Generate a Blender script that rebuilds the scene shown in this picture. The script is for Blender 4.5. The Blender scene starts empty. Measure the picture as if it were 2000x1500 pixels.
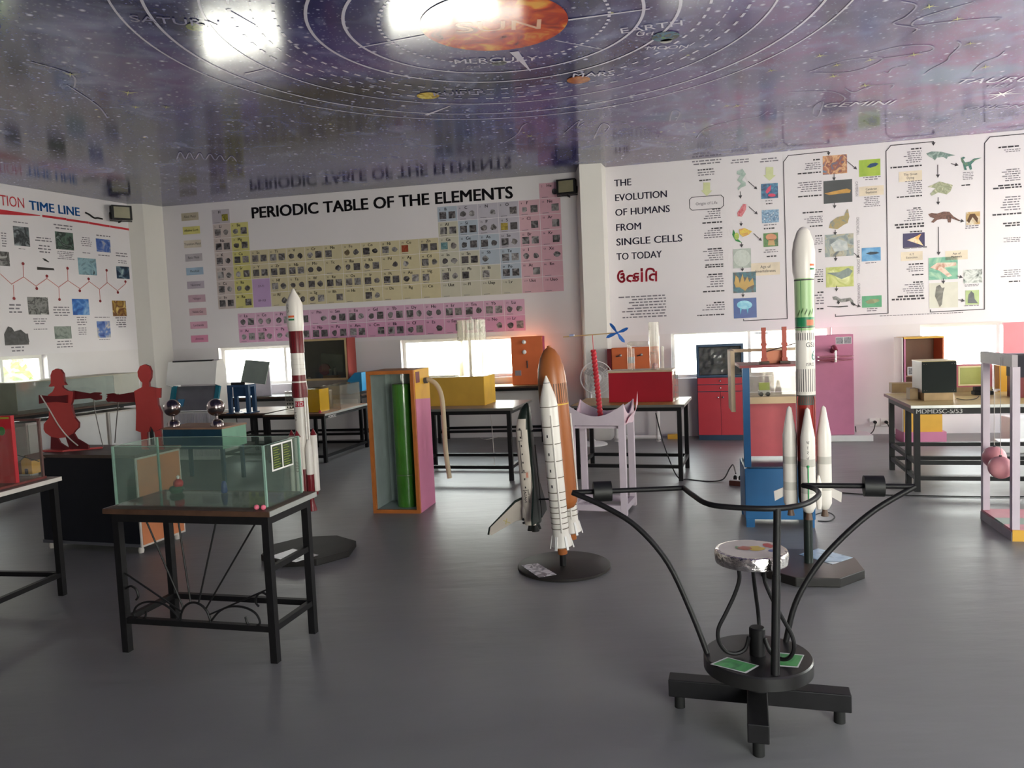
import bpy, math, random
from mathutils import Vector, Matrix
random.seed(7)
SC = bpy.context.scene
COL = SC.collection
R_ = math.radians

# ---------------------------------------------------------------- camera, world, daylight, exposure
F_PX = 1520.0
EYE = 1.55
PITCH = math.atan(108.5 / F_PX)
ROLL = math.atan(0.0439)
cp, sp, ct, st = math.cos(PITCH), math.sin(PITCH), math.cos(ROLL), math.sin(ROLL)
RT = Vector((ct, -st * sp, -st * cp))
UP = Vector((st, ct * sp, ct * cp))
FW = Vector((0, cp, -sp))
cam_d = bpy.data.cameras.new('camera')
cam_d.sensor_width = 36.0
cam_d.lens = 36.0 * F_PX / 2000.0
cam_d.clip_end = 200
cam = bpy.data.objects.new('camera', cam_d)
COL.objects.link(cam)
mw = Matrix.Identity(4)
for i in range(3):
    mw[i][0], mw[i][1], mw[i][2] = RT[i], UP[i], -FW[i]
mw[0][3], mw[1][3], mw[2][3] = 0, 0, EYE
cam.matrix_world = mw
SC.camera = cam

SC.view_settings.view_transform = 'Standard'
SC.view_settings.look = 'None'
SC.view_settings.gamma = 1.0
SC.view_settings.use_curve_mapping = False
SC.view_settings.exposure = 2.3
SC.cycles.use_denoising = True
SC.cycles.max_bounces = 10
SC.cycles.diffuse_bounces = 6
SC.cycles.glossy_bounces = 5
SC.cycles.transparent_max_bounces = 24
SC.cycles.sample_clamp_indirect = 6.0
SC.cycles.caustics_reflective = False
SC.cycles.caustics_refractive = False

world = bpy.data.worlds.new('world')
SC.world = world
world.use_nodes = True
wn = world.node_tree.nodes
wl = world.node_tree.links
bg = wn['Background']
tc = wn.new('ShaderNodeTexCoord')
sx = wn.new('ShaderNodeSeparateXYZ')
cr = wn.new('ShaderNodeValToRGB')
wl.new(tc.outputs['Generated'], sx.inputs[0])
wl.new(sx.outputs['Z'], cr.inputs[0])
wl.new(cr.outputs[0], bg.inputs[0])
cr.color_ramp.elements[0].position = 0.0
cr.color_ramp.elements[0].color = (1.0, 0.96, 0.90, 1)
cr.color_ramp.elements[1].position = 0.5
cr.color_ramp.elements[1].color = (0.84, 0.91, 1.0, 1)
bg.inputs[1].default_value = 5.0


def portal(name, loc, facing, sx_, sy_):
    """tells the renderer that daylight comes in through this window opening"""
    d = bpy.data.lights.new(name, 'AREA')
    d.shape = 'RECTANGLE'
    d.size, d.size_y = sx_, sy_
    d.cycles.is_portal = True
    o = bpy.data.objects.new(name, d)
    COL.objects.link(o)
    o.location = loc
    o.rotation_euler = Vector(facing).to_track_quat('-Z', 'Z').to_euler()
    return o


# ---------------------------------------------------------------- measuring helpers (pixel of the photograph -> point of the room)
def ray(x, y):
    return RT * ((x - 1000) / F_PX) + UP * ((750 - y) / F_PX) + FW


def P(x, y, z=0.0):
    d = ray(x, y)
    t = (z - EYE) / d.z
    return Vector((d.x * t, d.y * t, z))


def onplane(x, y, org, rz):
    """hit of the sight line with the upright plane through org that runs along rz -> (u, z)"""
    d = ray(x, y)
    ux, uy = math.cos(rz), math.sin(rz)
    nx, ny = -uy, ux
    t = (org[0] * nx + org[1] * ny) / (d.x * nx + d.y * ny)
    px, py = d.x * t, d.y * t
    return ((px - org[0]) * ux + (py - org[1]) * uy, EYE + d.z * t)


# ---------------------------------------------------------------- materials
def lin(h):
    h = h.lstrip('#')
    o = []
    for i in (0, 2, 4):
        c = int(h[i:i + 2], 16) / 255
        o.append(c / 12.92 if c <= 0.04045 else ((c + 0.055) / 1.055) ** 2.4)
    return tuple(o) + (1.0,)


MATS = {}


def mat(key, hexc, rough=0.5, metal=0.0, var=0.10, scale=6.0, bump=0.0, spec=0.36, coat=0.0, emit=0.0):
    if key in MATS:
        return MATS[key]
    m = bpy.data.materials.new(key)
    m.use_nodes = True
    nt = m.node_tree
    b = nt.nodes['Principled BSDF']
    b.inputs['Roughness'].default_value = rough
    b.inputs['Metallic'].default_value = metal
    b.inputs['Specular IOR Level'].default_value = spec
    b.inputs['Coat Weight'].default_value = coat
    c = lin(hexc)
    t = nt.nodes.new('ShaderNodeTexCoord')
    n = nt.nodes.new('ShaderNodeTexNoise')
    n.inputs['Scale'].default_value = scale
    n.inputs['Detail'].default_value = 4
    r = nt.nodes.new('ShaderNodeValToRGB')
    r.color_ramp.elements[0].position = 0.3
    r.color_ramp.elements[1].position = 0.7
    r.color_ramp.elements[0].color = tuple(x * (1 - var) for x in c[:3]) + (1,)
    r.color_ramp.elements[1].color = tuple(min(1, x * (1 + var)) for x in c[:3]) + (1,)
    nt.links.new(t.outputs['Object'], n.inputs['Vector'])
    nt.links.new(n.outputs['Fac'], r.inputs[0])
    nt.links.new(r.outputs[0], b.inputs['Base Color'])
    if bump:
        bp = nt.nodes.new('ShaderNodeBump')
        bp.inputs['Strength'].default_value = bump
        bp.inputs['Distance'].default_value = 0.01
        nt.links.new(n.outputs['Fac'], bp.inputs['Height'])
        nt.links.new(bp.outputs[0], b.inputs['Normal'])
    if emit:
        nt.links.new(r.outputs[0], b.inputs['Emission Color'])
        b.inputs['Emission Strength'].default_value = emit
    MATS[key] = m
    return m


def glass(key, tint, base=0.06, rough=0.03, haze=0.0, hz='#cfd8d0'):
    """a thin clear pane: see-through with a Fresnel sheen, and a little dust on it"""
    if key in MATS:
        return MATS[key]
    m = bpy.data.materials.new(key)
    m.use_nodes = True
    nt = m.node_tree
    nt.nodes.remove(nt.nodes['Principled BSDF'])
    out = nt.nodes['Material Output']
    tr = nt.nodes.new('ShaderNodeBsdfTransparent')
    tr.inputs[0].default_value = lin(tint)
    gl = nt.nodes.new('ShaderNodeBsdfGlossy')
    gl.inputs['Roughness'].default_value = rough
    lw = nt.nodes.new('ShaderNodeLayerWeight')
    pw = nt.nodes.new('ShaderNodeMath')
    pw.operation = 'POWER'
    pw.inputs[1].default_value = 5.0
    fr = nt.nodes.new('ShaderNodeMath')
    fr.operation = 'MULTIPLY_ADD'
    fr.inputs[1].default_value = 0.90
    fr.inputs[2].default_value = 0.04
    nt.links.new(lw.outputs['Facing'], pw.inputs[0])
    nt.links.new(pw.outputs[0], fr.inputs[0])
    mx = nt.nodes.new('ShaderNodeMixShader')
    nt.links.new(fr.outputs[0], mx.inputs[0])
    nt.links.new(tr.outputs[0], mx.inputs[1])
    nt.links.new(gl.outputs[0], mx.inputs[2])
    last = mx
    if haze:
        df = nt.nodes.new('ShaderNodeBsdfDiffuse')
        df.inputs[0].default_value = lin(hz)
        t = nt.nodes.new('ShaderNodeTexCoord')
        n = nt.nodes.new('ShaderNodeTexNoise')
        n.inputs['Scale'].default_value = 5
        n.inputs['Detail'].default_value = 6
        ma = nt.nodes.new('ShaderNodeMath')
        ma.operation = 'MULTIPLY'
        ma.inputs[1].default_value = haze * 2
        nt.links.new(t.outputs['Object'], n.inputs['Vector'])
        nt.links.new(n.outputs['Fac'], ma.inputs[0])
        m2 = nt.nodes.new('ShaderNodeMixShader')
        nt.links.new(ma.outputs[0], m2.inputs[0])
        nt.links.new(mx.outputs[0], m2.inputs[1])
        nt.links.new(df.outputs[0], m2.inputs[2])
        last = m2
    nt.links.new(last.outputs[0], out.inputs[0])
    MATS[key] = m
    return m


def pic(cols, scale=9.0, seed=0.0, rough=0.35):
    """a small printed photograph: soft patches of the given colours"""
    key = 'print_' + '_'.join(c.strip('#') for c in cols) + '_%.1f_%.1f' % (scale, seed)
    if key in MATS:
        return MATS[key]
    m = bpy.data.materials.new(key)
    m.use_nodes = True
    nt = m.node_tree
    b = nt.nodes['Principled BSDF']
    b.inputs['Roughness'].default_value = rough
    t = nt.nodes.new('ShaderNodeTexCoord')
    mp = nt.nodes.new('ShaderNodeMapping')
    mp.inputs['Location'].default_value = (seed * 3.1, seed * 1.7, seed * 2.3)
    n = nt.nodes.new('ShaderNodeTexNoise')
    n.inputs['Scale'].default_value = scale
    n.inputs['Detail'].default_value = 3
    n.inputs['Distortion'].default_value = 1.2
    r = nt.nodes.new('ShaderNodeValToRGB')
    k = len(cols)
    while len(r.color_ramp.elements) < k:
        r.color_ramp.elements.new(0.5)
    for i, c in enumerate(cols):
        r.color_ramp.elements[i].position = 0.30 + 0.40 * i / max(1, k - 1)
        r.color_ramp.elements[i].color = lin(c)
    nt.links.new(t.outputs['Object'], mp.inputs[0])
    nt.links.new(mp.outputs[0], n.inputs['Vector'])
    nt.links.new(n.outputs['Fac'], r.inputs[0])
    nt.links.new(r.outputs[0], b.inputs['Base Color'])
    MATS[key] = m
    return m


# ---------------------------------------------------------------- lettering: one mesh per glyph, laid out by hand
CHARS = sorted(set("ABCDEFGHIJKLMNOPQRSTUVWXYZabcdefghijklmnopqrstuvwxyz0123456789-./&()*,+"
                   + "\u0a89\u0aa4\u0a95\u0abe\u0abf\u0a82\u092d\u093e\u0930\u0924"))
GLYPH = {}


def load_glyphs():
    jobs = []
    def mk(body, off):
        c = bpy.data.curves.new('t', 'FONT')
        c.body = body
        c.offset = off
        c.resolution_u = 3
        o = bpy.data.objects.new('t', c)
        COL.objects.link(o)
        return o
    for off in (0.0,):
        for ch in CHARS:
            jobs.append((ch, off, mk(ch, off), mk('l' + ch + 'l', 0.0)))
    ll = mk('ll', 0.0)
    bpy.context.view_layer.update()
    dg = bpy.context.evaluated_depsgraph_get()
    def mesh(o):
        me = bpy.data.meshes.new_from_object(o.evaluated_get(dg))
        vs = [(v.co.x, v.co.y) for v in me.vertices]
        fs = [tuple(p.vertices) for p in me.polygons]
        bpy.data.meshes.remove(me)
        return vs, fs
    lw = max(v[0] for v in mesh(ll)[0])
    for ch, off, a, b in jobs:
        vs, fs = mesh(a)
        adv = max(v[0] for v in mesh(b)[0]) - lw
        GLYPH[ch] = (vs, fs, adv)
    for ch, off, a, b in jobs:
        for o in (a, b):
            c = o.data
            bpy.data.objects.remove(o)
            bpy.data.curves.remove(c)
    c = ll.data
    bpy.data.objects.remove(ll)
    bpy.data.curves.remove(c)


load_glyphs()
CAP = max(v[1] for v in GLYPH['H'][0])


# ---------------------------------------------------------------- mesh builder
class B:
    def __init__(s):
        s.v, s.f, s.mi, s.sm, s.mats = [], [], [], [], []

    def m(s, mt):
        if mt not in s.mats:
            s.mats.append(mt)
        return s.mats.index(mt)

    def add(s, vs, fs, mt, smooth=False):
        o = len(s.v)
        s.v += [tuple(v) for v in vs]
        k = s.m(mt)
        for f in fs:
            s.f.append(tuple(i + o for i in f))
            s.mi.append(k)
            s.sm.append(smooth)
        return s

    def box(s, x0, y0, z0, x1, y1, z1, mt):
        vs = [(x, y, z) for z in (z0, z1) for y in (y0, y1) for x in (x0, x1)]
        return s.add(vs, [(0, 2, 3, 1), (4, 5, 7, 6), (0, 1, 5, 4), (2, 6, 7, 3), (0, 4, 6, 2), (1, 3, 7, 5)], mt)

    def obox(s, c, size, mt, rot=None):
        rot = rot or Matrix.Identity(3)
        c = Vector(c)
        vs = [c + rot @ Vector((size[0] * a / 2, size[1] * b / 2, size[2] * d / 2)) for d in (-1, 1) for b in (-1, 1) for a in (-1, 1)]
        return s.add(vs, [(0, 2, 3, 1), (4, 5, 7, 6), (0, 1, 5, 4), (2, 6, 7, 3), (0, 4, 6, 2), (1, 3, 7, 5)], mt)

    def bar(s, p, q, w, h, mt):
        p, q = Vector(p), Vector(q)
        d = q - p
        rot = d.to_track_quat('X', 'Z').to_matrix()
        return s.obox((p + q) / 2, (d.length, w, h), mt, rot)

    def tube(s, pts, r, mt, n=10, closed=False, rs=None):
        pts = [Vector(p) for p in pts]
        k = len(pts)
        vs, fs = [], []
        prev = None
        for i, p in enumerate(pts):
            if closed:
                d = pts[(i + 1) % k] - pts[i - 1]
            else:
                d = pts[min(i + 1, k - 1)] - pts[max(i - 1, 0)]
            d.normalize()
            if prev is None:
                a = d.orthogonal().normalized()
            else:
                a = prev - d * prev.dot(d)
                a = a.normalized() if a.length > 1e-6 else d.orthogonal().normalized()
            prev = a
            b = d.cross(a)
            rr = rs[i] if rs else r
            for j in range(n):
                t = 2 * math.pi * j / n
                vs.append(p + a * (rr * math.cos(t)) + b * (rr * math.sin(t)))
        for i in range(k if closed else k - 1):
            for j in range(n):
                i2 = (i + 1) % k
                fs.append((i * n + j, i * n + (j + 1) % n, i2 * n + (j + 1) % n, i2 * n + j))
        s.add(vs, fs, mt, True)
        if not closed:
            o = len(s.v) - len(vs)
            s.f += [tuple(o + j for j in range(n))[::-1], tuple(o + (k - 1) * n + j for j in range(n))]
            s.mi += [s.m(mt)] * 2
            s.sm += [False] * 2
        return s

    def lathe(s, prof, mt, n=32, c=(0, 0, 0), caps=True):
        """prof: (radius, z[, material of the ring above])"""
        c = Vector(c)
        o = len(s.v)
        for pr in prof:
            for j in range(n):
                t = 2 * math.pi * j / n
                s.v.append((c.x + pr[0] * math.cos(t), c.y + pr[0] * math.sin(t), c.z + pr[1]))
        for i in range(len(prof) - 1):
            mm = prof[i][2] if len(prof[i]) > 2 else mt
            k = s.m(mm)
            for j in range(n):
                s.f.append((o + i * n + j, o + i * n + (j + 1) % n, o + (i + 1) * n + (j + 1) % n, o + (i + 1) * n + j))
                s.mi.append(k)
                s.sm.append(True)
        if caps:
            for i, rev in ((0, True), (len(prof) - 1, False)):
                if prof[i][0] > 1e-5:
                    ring = [o + i * n + j for j in range(n)]
                    s.f.append(tuple(ring[::-1] if rev else ring))
                    s.mi.append(s.m(mt))
                    s.sm.append(False)
        return s

    def ball(s, c, r, mt, n=20, sq=(1, 1, 1)):
        vs, fs = [], []
        m_ = n // 2
        for i in range(m_ + 1):
            a = math.pi * i / m_
            for j in range(n):
                t = 2 * math.pi * j / n
                vs.append((c[0] + sq[0] * r * math.sin(a) * math.cos(t), c[1] + sq[1] * r * math.sin(a) * math.sin(t), c[2] - sq[2] * r * math.cos(a)))
        for i in range(m_):
            for j in range(n):
                fs.append((i * n + j, i * n + (j + 1) % n, (i + 1) * n + (j + 1) % n, (i + 1) * n + j))
        return s.add(vs, fs, mt, True)

    def prism(s, poly, y0, y1, mt, side=None, xf=None):
        """outline in (x, z) given thickness from y0 to y1"""
        xf = xf or (lambda x, y, z: (x, y, z))
        k = len(poly)
        ar = sum(poly[i][0] * poly[(i + 1) % k][1] - poly[(i + 1) % k][0] * poly[i][1] for i in range(k))
        if ar < 0:
            poly = poly[::-1]
        vs = [xf(x, y0, z) for x, z in poly] + [xf(x, y1, z) for x, z in poly]
        s.add(vs, [tuple(range(k)), tuple(range(k, 2 * k))[::-1]], mt)
        o = len(s.v) - 2 * k
        kk = s.m(side or mt)
        for i in range(k):
            j = (i + 1) % k
            s.f.append((o + j, o + i, o + i + k, o + j + k))
            s.mi.append(kk)
            s.sm.append(False)
        return s

    def quad(s, a, b, c, d, mt):
        return s.add([a, b, c, d], [(0, 1, 2, 3)], mt)

    def flat(s, poly, y, mt):
        k = len(poly)
        ar = sum(poly[i][0] * poly[(i + 1) % k][1] - poly[(i + 1) % k][0] * poly[i][1] for i in range(k))
        if ar < 0:
            poly = poly[::-1]
        return s.add([(x, y, z) for x, z in poly], [tuple(range(k))], mt)

    def rect(s, u0, z0, u1, z1, y, mt):
        return s.flat([(u0, z0), (u1, z0), (u1, z1), (u0, z1)], y, mt)

    def line(s, pts, w, y, mt):
        for a, b in zip(pts[:-1], pts[1:]):
            dx, dz = b[0] - a[0], b[1] - a[1]
            L = math.hypot(dx, dz) or 1e-6
            nx, nz = -dz / L * w / 2, dx / L * w / 2
            ex, ez = dx / L * w / 2, dz / L * w / 2
            s.flat([(a[0] + nx - ex, a[1] + nz - ez), (a[0] - nx - ex, a[1] - nz - ez), (b[0] - nx + ex, b[1] - nz + ez), (b[0] + nx + ex, b[1] + nz + ez)], y, mt)
        return s

    def arrow(s, a, b, w, y, mt, head=4.0):
        dx, dz = b[0] - a[0], b[1] - a[1]
        L = math.hypot(dx, dz) or 1e-6
        ux, uz = dx / L, dz / L
        hl, hw = head * w, head * w * 0.55
        c = (b[0] - ux * hl, b[1] - uz * hl)
        s.line([a, c], w, y, mt)
        return s.flat([(c[0] - uz * hw, c[1] + ux * hw), (c[0] + uz * hw, c[1] - ux * hw), b], y, mt)

    def text(s, st_, u, z, h, mt, y=-0.004, width=None, align='l', bold=False, xf=None, sx=1.0, track=0.0):
        k = h / CAP
        x, items = 0.0, []
        for ch in st_:
            if ch == ' ':
                x += 0.30
                continue
            vs, fs, adv = GLYPH[ch]
            items.append((x, vs, fs))
            x += adv + track
        tot = max(x, 1e-6)
        kx = (width / tot) if width else k * sx
        off = {'l': 0, 'c': -tot * kx / 2, 'r': -tot * kx}[align]
        xf = xf or (lambda a, b_: (a, y, b_))
        for x0, vs, fs in items:
            for dx, dz in (((-0.03, -0.014), (-0.03, 0.014), (0.03, -0.014), (0.03, 0.014), (0, 0)) if bold == 2 else ((-0.02, 0), (0.0, 0), (0.02, 0)) if bold else ((0.0, 0),)):
                s.add([xf(u + off + (x0 + a + dx) * kx, z + (b_ + dz) * k) for a, b_ in vs], fs, mt)
        return s

    def scrib(s, u, z, w, h, n, mt, align='c', y=-0.004, fill=0.5):
        """n lines of tiny print, too small to read: rows of short word strokes"""
        step = h / n
        for i in range(n):
            lw = w * random.uniform(0.68, 1.0)
            x = u + {'l': 0, 'c': (w - lw) / 2, 'r': w - lw}[align]
            end = x + lw
            zz = z - i * step
            while x < end - step * 0.4:
                ww = min(random.uniform(0.6, 2.2) * step, end - x)
                s.rect(x, zz - step * fill, x + ww, zz, y, mt)
                x += ww + step * 0.38
        return s

    def build(s, name, parent=None, loc=None, rz=None, bevel=0.0, segs=2, rot=None):
        me = bpy.data.meshes.new(name)
        me.from_pydata(s.v, [], s.f)
        for mt in s.mats:
            me.materials.append(mt)
        me.polygons.foreach_set('material_index', s.mi)
        me.polygons.foreach_set('use_smooth', s.sm)
        me.update()
        if any(s.sm):
            me.set_sharp_from_angle(angle=R_(38))
        o = bpy.data.objects.new(name, me)
        COL.objects.link(o)
        if parent:
            o.parent = parent
        if loc is not None:
            o.location = loc
        if rz is not None:
            o.rotation_euler = (0, 0, rz)
        if rot is not None:
            o.rotation_euler = rot
        if bevel:
            b = o.modifiers.new('edge', 'BEVEL')
            b.width = bevel
            b.segments = segs
            b.limit_method = 'ANGLE'
            b.angle_limit = R_(40)
        return o


def tag(o, label, cat, group=None):
    o['label'] = label
    o['category'] = cat
    if group:
        o['group'] = group
    return o


def thing(name, label, cat, loc=(0, 0, 0), rz=0.0, group=None):
    o = bpy.data.objects.new(name, None)
    o.empty_display_size = 0.1
    COL.objects.link(o)
    o.location = loc
    o.rotation_euler = (0, 0, rz)
    return tag(o, label, cat, group)


def struct(o):
    o['kind'] = 'structure'
    return o


def smooth_path(pts, n=6, closed=False):
    pts = [Vector(p) for p in pts]
    out = []
    k = len(pts)
    for i in range(k if closed else k - 1):
        p0 = pts[i - 1] if (i > 0 or closed) else pts[0]
        p1 = pts[i]
        p2 = pts[(i + 1) % k]
        p3 = pts[(i + 2) % k] if (closed or i + 2 < k) else pts[-1]
        for j in range(n):
            t = j / n
            out.append(0.5 * ((2 * p1) + (p2 - p0) * t + (2 * p0 - 5 * p1 + 4 * p2 - p3) * t * t + (3 * p1 - p0 - 3 * p2 + p3) * t ** 3))
    if not closed:
        out.append(pts[-1])
    return out
# ---------------------------------------------------------------- the room
HC = 3.65
m_wall = mat('painted_wall', 'dcd7d8', 0.75, var=0.03, scale=1.5)
m_trimw = mat('white_frame', 'e6e3dc', 0.45, var=0.03)
m_pane = glass('window_glass', 'f4f6f2')


class Wall:
    def __init__(s, name, a, b, openings=(), thick=0.22):
        s.a, s.b = Vector((a[0], a[1], 0)), Vector((b[0], b[1], 0))
        s.L = (s.b - s.a).length
        s.rz = math.atan2(b[1] - a[1], b[0] - a[0])
        us = sorted({0, s.L} | {o[0] for o in openings} | {o[1] for o in openings})
        zs = sorted({0, HC} | {o[2] for o in openings} | {o[3] for o in openings})
        bb = B()
        for i in range(len(us) - 1):
            for j in range(len(zs) - 1):
                cu, cz = (us[i] + us[i + 1]) / 2, (zs[j] + zs[j + 1]) / 2
                if any(o[0] < cu < o[1] and o[2] < cz < o[3] for o in openings):
                    continue
                bb.rect(us[i], zs[j], us[i + 1], zs[j + 1], 0.0, m_wall)
                bb.add([(us[i], thick, zs[j]), (us[i + 1], thick, zs[j]), (us[i + 1], thick, zs[j + 1]), (us[i], thick, zs[j + 1])], [(3, 2, 1, 0)], m_wall)
        for u0, u1, z0, z1 in openings:
            for p, q in (((u0, z0), (u1, z0)), ((u1, z0), (u1, z1)), ((u1, z1), (u0, z1)), ((u0, z1), (u0, z0))):
                bb.quad((p[0], 0, p[1]), (q[0], 0, q[1]), (q[0], thick, q[1]), (p[0], thick, p[1]), m_wall)
        s.o = struct(bb.build(name, None, s.a, s.rz))

    def uv(s, x, y):
        return onplane(x, y, s.a, s.rz)


def window(n, w, u0, u1, z0, z1, bars, inset=0.10):
    bb = B()
    t = 0.045
    for (a, b, c, d) in ((u0, u1, z0, z0 + t), (u0, u1, z1 - t, z1), (u0, u0 + t, z0 + t, z1 - t), (u1 - t, u1, z0 + t, z1 - t)):
        bb.box(a, inset, c, b, inset + 0.05, d, m_trimw)
    for k in bars:
        uu = u0 + (u1 - u0) * k
        bb.box(uu - 0.02, inset, z0 + t, uu + 0.02, inset + 0.05, z1 - t, m_trimw)
    f = struct(bb.build('window_%d' % n, None, w.a, w.rz))
    B().box(u0 + t, inset + 0.02, z0 + t, u1 - t, inset + 0.026, z1 - t, m_pane).build('window_pane', f)
    c = w.a + Vector((math.cos(w.rz), math.sin(w.rz), 0)) * ((u0 + u1) / 2)
    nrm = Vector((-math.sin(w.rz), math.cos(w.rz), 0))
    pos = c + nrm * 0.2
    pos.z = (z0 + z1) / 2
    portal('daylight_window_%d' % n, pos, -nrm, u1 - u0, z1 - z0)


def wr(a, b, tl, br):
    """opening of a wall a->b that covers the given corners in the photograph"""
    rz = math.atan2(b[1] - a[1], b[0] - a[0])
    u0, z1 = onplane(tl[0], tl[1], a, rz)
    u1, z0 = onplane(br[0], br[1], a, rz)
    return (u0, u1, z0, z1)


LA, LB = (-10.9, -1.8), (-5.617, 11.765)
BA, BB = (-5.9, 12.275), (1.3, 10.789)
RA, RB = (1.0, 10.712), (8.6, 8.929)
SA, SB = (8.6, 8.929), (5.99, -2.2)
EA, EB = (5.99, -2.2), (-10.9, -1.8)

o1 = wr(LA, LB, (-60, 700), (100, 790))
o2 = wr(BA, BB, (426, 676), (594, 748))
o3 = wr(BA, BB, (782, 669), (1052, 735))
o4 = wr(RA, RB, (1310, 648), (1626, 731))
o5 = wr(RA, RB, (1797, 634), (2120, 716))
z0b, z1b = (o2[2] + o3[2]) / 2, (o2[3] + o3[3]) / 2
o2 = (o2[0], o2[1], z0b, z1b)
o3 = (o3[0], o3[1], z0b, z1b)
o5 = (o5[0], o5[1], o5[2], o5[3])
wall_left = Wall('wall_left', LA, LB, [o1])
wall_back = Wall('wall_back', BA, BB, [o2, o3])
wall_far = Wall('wall_back_right', RA, RB, [o4, o5])
side_open = [(0.5, 3.4, 0.95, 2.5), (4.2, 7.1, 0.95, 2.5)]
wall_side = Wall('wall_right', SA, SB, side_open)
rear_fill = [(1.4, 5.0, 0.05, 2.6)]  # unseen opening behind the camera, added and sized for front fill light
wall_rear = Wall('wall_rear', EA, EB, rear_fill)
window(1, wall_left, *o1, (0.45,))
window(2, wall_back, *o2, (0.76,))
window(3, wall_back, *o3, (0.5,))
window(4, wall_far, *o4, (0.5,))
window(5, wall_far, *o5, (0.5,))
for i, o in enumerate(side_open):
    window(6 + i, wall_side, *o, (0.33, 0.67))
for i, o in enumerate(rear_fill):
    window(8 + i, wall_rear, *o, (0.33, 0.67))



def pillar(name, pts):
    k = len(pts)
    bb = B()
    vs = [(x, y, 0) for x, y in pts] + [(x, y, HC) for x, y in pts]
    bb.add(vs, [(i, (i + 1) % k, (i + 1) % k + k, i + k) for i in range(k)], mat('painted_pillar', 'd6d2cd', 0.7, var=0.03, scale=1.5))
    return struct(bb.build(name))


pillar('trim_1', [(-5.617, 11.765), (-5.407, 11.823), (-5.244, 12.150), (-5.3, 12.4), (-5.7, 12.4)])
pillar('trim_2', [(1.002, 10.356), (1.290, 10.345), (1.384, 10.64), (1.384, 10.9), (1.0, 10.9)])


def floor_mat():
    m = mat('grey_vinyl_floor', '7b7a79', 0.40, var=0.06, scale=1.1, spec=0.38)
    nt = m.node_tree
    b = nt.nodes['Principled BSDF']
    t = nt.nodes.new('ShaderNodeTexCoord')
    mp = nt.nodes.new('ShaderNodeMapping')
    mp.inputs['Scale'].default_value = (1.0, 3.0, 1.0)
    n = nt.nodes.new('ShaderNodeTexNoise')
    n.inputs['Scale'].default_value = 2.2
    n.inputs['Detail'].default_value = 3
    bp = nt.nodes.new('ShaderNodeBump')
    bp.inputs['Strength'].default_value = 0.25
    bp.inputs['Distance'].default_value = 0.02
    n2 = nt.nodes.new('ShaderNodeTexNoise')
    n2.inputs['Scale'].default_value = 160
    b2 = nt.nodes.new('ShaderNodeBump')
    b2.inputs['Strength'].default_value = 0.12
    b2.inputs['Distance'].default_value = 0.002
    nt.links.new(t.outputs['Object'], mp.inputs[0])
    nt.links.new(mp.outputs[0], n.inputs['Vector'])
    nt.links.new(t.outputs['Object'], n2.inputs['Vector'])
    nt.links.new(n.outputs['Fac'], bp.inputs['Height'])
    nt.links.new(n2.outputs['Fac'], b2.inputs['Height'])
    nt.links.new(bp.outputs[0], b2.inputs['Normal'])
    nt.links.new(b2.outputs[0], b.inputs['Normal'])
    return m


struct(B().box(-11.3, -2.6, -0.12, 9.0, 12.8, 0.0, floor_mat()).build('floor'))


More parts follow.
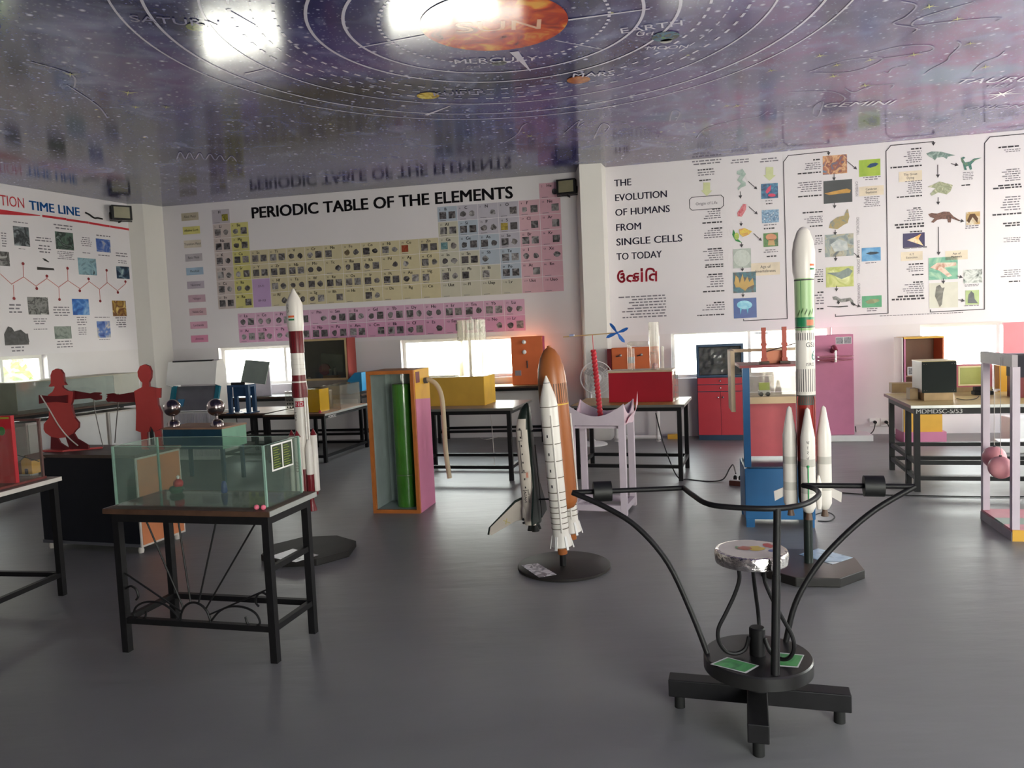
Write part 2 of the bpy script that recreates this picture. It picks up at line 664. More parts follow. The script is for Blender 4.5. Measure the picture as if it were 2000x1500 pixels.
def ceiling_mat():
    m = bpy.data.materials.new('printed_galaxy_ceiling')
    m.use_nodes = True
    nt = m.node_tree
    N, L = nt.nodes.new, nt.links.new
    b = nt.nodes['Principled BSDF']
    b.inputs['Roughness'].default_value = 0.13
    b.inputs['Specular IOR Level'].default_value = 0.6
    t = N('ShaderNodeTexCoord')
    sep = N('ShaderNodeSeparateXYZ')
    L(t.outputs['Object'], sep.inputs[0])
    # big clouds
    n1 = N('ShaderNodeTexNoise')
    n1.inputs['Scale'].default_value = 0.55
    n1.inputs['Detail'].default_value = 6
    n1.inputs['Distortion'].default_value = 0.6
    L(t.outputs['Object'], n1.inputs['Vector'])
    r1 = N('ShaderNodeValToRGB')
    for i, (p, c) in enumerate(((0.30, '1c1a28'), (0.44, '2e3058'), (0.55, '44447c'), (0.68, '5e4a80'))):
        if i > 1:
            r1.color_ramp.elements.new(p)
        r1.color_ramp.elements[i].position = p
        r1.color_ramp.elements[i].color = lin(c)
    L(n1.outputs['Fac'], r1.inputs[0])
    # magenta nebula on the right-hand side of the print
    mr = N('ShaderNodeMapRange')
    mr.inputs['From Min'].default_value = 0.6
    mr.inputs['From Max'].default_value = 3.2
    L(sep.outputs['X'], mr.inputs['Value'])
    n2 = N('ShaderNodeTexNoise')
    n2.inputs['Scale'].default_value = 0.9
    n2.inputs['Detail'].default_value = 5
    L(t.outputs['Object'], n2.inputs['Vector'])
    r2 = N('ShaderNodeValToRGB')
    for i, (p, c) in enumerate(((0.32, '54547a'), (0.46, '6f6288'), (0.57, '86608c'), (0.70, '7684a4'))):
        if i > 1:
            r2.color_ramp.elements.new(p)
        r2.color_ramp.elements[i].position = p
        r2.color_ramp.elements[i].color = lin(c)
    L(n2.outputs['Fac'], r2.inputs[0])
    mx = N('ShaderNodeMix')
    mx.data_type = 'RGBA'
    L(mr.outputs[0], mx.inputs[0])
    L(r1.outputs[0], mx.inputs[6])
    L(r2.outputs[0], mx.inputs[7])
    last = mx.outputs[2]
    # pale wisps
    n3 = N('ShaderNodeTexNoise')
    n3.inputs['Scale'].default_value = 2.6
    n3.inputs['Detail'].default_value = 7
    n3.inputs['Distortion'].default_value = 1.0
    L(t.outputs['Object'], n3.inputs['Vector'])
    m3 = N('ShaderNodeMapRange')
    m3.inputs['From Min'].default_value = 0.52
    m3.inputs['From Max'].default_value = 0.78
    m3.inputs['To Max'].default_value = 0.65
    L(n3.outputs['Fac'], m3.inputs['Value'])
    mw_ = N('ShaderNodeMix')
    mw_.data_type = 'RGBA'
    L(m3.outputs[0], mw_.inputs[0])
    L(last, mw_.inputs[6])
    mw_.inputs[7].default_value = lin('9098c4')
    last = mw_.outputs[2]
    # printed stars in four sizes
    for sc, th, c, rnd in ((7.0, 0.17, 'd8d6ee', 1), (15.0, 0.22, 'b4b8dc', 1), (3.1, 0.06, 'd9d49a', 1), (34.0, 0.26, '8a90b8', 1)):
        v = N('ShaderNodeTexVoronoi')
        v.inputs['Scale'].default_value = sc
        L(t.outputs['Object'], v.inputs['Vector'])
        rr = N('ShaderNodeMapRange')
        rr.inputs['From Min'].default_value = th
        rr.inputs['From Max'].default_value = th * 0.3
        L(v.outputs['Distance'], rr.inputs['Value'])
        sp_ = N('ShaderNodeSeparateColor')
        L(v.outputs['Color'], sp_.inputs[0])
        gt = N('ShaderNodeMath')
        gt.operation = 'GREATER_THAN'
        gt.inputs[1].default_value = 0.40
        L(sp_.outputs[0], gt.inputs[0])
        mu = N('ShaderNodeMath')
        mu.operation = 'MULTIPLY'
        L(rr.outputs[0], mu.inputs[0])
        L(gt.outputs[0], mu.inputs[1])
        m2 = N('ShaderNodeMix')
        m2.data_type = 'RGBA'
        L(mu.outputs[0], m2.inputs[0])
        L(last, m2.inputs[6])
        m2.inputs[7].default_value = lin(c)
        last = m2.outputs[2]
    L(last, b.inputs['Base Color'])
    nb = N('ShaderNodeTexNoise')
    nb.inputs['Scale'].default_value = 1.6
    bp = N('ShaderNodeBump')
    bp.inputs['Strength'].default_value = 0.05
    bp.inputs['Distance'].default_value = 0.03
    L(t.outputs['Object'], nb.inputs['Vector'])
    L(nb.outputs['Fac'], bp.inputs['Height'])
    L(bp.outputs[0], b.inputs['Normal'])
    return m


ceiling = struct(B().box(-11.3, -2.6, HC, 9.0, 12.8, HC + 0.12, ceiling_mat()).build('ceiling'))

# ---- print on the ceiling: the solar system chart and constellation drawings
m_pw = mat('ceiling_print_white', 'd8d4e6', 0.12, var=0.03)
m_pwd = mat('ceiling_print_dim', '9c98b4', 0.12, var=0.03)
SUN = (-0.015, 5.53)
CZ = HC - 0.003


def ceil_poly(bb, pts, mt, z=CZ):
    """polygon lying on the underside of the ceiling"""
    k = len(pts)
    ar = sum(pts[i][0] * pts[(i + 1) % k][1] - pts[(i + 1) % k][0] * pts[i][1] for i in range(k))
    if ar > 0:
        pts = pts[::-1]
    bb.add([(x, y, z) for x, y in pts], [tuple(range(k))], mt)


def ring(name, r, w, dashed=False, c=SUN, mt=None):
    bb = B()
    n = 128 if not dashed else 150
    for i in range(n):
        if dashed and i % 2:
            continue
        a0, a1 = 2 * math.pi * i / n, 2 * math.pi * (i + 1) / n
        ceil_poly(bb, [(c[0] + rr * math.cos(a), c[1] + rr * math.sin(a)) for a, rr in ((a0, r - w / 2), (a1, r - w / 2), (a1, r + w / 2), (a0, r + w / 2))], mt or m_pw)
    return bb.build(name, ceiling)


for r, w, d in ((0.79, 0.022, 1), (1.02, 0.022, 0), (1.26, 0.022, 0), (1.46, 0.02, 1), (1.60, 0.012, 1), (1.73, 0.02, 1), (1.90, 0.016, 0), (2.23, 0.02, 0), (2.42, 0.016, 0)):
    ring('printed_orbit', r, w, d)


def disc(name, c, r, mt, n=48, sy=1.0, z=CZ - 0.002):
    bb = B()
    ceil_poly(bb, [(c[0] + r * math.cos(2 * math.pi * i / n), c[1] + sy * r * math.sin(2 * math.pi * i / n)) for i in range(n)], mt, z)
    return bb.build(name, ceiling)


disc('printed_sun', SUN, 0.51, pic(['6e1a06', 'b8330c', 'd8571a', 'f0b048'], 5.0, 1, 0.12))


def cpt(x, y):
    p = P(x, y, HC)
    return (p.x, p.y)


disc('printed_planet', cpt(1300, 70), 0.10, pic(['101a14', '23402c', '2f5f8a', '5a8a4a'], 14, 2, 0.12))
disc('printed_planet', cpt(1301, 79), 0.045, pic(['c8c8c4', '9a9a98'], 14, 3, 0.12))
disc('printed_planet', cpt(1130, 155), 0.10, pic(['8a3f16', 'b4601e', 'd08a3a'], 14, 4, 0.12))
disc('printed_planet', cpt(836, 186), 0.10, pic(['9a7a1c', 'd8b63a', 'f0de7a'], 14, 5, 0.12))
disc('printed_planet', cpt(385, 52), 0.07, pic(['5a6a2a', '9aa04a', '3a4420'], 14, 6, 0.12))
disc('printed_planet', cpt(975, 122), 0.06, pic(['3c3f48', '6a7480'], 14, 7, 0.12))


def spike(pxs, w0, w1):
    bb = B()
    a, b = cpt(*pxs[0]), cpt(*pxs[1])
    dx, dy = b[0] - a[0], b[1] - a[1]
    L = math.hypot(dx, dy)
    nx, ny = -dy / L, dx / L
    ceil_poly(bb, [(a[0] + nx * w0, a[1] + ny * w0), (a[0] - nx * w0, a[1] - ny * w0), (b[0] - nx * w1, b[1] - ny * w1), (b[0] + nx * w1, b[1] + ny * w1)], m_pw, CZ - 0.001)
    bb.build('printed_comet', ceiling)


spike([(1004, 100), (1036, 138)], 0.035, 0.004)
spike([(1110, 38), (1270, 16)], 0.012, 0.008)
spike([(700, 92), (830, 68)], 0.008, 0.008)
spike([(880, 206), (832, 224)], 0.006, 0.02)
spike([(442, 18), (500, 50)], 0.010, 0.006)
spike([(478, 144), (528, 132)], 0.012, 0.003)
spike([(1085, 78), (1180, 96)], 0.006, 0.003)


def ctext(s_, x, y, h, mt=m_pw, sx=1.0, rot=0.0):
    c = cpt(x, y)
    bb = B()
    ca, sa = math.cos(rot), math.sin(rot)
    # the tops of the letters point back towards the rear wall
    bb.text(s_, 0, 0, h, mt, align='c', sx=sx, xf=lambda a, b_: (c[0] + a * ca + b_ * sa, c[1] + a * sa - b_ * ca, CZ - 0.003))
    bb.build('printed_lettering', ceiling)


ctext('SUN', 975, 58, 0.17, mat('sun_lettering', 'f0c0a0', 0.12), 1.3)
ctext('MERCURY', 968, 120, 0.10)
ctext('\u0aac\u0aa7'.replace('\u0aac\u0aa7', '\u0a95\u0aa4'), 925, 132, 0.08, m_pwd)
ctext('EARTH', 1273, 56, 0.10, m_pw, 1.0, -0.25)
ctext('\u0a89\u0aa4', 1258, 68, 0.08, m_pw)
ctext('MOON', 1302, 94, 0.07)
ctext('MARS', 1158, 148, 0.10)
ctext('SATURN', 345, 46, 0.10, m_pwd, 1.0, 0.3)
ctext('KUIPER', 897, 184, 0.10, m_pwd)
ctext('GEMINI', 1672, 206, 0.15, m_pw)
ctext('TAURUS', 1945, 160, 0.15, m_pw)
ctext('ORION', 1935, 212, 0.13, m_pwd)
ctext('\u0aa4\u0a95\u0abe', 1945, 170, 0.12, m_pwd)

# constellation drawings and rays
CON = [[(1760, 2), (1790, 10), (1770, 32), (1745, 46), (1790, 54), (1782, 64)],
       [(1900, 4), (1830, 24), (1790, 38), (1786, 50), (1850, 42), (1950, 34), (1944, 42)],
       [(1700, 104), (1760, 90), (1815, 88), (1820, 98), (1780, 106), (1720, 114)],
       [(1580, 140), (1650, 118), (1720, 112), (1710, 124), (1660, 140), (1590, 142)],
       [(1870, 80), (1876, 88), (1856, 108), (1850, 118), (1820, 134), (1806, 144)],
       [(1725, 140), (1735, 142), (1745, 132), (1770, 128), (1772, 124)],
       [(1540, 180), (1620, 178), (1650, 190), (1640, 200), (1620, 202)],
       [(1588, 222), (1592, 206), (1608, 198), (1602, 218), (1596, 228), (1588, 226)],
       [(1355, 250), (1340, 252), (1338, 238), (1356, 244)],
       [(1360, 270), (1380, 250), (1440, 234), (1480, 228), (1500, 216)],
       [(1308, 236), (1314, 216), (1328, 220), (1320, 236)],
       [(1900, 140), (1920, 122), (1950, 110), (1962, 100)],
       [(1650, 172), (1668, 180), (1700, 168), (1744, 164), (1740, 172)],
       [(130, 165), (190, 205), (210, 230)], [(60, 120), (140, 145), (145, 170)],
       [(985, 278), (1010, 262), (1020, 246), (1030, 240)], [(1100, 262), (1130, 236), (1128, 248), (1140, 240)],
       [(1160, 270), (1175, 242), (1190, 246), (1182, 258)],
       [(345, 310), (352, 296), (362, 310), (370, 297), (380, 311), (390, 298), (400, 312), (410, 300), (420, 312), (430, 302), (440, 314), (452, 304), (462, 315)]]
for c_ in CON:
    bb = B()
    pts = smooth_path([(cpt(*q)[0], cpt(*q)[1], 0) for q in c_], 5)
    for a, b in zip(pts[:-1], pts[1:]):
        d = (b - a)
        if d.length < 1e-5:
            continue
        nn = Vector((-d.y, d.x, 0)).normalized() * 0.007
        ceil_poly(bb, [((a + nn).x, (a + nn).y), ((a - nn).x, (a - nn).y), ((b - nn).x, (b - nn).y), ((b + nn).x, (b + nn).y)], m_pwd, CZ - 0.001)
    bb.build('constellation_line', ceiling)


def star(x, y, r, mt, arms=8, sy=1.0):
    bb = B()
    c = cpt(x, y)
    pts = []
    for i in range(arms * 2):
        a = math.pi * i / arms
        rr = r * ((1.0 if i % 4 == 0 else 0.6) if i % 2 == 0 else 0.14)
        pts.append((c[0] + rr * math.cos(a), c[1] + sy * rr * math.sin(a)))
    ceil_poly(bb, pts, mt, CZ - 0.002)
    bb.build('printed_star', ceiling)


m_py = mat('ceiling_print_yellow', 'c4c088', 0.12)
star(1957, 183, 0.22, mat('ceiling_print_star', 'f4f2ff', 0.12))
for q in ((1602, 108), (1635, 126), (1628, 148), (1700, 116), (1785, 106), (1815, 12), (1895, 84), (1925, 130), (1506, 137), (1440, 206), (1420, 206), (1870, 36), (137, 144), (250, 180), (265, 208), (325, 208), (1035, 265), (1690, 166)):
    star(q[0], q[1], random.uniform(0.06, 0.10), m_py, 6)
# ---------------------------------------------------------------- outside
m_leaf = pic(['3c5a2c', '6f8f52', 'a8b87a', 'c9a57a', '8aa060'], 2.2, 3, 0.8)
bb = B()
bb.box(-12.5, 2.0, -0.6, -7.0, 12.0, -0.5, mat('dry_ground', 'c9b48c', 0.9, var=0.15, scale=0.6))
struct(bb.build('ground_outside'))


def bush(name, label, c, r, seed):
    rnd = random.Random(seed)
    bb = B()
    for i in range(260):
        a, e = rnd.uniform(0, 2 * math.pi), rnd.uniform(-0.3, 1.4)
        rr = r * rnd.uniform(0.75, 1.05)
        q = Vector((c[0] + rr * math.cos(a) * math.cos(e), c[1] + rr * math.sin(a) * math.cos(e), c[2] + 1.25 * rr * math.sin(e)))
        ax = Vector((rnd.uniform(-1, 1), rnd.uniform(-1, 1), rnd.uniform(-1, 1))).normalized()
        b2 = ax.orthogonal().normalized()
        s1 = rnd.uniform(0.06, 0.13)
        bb.add([q + ax * s1, q + b2 * s1 * 0.5, q - ax * s1, q - b2 * s1 * 0.5], [(0, 1, 2, 3)], m_leaf)
    bb.ball(c, r * 0.86, m_leaf, 14, (1, 1, 1.2))
    bb.tube([(c[0], c[1], -0.5), (c[0], c[1], c[2])], 0.05, mat('bark', '6a5138', 0.9))
    tag(bb.build(name), label, 'bush')


wd = Vector((math.cos(wall_left.rz), math.sin(wall_left.rz), 0))
wn_ = Vector((-wd.y, wd.x, 0))
q = wall_left.a + wd * (o1[0] + 1.2) + wn_ * 1.5
bush('leafy_bush', 'leafy green bush outside the small window at far left', (q.x, q.y, 0.55), 0.85, 5)
# ---------------------------------------------------------------- wall murals
m_sheet = mat('mural_sheet', 'dfdadd', 0.55, var=0.02, scale=1.0)
m_ink = mat('black_print', '17151c', 0.5)
m_ink2 = mat('navy_print', '2a2740', 0.5)
m_grey = mat('grey_print', '77727a', 0.5)
m_dk = mat('dark_grey_print', '3a363c', 0.5)


def zoomer(ox, oy, k):
    return lambda x, y: (ox + x / k, oy + y / k)


def mural(name, label, w):
    return thing(name, label, 'wall mural', w.a, w.rz)


def fit_text(bb, w, s_, bl, br, top, mt, bold=False, y=-0.006):
    u0, z0 = w.uv(*bl)
    u1, z1 = w.uv(*br)
    _, zt = w.uv(*top)
    dz = (z1 - z0) / max(u1 - u0, 1e-6)
    bb.text(s_, u0, (z0 + z1) / 2, zt - z0, mt, y=y, width=u1 - u0, bold=bold)


# ---- periodic table on the back wall
W = wall_back
Z2, Z3 = zoomer(340, 340, 4.4125), zoomer(740, 340, 4.4125)
pt = mural('periodic_table_mural', 'large coloured periodic table print with black title on the back wall', W)
zb = min(W.uv(468, 672)[1], W.uv(1026, 652)[1]) - 0.01
B().box(W.uv(322, 500)[0], -0.003, zb, W.uv(1129, 450)[0], 0.0, HC - 0.004, m_sheet).build('mural_sheet', pt)
bb = B()
fit_text(bb, W, 'PERIODIC TABLE OF THE ELEMENTS', Z2(668, 384), Z3(1158, 204), Z2(664, 292), m_ink, 2)
bb.build('title_lettering', pt)

SYM = ('H He Li Be B C N O F Ne Na Mg Al Si P S Cl Ar K Ca Sc Ti V Cr Mn Fe Co Ni Cu Zn Ga Ge As Se Br Kr Rb Sr Y Zr Nb Mo Tc Ru Rh Pd Ag Cd In Sn Sb Te I Xe '
       'Cs Ba La Ce Pr Nd Pm Sm Eu Gd Tb Dy Ho Er Tm Yb Lu Hf Ta W Re Os Ir Pt Au Hg Tl Pb Bi Po At Rn Fr Ra Ac Th Pa U Np Pu Am Cm Bk Cf Es Fm Md No Lr '
       'Rf Db Sg Bh Hs Mt Ds Rg Cn Uut Fl Uup Lv Uus Uuo').split()
CC = {'alk': 'c4b6b2', 'ear': 'c9c27c', 'tra': 'c9be9c', 'bas': 'c3bfae', 'met': 'adb7c4', 'non': 'b8b3be', 'hal': 'd2aab4', 'nob': 'd3a6b3', 'lan': 'd2a9c2', 'act': 'd29cbc', 'gap': 'b89ac4', 'hyd': 'b6aeb6'}
for k_, c_ in CC.items():
    mat('cell_' + k_, c_, 0.5, var=0.04)
kinds = {}
for z_ in range(1, 119):
    if z_ == 1: k_ = 'hyd'
    elif z_ in (3, 11, 19, 37, 55, 87): k_ = 'alk'
    elif z_ in (4, 12, 20, 38, 56, 88): k_ = 'ear'
    elif z_ in (2, 10, 18, 36, 54, 86, 118): k_ = 'nob'
    elif z_ in (9, 17, 35, 53, 85, 117): k_ = 'hal'
    elif z_ in (6, 7, 8, 15, 16, 34): k_ = 'non'
    elif z_ in (5, 14, 32, 33, 51, 52, 84): k_ = 'met'
    elif 57 <= z_ <= 71: k_ = 'lan'
    elif 89 <= z_ <= 103: k_ = 'act'
    elif z_ in (13, 31, 49, 50, 81, 82, 83, 113, 114, 115, 116): k_ = 'bas'
    else: k_ = 'tra'
    kinds[z_] = k_


def cell_pos(z_):
    rows = [(1, 2), (3, 10), (11, 18), (19, 36), (37, 54), (55, 86), (87, 118)]
    for r_, (a, b) in enumerate(rows):
        if a <= z_ <= b:
            i = z_ - a
            if r_ == 0:
                return (0 if i == 0 else 17), 0
            if r_ < 3:
                return (i if i < 2 else i + 10), r_
            if r_ < 5:
                return i, r_
            if 2 <= i <= 16:
                return None
            return (i if i < 2 else i - 14), r_
    return None


gu0 = (W.uv(*Z2(322, 312))[0] + W.uv(*Z2(385, 1155))[0]) / 2
gu1 = (W.uv(*Z3(1555, 70))[0] + W.uv(*Z3(1603, 1020))[0]) / 2
gzt = (W.uv(*Z2(322, 312))[1] + W.uv(*Z3(1385, 78))[1]) / 2
gzb = (W.uv(*Z2(385, 1157))[1] + W.uv(*Z3(1603, 1020))[1]) / 2
cw, ch = (gu1 - gu0) / 18, (gzt - gzb) / 7
lu0 = (W.uv(*Z2(552, 1200))[0] + W.uv(*Z2(560, 1450))[0]) / 2
lu1 = W.uv(*Z3(1262, 1220))[0]
lzt = (W.uv(*Z2(552, 1190))[1] + W.uv(*Z3(1255, 1086))[1]) / 2
lzb = (W.uv(*Z2(570, 1448))[1] + W.uv(*Z3(1265, 1358))[1]) / 2
lw_, lh_ = (lu1 - lu0) / 15, (lzt - lzb) / 2
PICS = [pic(['1b191c', '5a5658', '9b9798'], 13, i) for i in range(4)] + [pic(['4a4648', '8a8688', 'b5b0b0'], 15, 9), pic(['242226', 'a8a4a4'], 12, 8), pic(['2a2628', '757072'], 15, 5), pic(['3a3436', 'a09a98'], 16, 6)]
SPEC = {1: pic(['b8b040', '2a2620'], 22, 2), 29: pic(['7a2c1c', 'b0583a'], 20, 1), 16: pic(['c0aa50', '8a7a3a'], 20, 1), 26: pic(['8a7a60', '3a3028'], 22, 4), 31: pic(['3f6a6e', '7fa0a4'], 20, 3)}
NOPIC = set(range(110, 119)) | {108, 86}
ONE_R = {1, 7, 8, 2, 10, 18, 36, 54, 17, 85, 43, 88, 46, 104, 61, 99, 96, 107, 102, 100}
ONE_L = {25, 29, 47, 80, 51, 82, 83}


def cell(bb, z_):
    if 57 <= z_ <= 71:
        u, zt, w_, h_ = lu0 + (z_ - 57) * lw_, lzt, lw_, lh_
    elif 89 <= z_ <= 103:
        u, zt, w_, h_ = lu0 + (z_ - 89) * lw_, lzt - lh_, lw_, lh_
    else:
        c_, r_ = cell_pos(z_)
        u, zt, w_, h_ = gu0 + c_ * cw, gzt - r_ * ch, cw, ch
    bb.rect(u + 0.003, zt - h_ + 0.003, u + w_ - 0.003, zt - 0.003, -0.005, MATS['cell_' + kinds[z_]])
    bb.text(str(z_), u + 0.03, zt - h_ * 0.26, h_ * 0.11, m_dk, y=-0.007)
    bb.text(SYM[z_ - 1], u + w_ * 0.36, zt - h_ * 0.28, h_ * 0.19, m_ink, y=-0.007, bold=True)
    if z_ not in NOPIC:
        for sd in (0, 1):
            if (sd == 0 and z_ in ONE_R) or (sd == 1 and z_ in ONE_L):
                continue
            a = u + w_ * (0.10 + 0.46 * sd)
            pm = SPEC.get(z_) if (sd == 0 or z_ in ONE_R) and z_ in SPEC else random.choice(PICS)
            z0 = zt - h_ * 0.82
            if random.random() < 0.45:
                k = 9
                cx_, cz_ = a + w_ * 0.17, z0 + h_ * 0.22
                bb.flat([(cx_ + w_ * 0.18 * random.uniform(0.65, 1) * math.cos(2 * math.pi * i / k), cz_ + h_ * 0.23 * random.uniform(0.65, 1) * math.sin(2 * math.pi * i / k)) for i in range(k)], -0.007, pm)
            else:
                bb.rect(a, z0, a + w_ * 0.34, z0 + h_ * 0.46, -0.007, pm)
    bb.rect(u + w_ * 0.12, zt - h_ * 0.93, u + w_ * 0.42, zt - h_ * 0.90, -0.007, m_grey)


rest = B()
late = {87, 55, 57, 89, 90, 58, 104, 105, 60, 92, 91, 59, 101, 100, 93, 61, 106, 88}
for z_ in range(1, 119):
    if z_ in late:
        cell(rest, z_)
    else:
        bb = B()
        cell(bb, z_)
        bb.build('element_cell', pt)
o = rest.build('element_cell', pt)
o['kind'] = 'stuff'
bb = B()
bb.rect(gu0 + 2 * cw + 0.004, gzt - 7 * ch + 0.003, gu0 + 3 * cw - 0.004, gzt - 5 * ch - 0.003, -0.005, MATS['cell_gap'])
bb.text('57-71', gu0 + 2.5 * cw, gzt - 5.6 * ch, ch * 0.14, m_dk, y=-0.007, align='c')
bb.text('89-103', gu0 + 2.5 * cw, gzt - 6.6 * ch, ch * 0.14, m_dk, y=-0.007, align='c')
bb.build('placeholder_cell', pt)
LEG = [('b8ad98', 'Alkali Metal', 62, 340), ('ccc478', 'Alkaline Earth', 75, 458), ('cfc4b4', 'Transition Metal', 85, 575), ('b5aeb4', 'Basic Metal', 95, 692), ('9fb6cc', 'Metalloid', 104, 810),
       ('b5aab8', 'Nonmetal', 112, 928), ('bfa0ae', 'Halogen', 122, 1045), ('cfaab4', 'Noble Gas', 131, 1160), ('d4a2b8', 'Lanthanide', 139, 1275), ('d88cac', 'Actinide', 146, 1392)]
for c_, s_, x, y in LEG:
    u0, z1 = W.uv(*Z2(x, y))
    u1, z0 = W.uv(*Z2(x + 152, y + 54))
    bb = B()
    bb.rect(u0, z0, u1, z1, -0.005, mat('chip_' + c_, c_, 0.5))
    bb.text(s_, (u0 + u1) / 2, z0 + (z1 - z0) * 0.36, (z1 - z0) * 0.30, m_dk, y=-0.007, align='c', sx=0.85)
    bb.build('legend_chip', pt)

# ---- evolution chart on the right-hand part of the back wall
W = wall_far
Z4, Z5 = zoomer(1130, 260, 3.749), zoomer(1550, 240, 3.751)
ev = mural('evolution_mural', 'white evolution chart print with small photos and red Gujarati word', W)
B().box(W.uv(1185, 500)[0], -0.003, W.uv(1500, 646)[1] + 0.012, W.uv(2120, 400)[0], 0.0, HC - 0.004, m_sheet).build('mural_sheet', ev)
for s_, bl, br, tp in (('THE', (262, 391), (388, 383), (262, 342)), ('EVOLUTION', (265, 501), (652, 467), (265, 452)), ('OF HUMANS', (268, 608), (670, 576), (268, 559)),
                       ('FROM', (272, 719), (462, 703), (272, 669)), ('SINGLE CELLS', (276, 826), (762, 790), (276, 776)), ('TO TODAY', (279, 932), (610, 908), (279, 883))):
    bb = B()
    fit_text(bb, W, s_, Z4(*bl), Z4(*br), Z4(*tp), m_ink2, True)
    bb.build('title_line', ev)
# red Gujarati word, letter by letter
ZG = zoomer(1190, 515, 16.667)
m_red = mat('red_print', 'b8213c', 0.5)
bb = B()


def stroke(pts, w=66):
    pp = [W.uv(*ZG(*p)) for p in pts]
    sp3 = smooth_path([(a, 0, b) for a, b in pp], 5)
    ww = abs(W.uv(*ZG(500 + w, 400))[0] - W.uv(*ZG(500, 400))[0])
    bb.line([(p.x, p.z) for p in sp3], ww, -0.006, m_red)


stroke([(425, 245), (340, 275), (290, 380), (300, 500), (370, 580), (450, 580), (490, 520), (455, 450), (395, 455)])
stroke([(395, 345), (450, 335), (470, 390), (455, 450)])
stroke([(735, 395), (650, 400), (595, 460), (610, 540), (690, 575)])
stroke([(940, 325), (850, 330), (810, 375), (850, 420), (940, 415)], 56)
stroke([(790, 450), (880, 440), (940, 490), (900, 555), (770, 555)], 56)
stroke([(850, 420), (800, 480), (850, 500)], 50)
stroke([(1062, 310), (1062, 560)], 76)
stroke([(1058, 185), (1058, 220)], 76)
stroke([(1212, 550), (1208, 300), (1240, 200), (1330, 165), (1420, 190), (1455, 240)])
stroke([(1500, 350), (1400, 350), (1330, 410), (1340, 500), (1420, 530)])
stroke([(1525, 275), (1525, 545)], 66)
bb.build('gujarati_word', ev)


def scr(par, Zf, x0, y0, x1, y1, n, align='r', mt=None, fill=0.5):
    bb = B()
    u0, z0 = W.uv(*Zf(x0, y0))
    u1, _ = W.uv(*Zf(x1, y0))
    _, z1 = W.uv(*Zf(x0, y1))
    bb.scrib(u0, z0, u1 - u0, z0 - z1, n, mt or m_grey, align, y=-0.006, fill=fill)
    bb.build('caption_text', par)


for a in ((285, 1200, 640, 1370, 8, 'r'), (815, 208, 1062, 250, 2, 'c'), (860, 290, 1008, 325, 2, 'c'), (1110, 198, 1260, 235, 2, 'c'), (1315, 190, 1475, 228, 2, 'c'),
          (910, 575, 1048, 640, 4, 'r'), (915, 715, 1052, 780, 4, 'r'), (910, 865, 1058, 945, 5, 'r'), (935, 1050, 1060, 1140, 5, 'r'), (885, 1260, 1070, 1310, 3, 'r'),
          (1360, 495, 1425, 510, 1, 'c'), (1345, 672, 1460, 690, 1, 'c'), (1355, 855, 1460, 885, 2, 'c')):
    scr(ev, Z4, *a, fill=0.42)
for a in ((60, 300, 200, 355, 4, 'r'), (20, 440, 205, 520, 5, 'r'), (75, 690, 212, 745, 4, 'r'), (150, 845, 212, 900, 4, 'r'), (150, 1075, 215, 1140, 4, 'r'), (150, 1260, 220, 1340, 4, 'r'),
          (500, 400, 645, 432, 2, 'c'), (510, 545, 635, 625, 6, 'c'), (520, 1025, 610, 1040, 1, 'c'), (525, 1360, 625, 1390, 2, 'c'),
          (800, 215, 938, 305, 6, 'r'), (800, 430, 940, 530, 7, 'r'), (800, 640, 945, 730, 6, 'r'), (790, 915, 995, 938, 1, 'c'), (815, 1055, 950, 1100, 3, 'r'), (790, 1185, 955, 1260, 5, 'r'),
          (1235, 365, 1320, 425, 5, 'c'), (1250, 755, 1365, 785, 2, 'c'), (1250, 1185, 1360, 1205, 2, 'c'), (1240, 1338, 1370, 1352, 1, 'c'),
          (1510, 200, 1660, 228, 2, 'r'), (1510, 345, 1660, 440, 6, 'r'), (1510, 545, 1660, 655, 6, 'r'), (1510, 845, 1660, 885, 3, 'r'), (1510, 1080, 1660, 1140, 4, 'r'),
          (630, 1412, 1510, 1424, 1, 'l')):
    scr(ev, Z5, *a, fill=0.42)
for a in ((870, 268, 990, 282, 1, 'c'), (870, 345, 980, 360, 1, 'c'), (950, 555, 1045, 570, 1, 'r'), (900, 655, 1050, 672, 1, 'r'), (965, 695, 1052, 712, 1, 'r'), (905, 848, 1055, 864, 1, 'r'),
          (880, 965, 1060, 995, 2, 'r'), (945, 1032, 1058, 1048, 1, 'r'), (855, 1160, 1068, 1176, 1, 'r'), (960, 1238, 1066, 1254, 1, 'r'), (850, 1332, 1072, 1346, 1, 'r'), (1365, 515, 1425, 528, 1, 'c'), (1350, 696, 1440, 712, 1, 'c'), (1365, 900, 1460, 915, 1, 'c')):
    scr(ev, Z4, *a, mt=m_dk, fill=0.62)
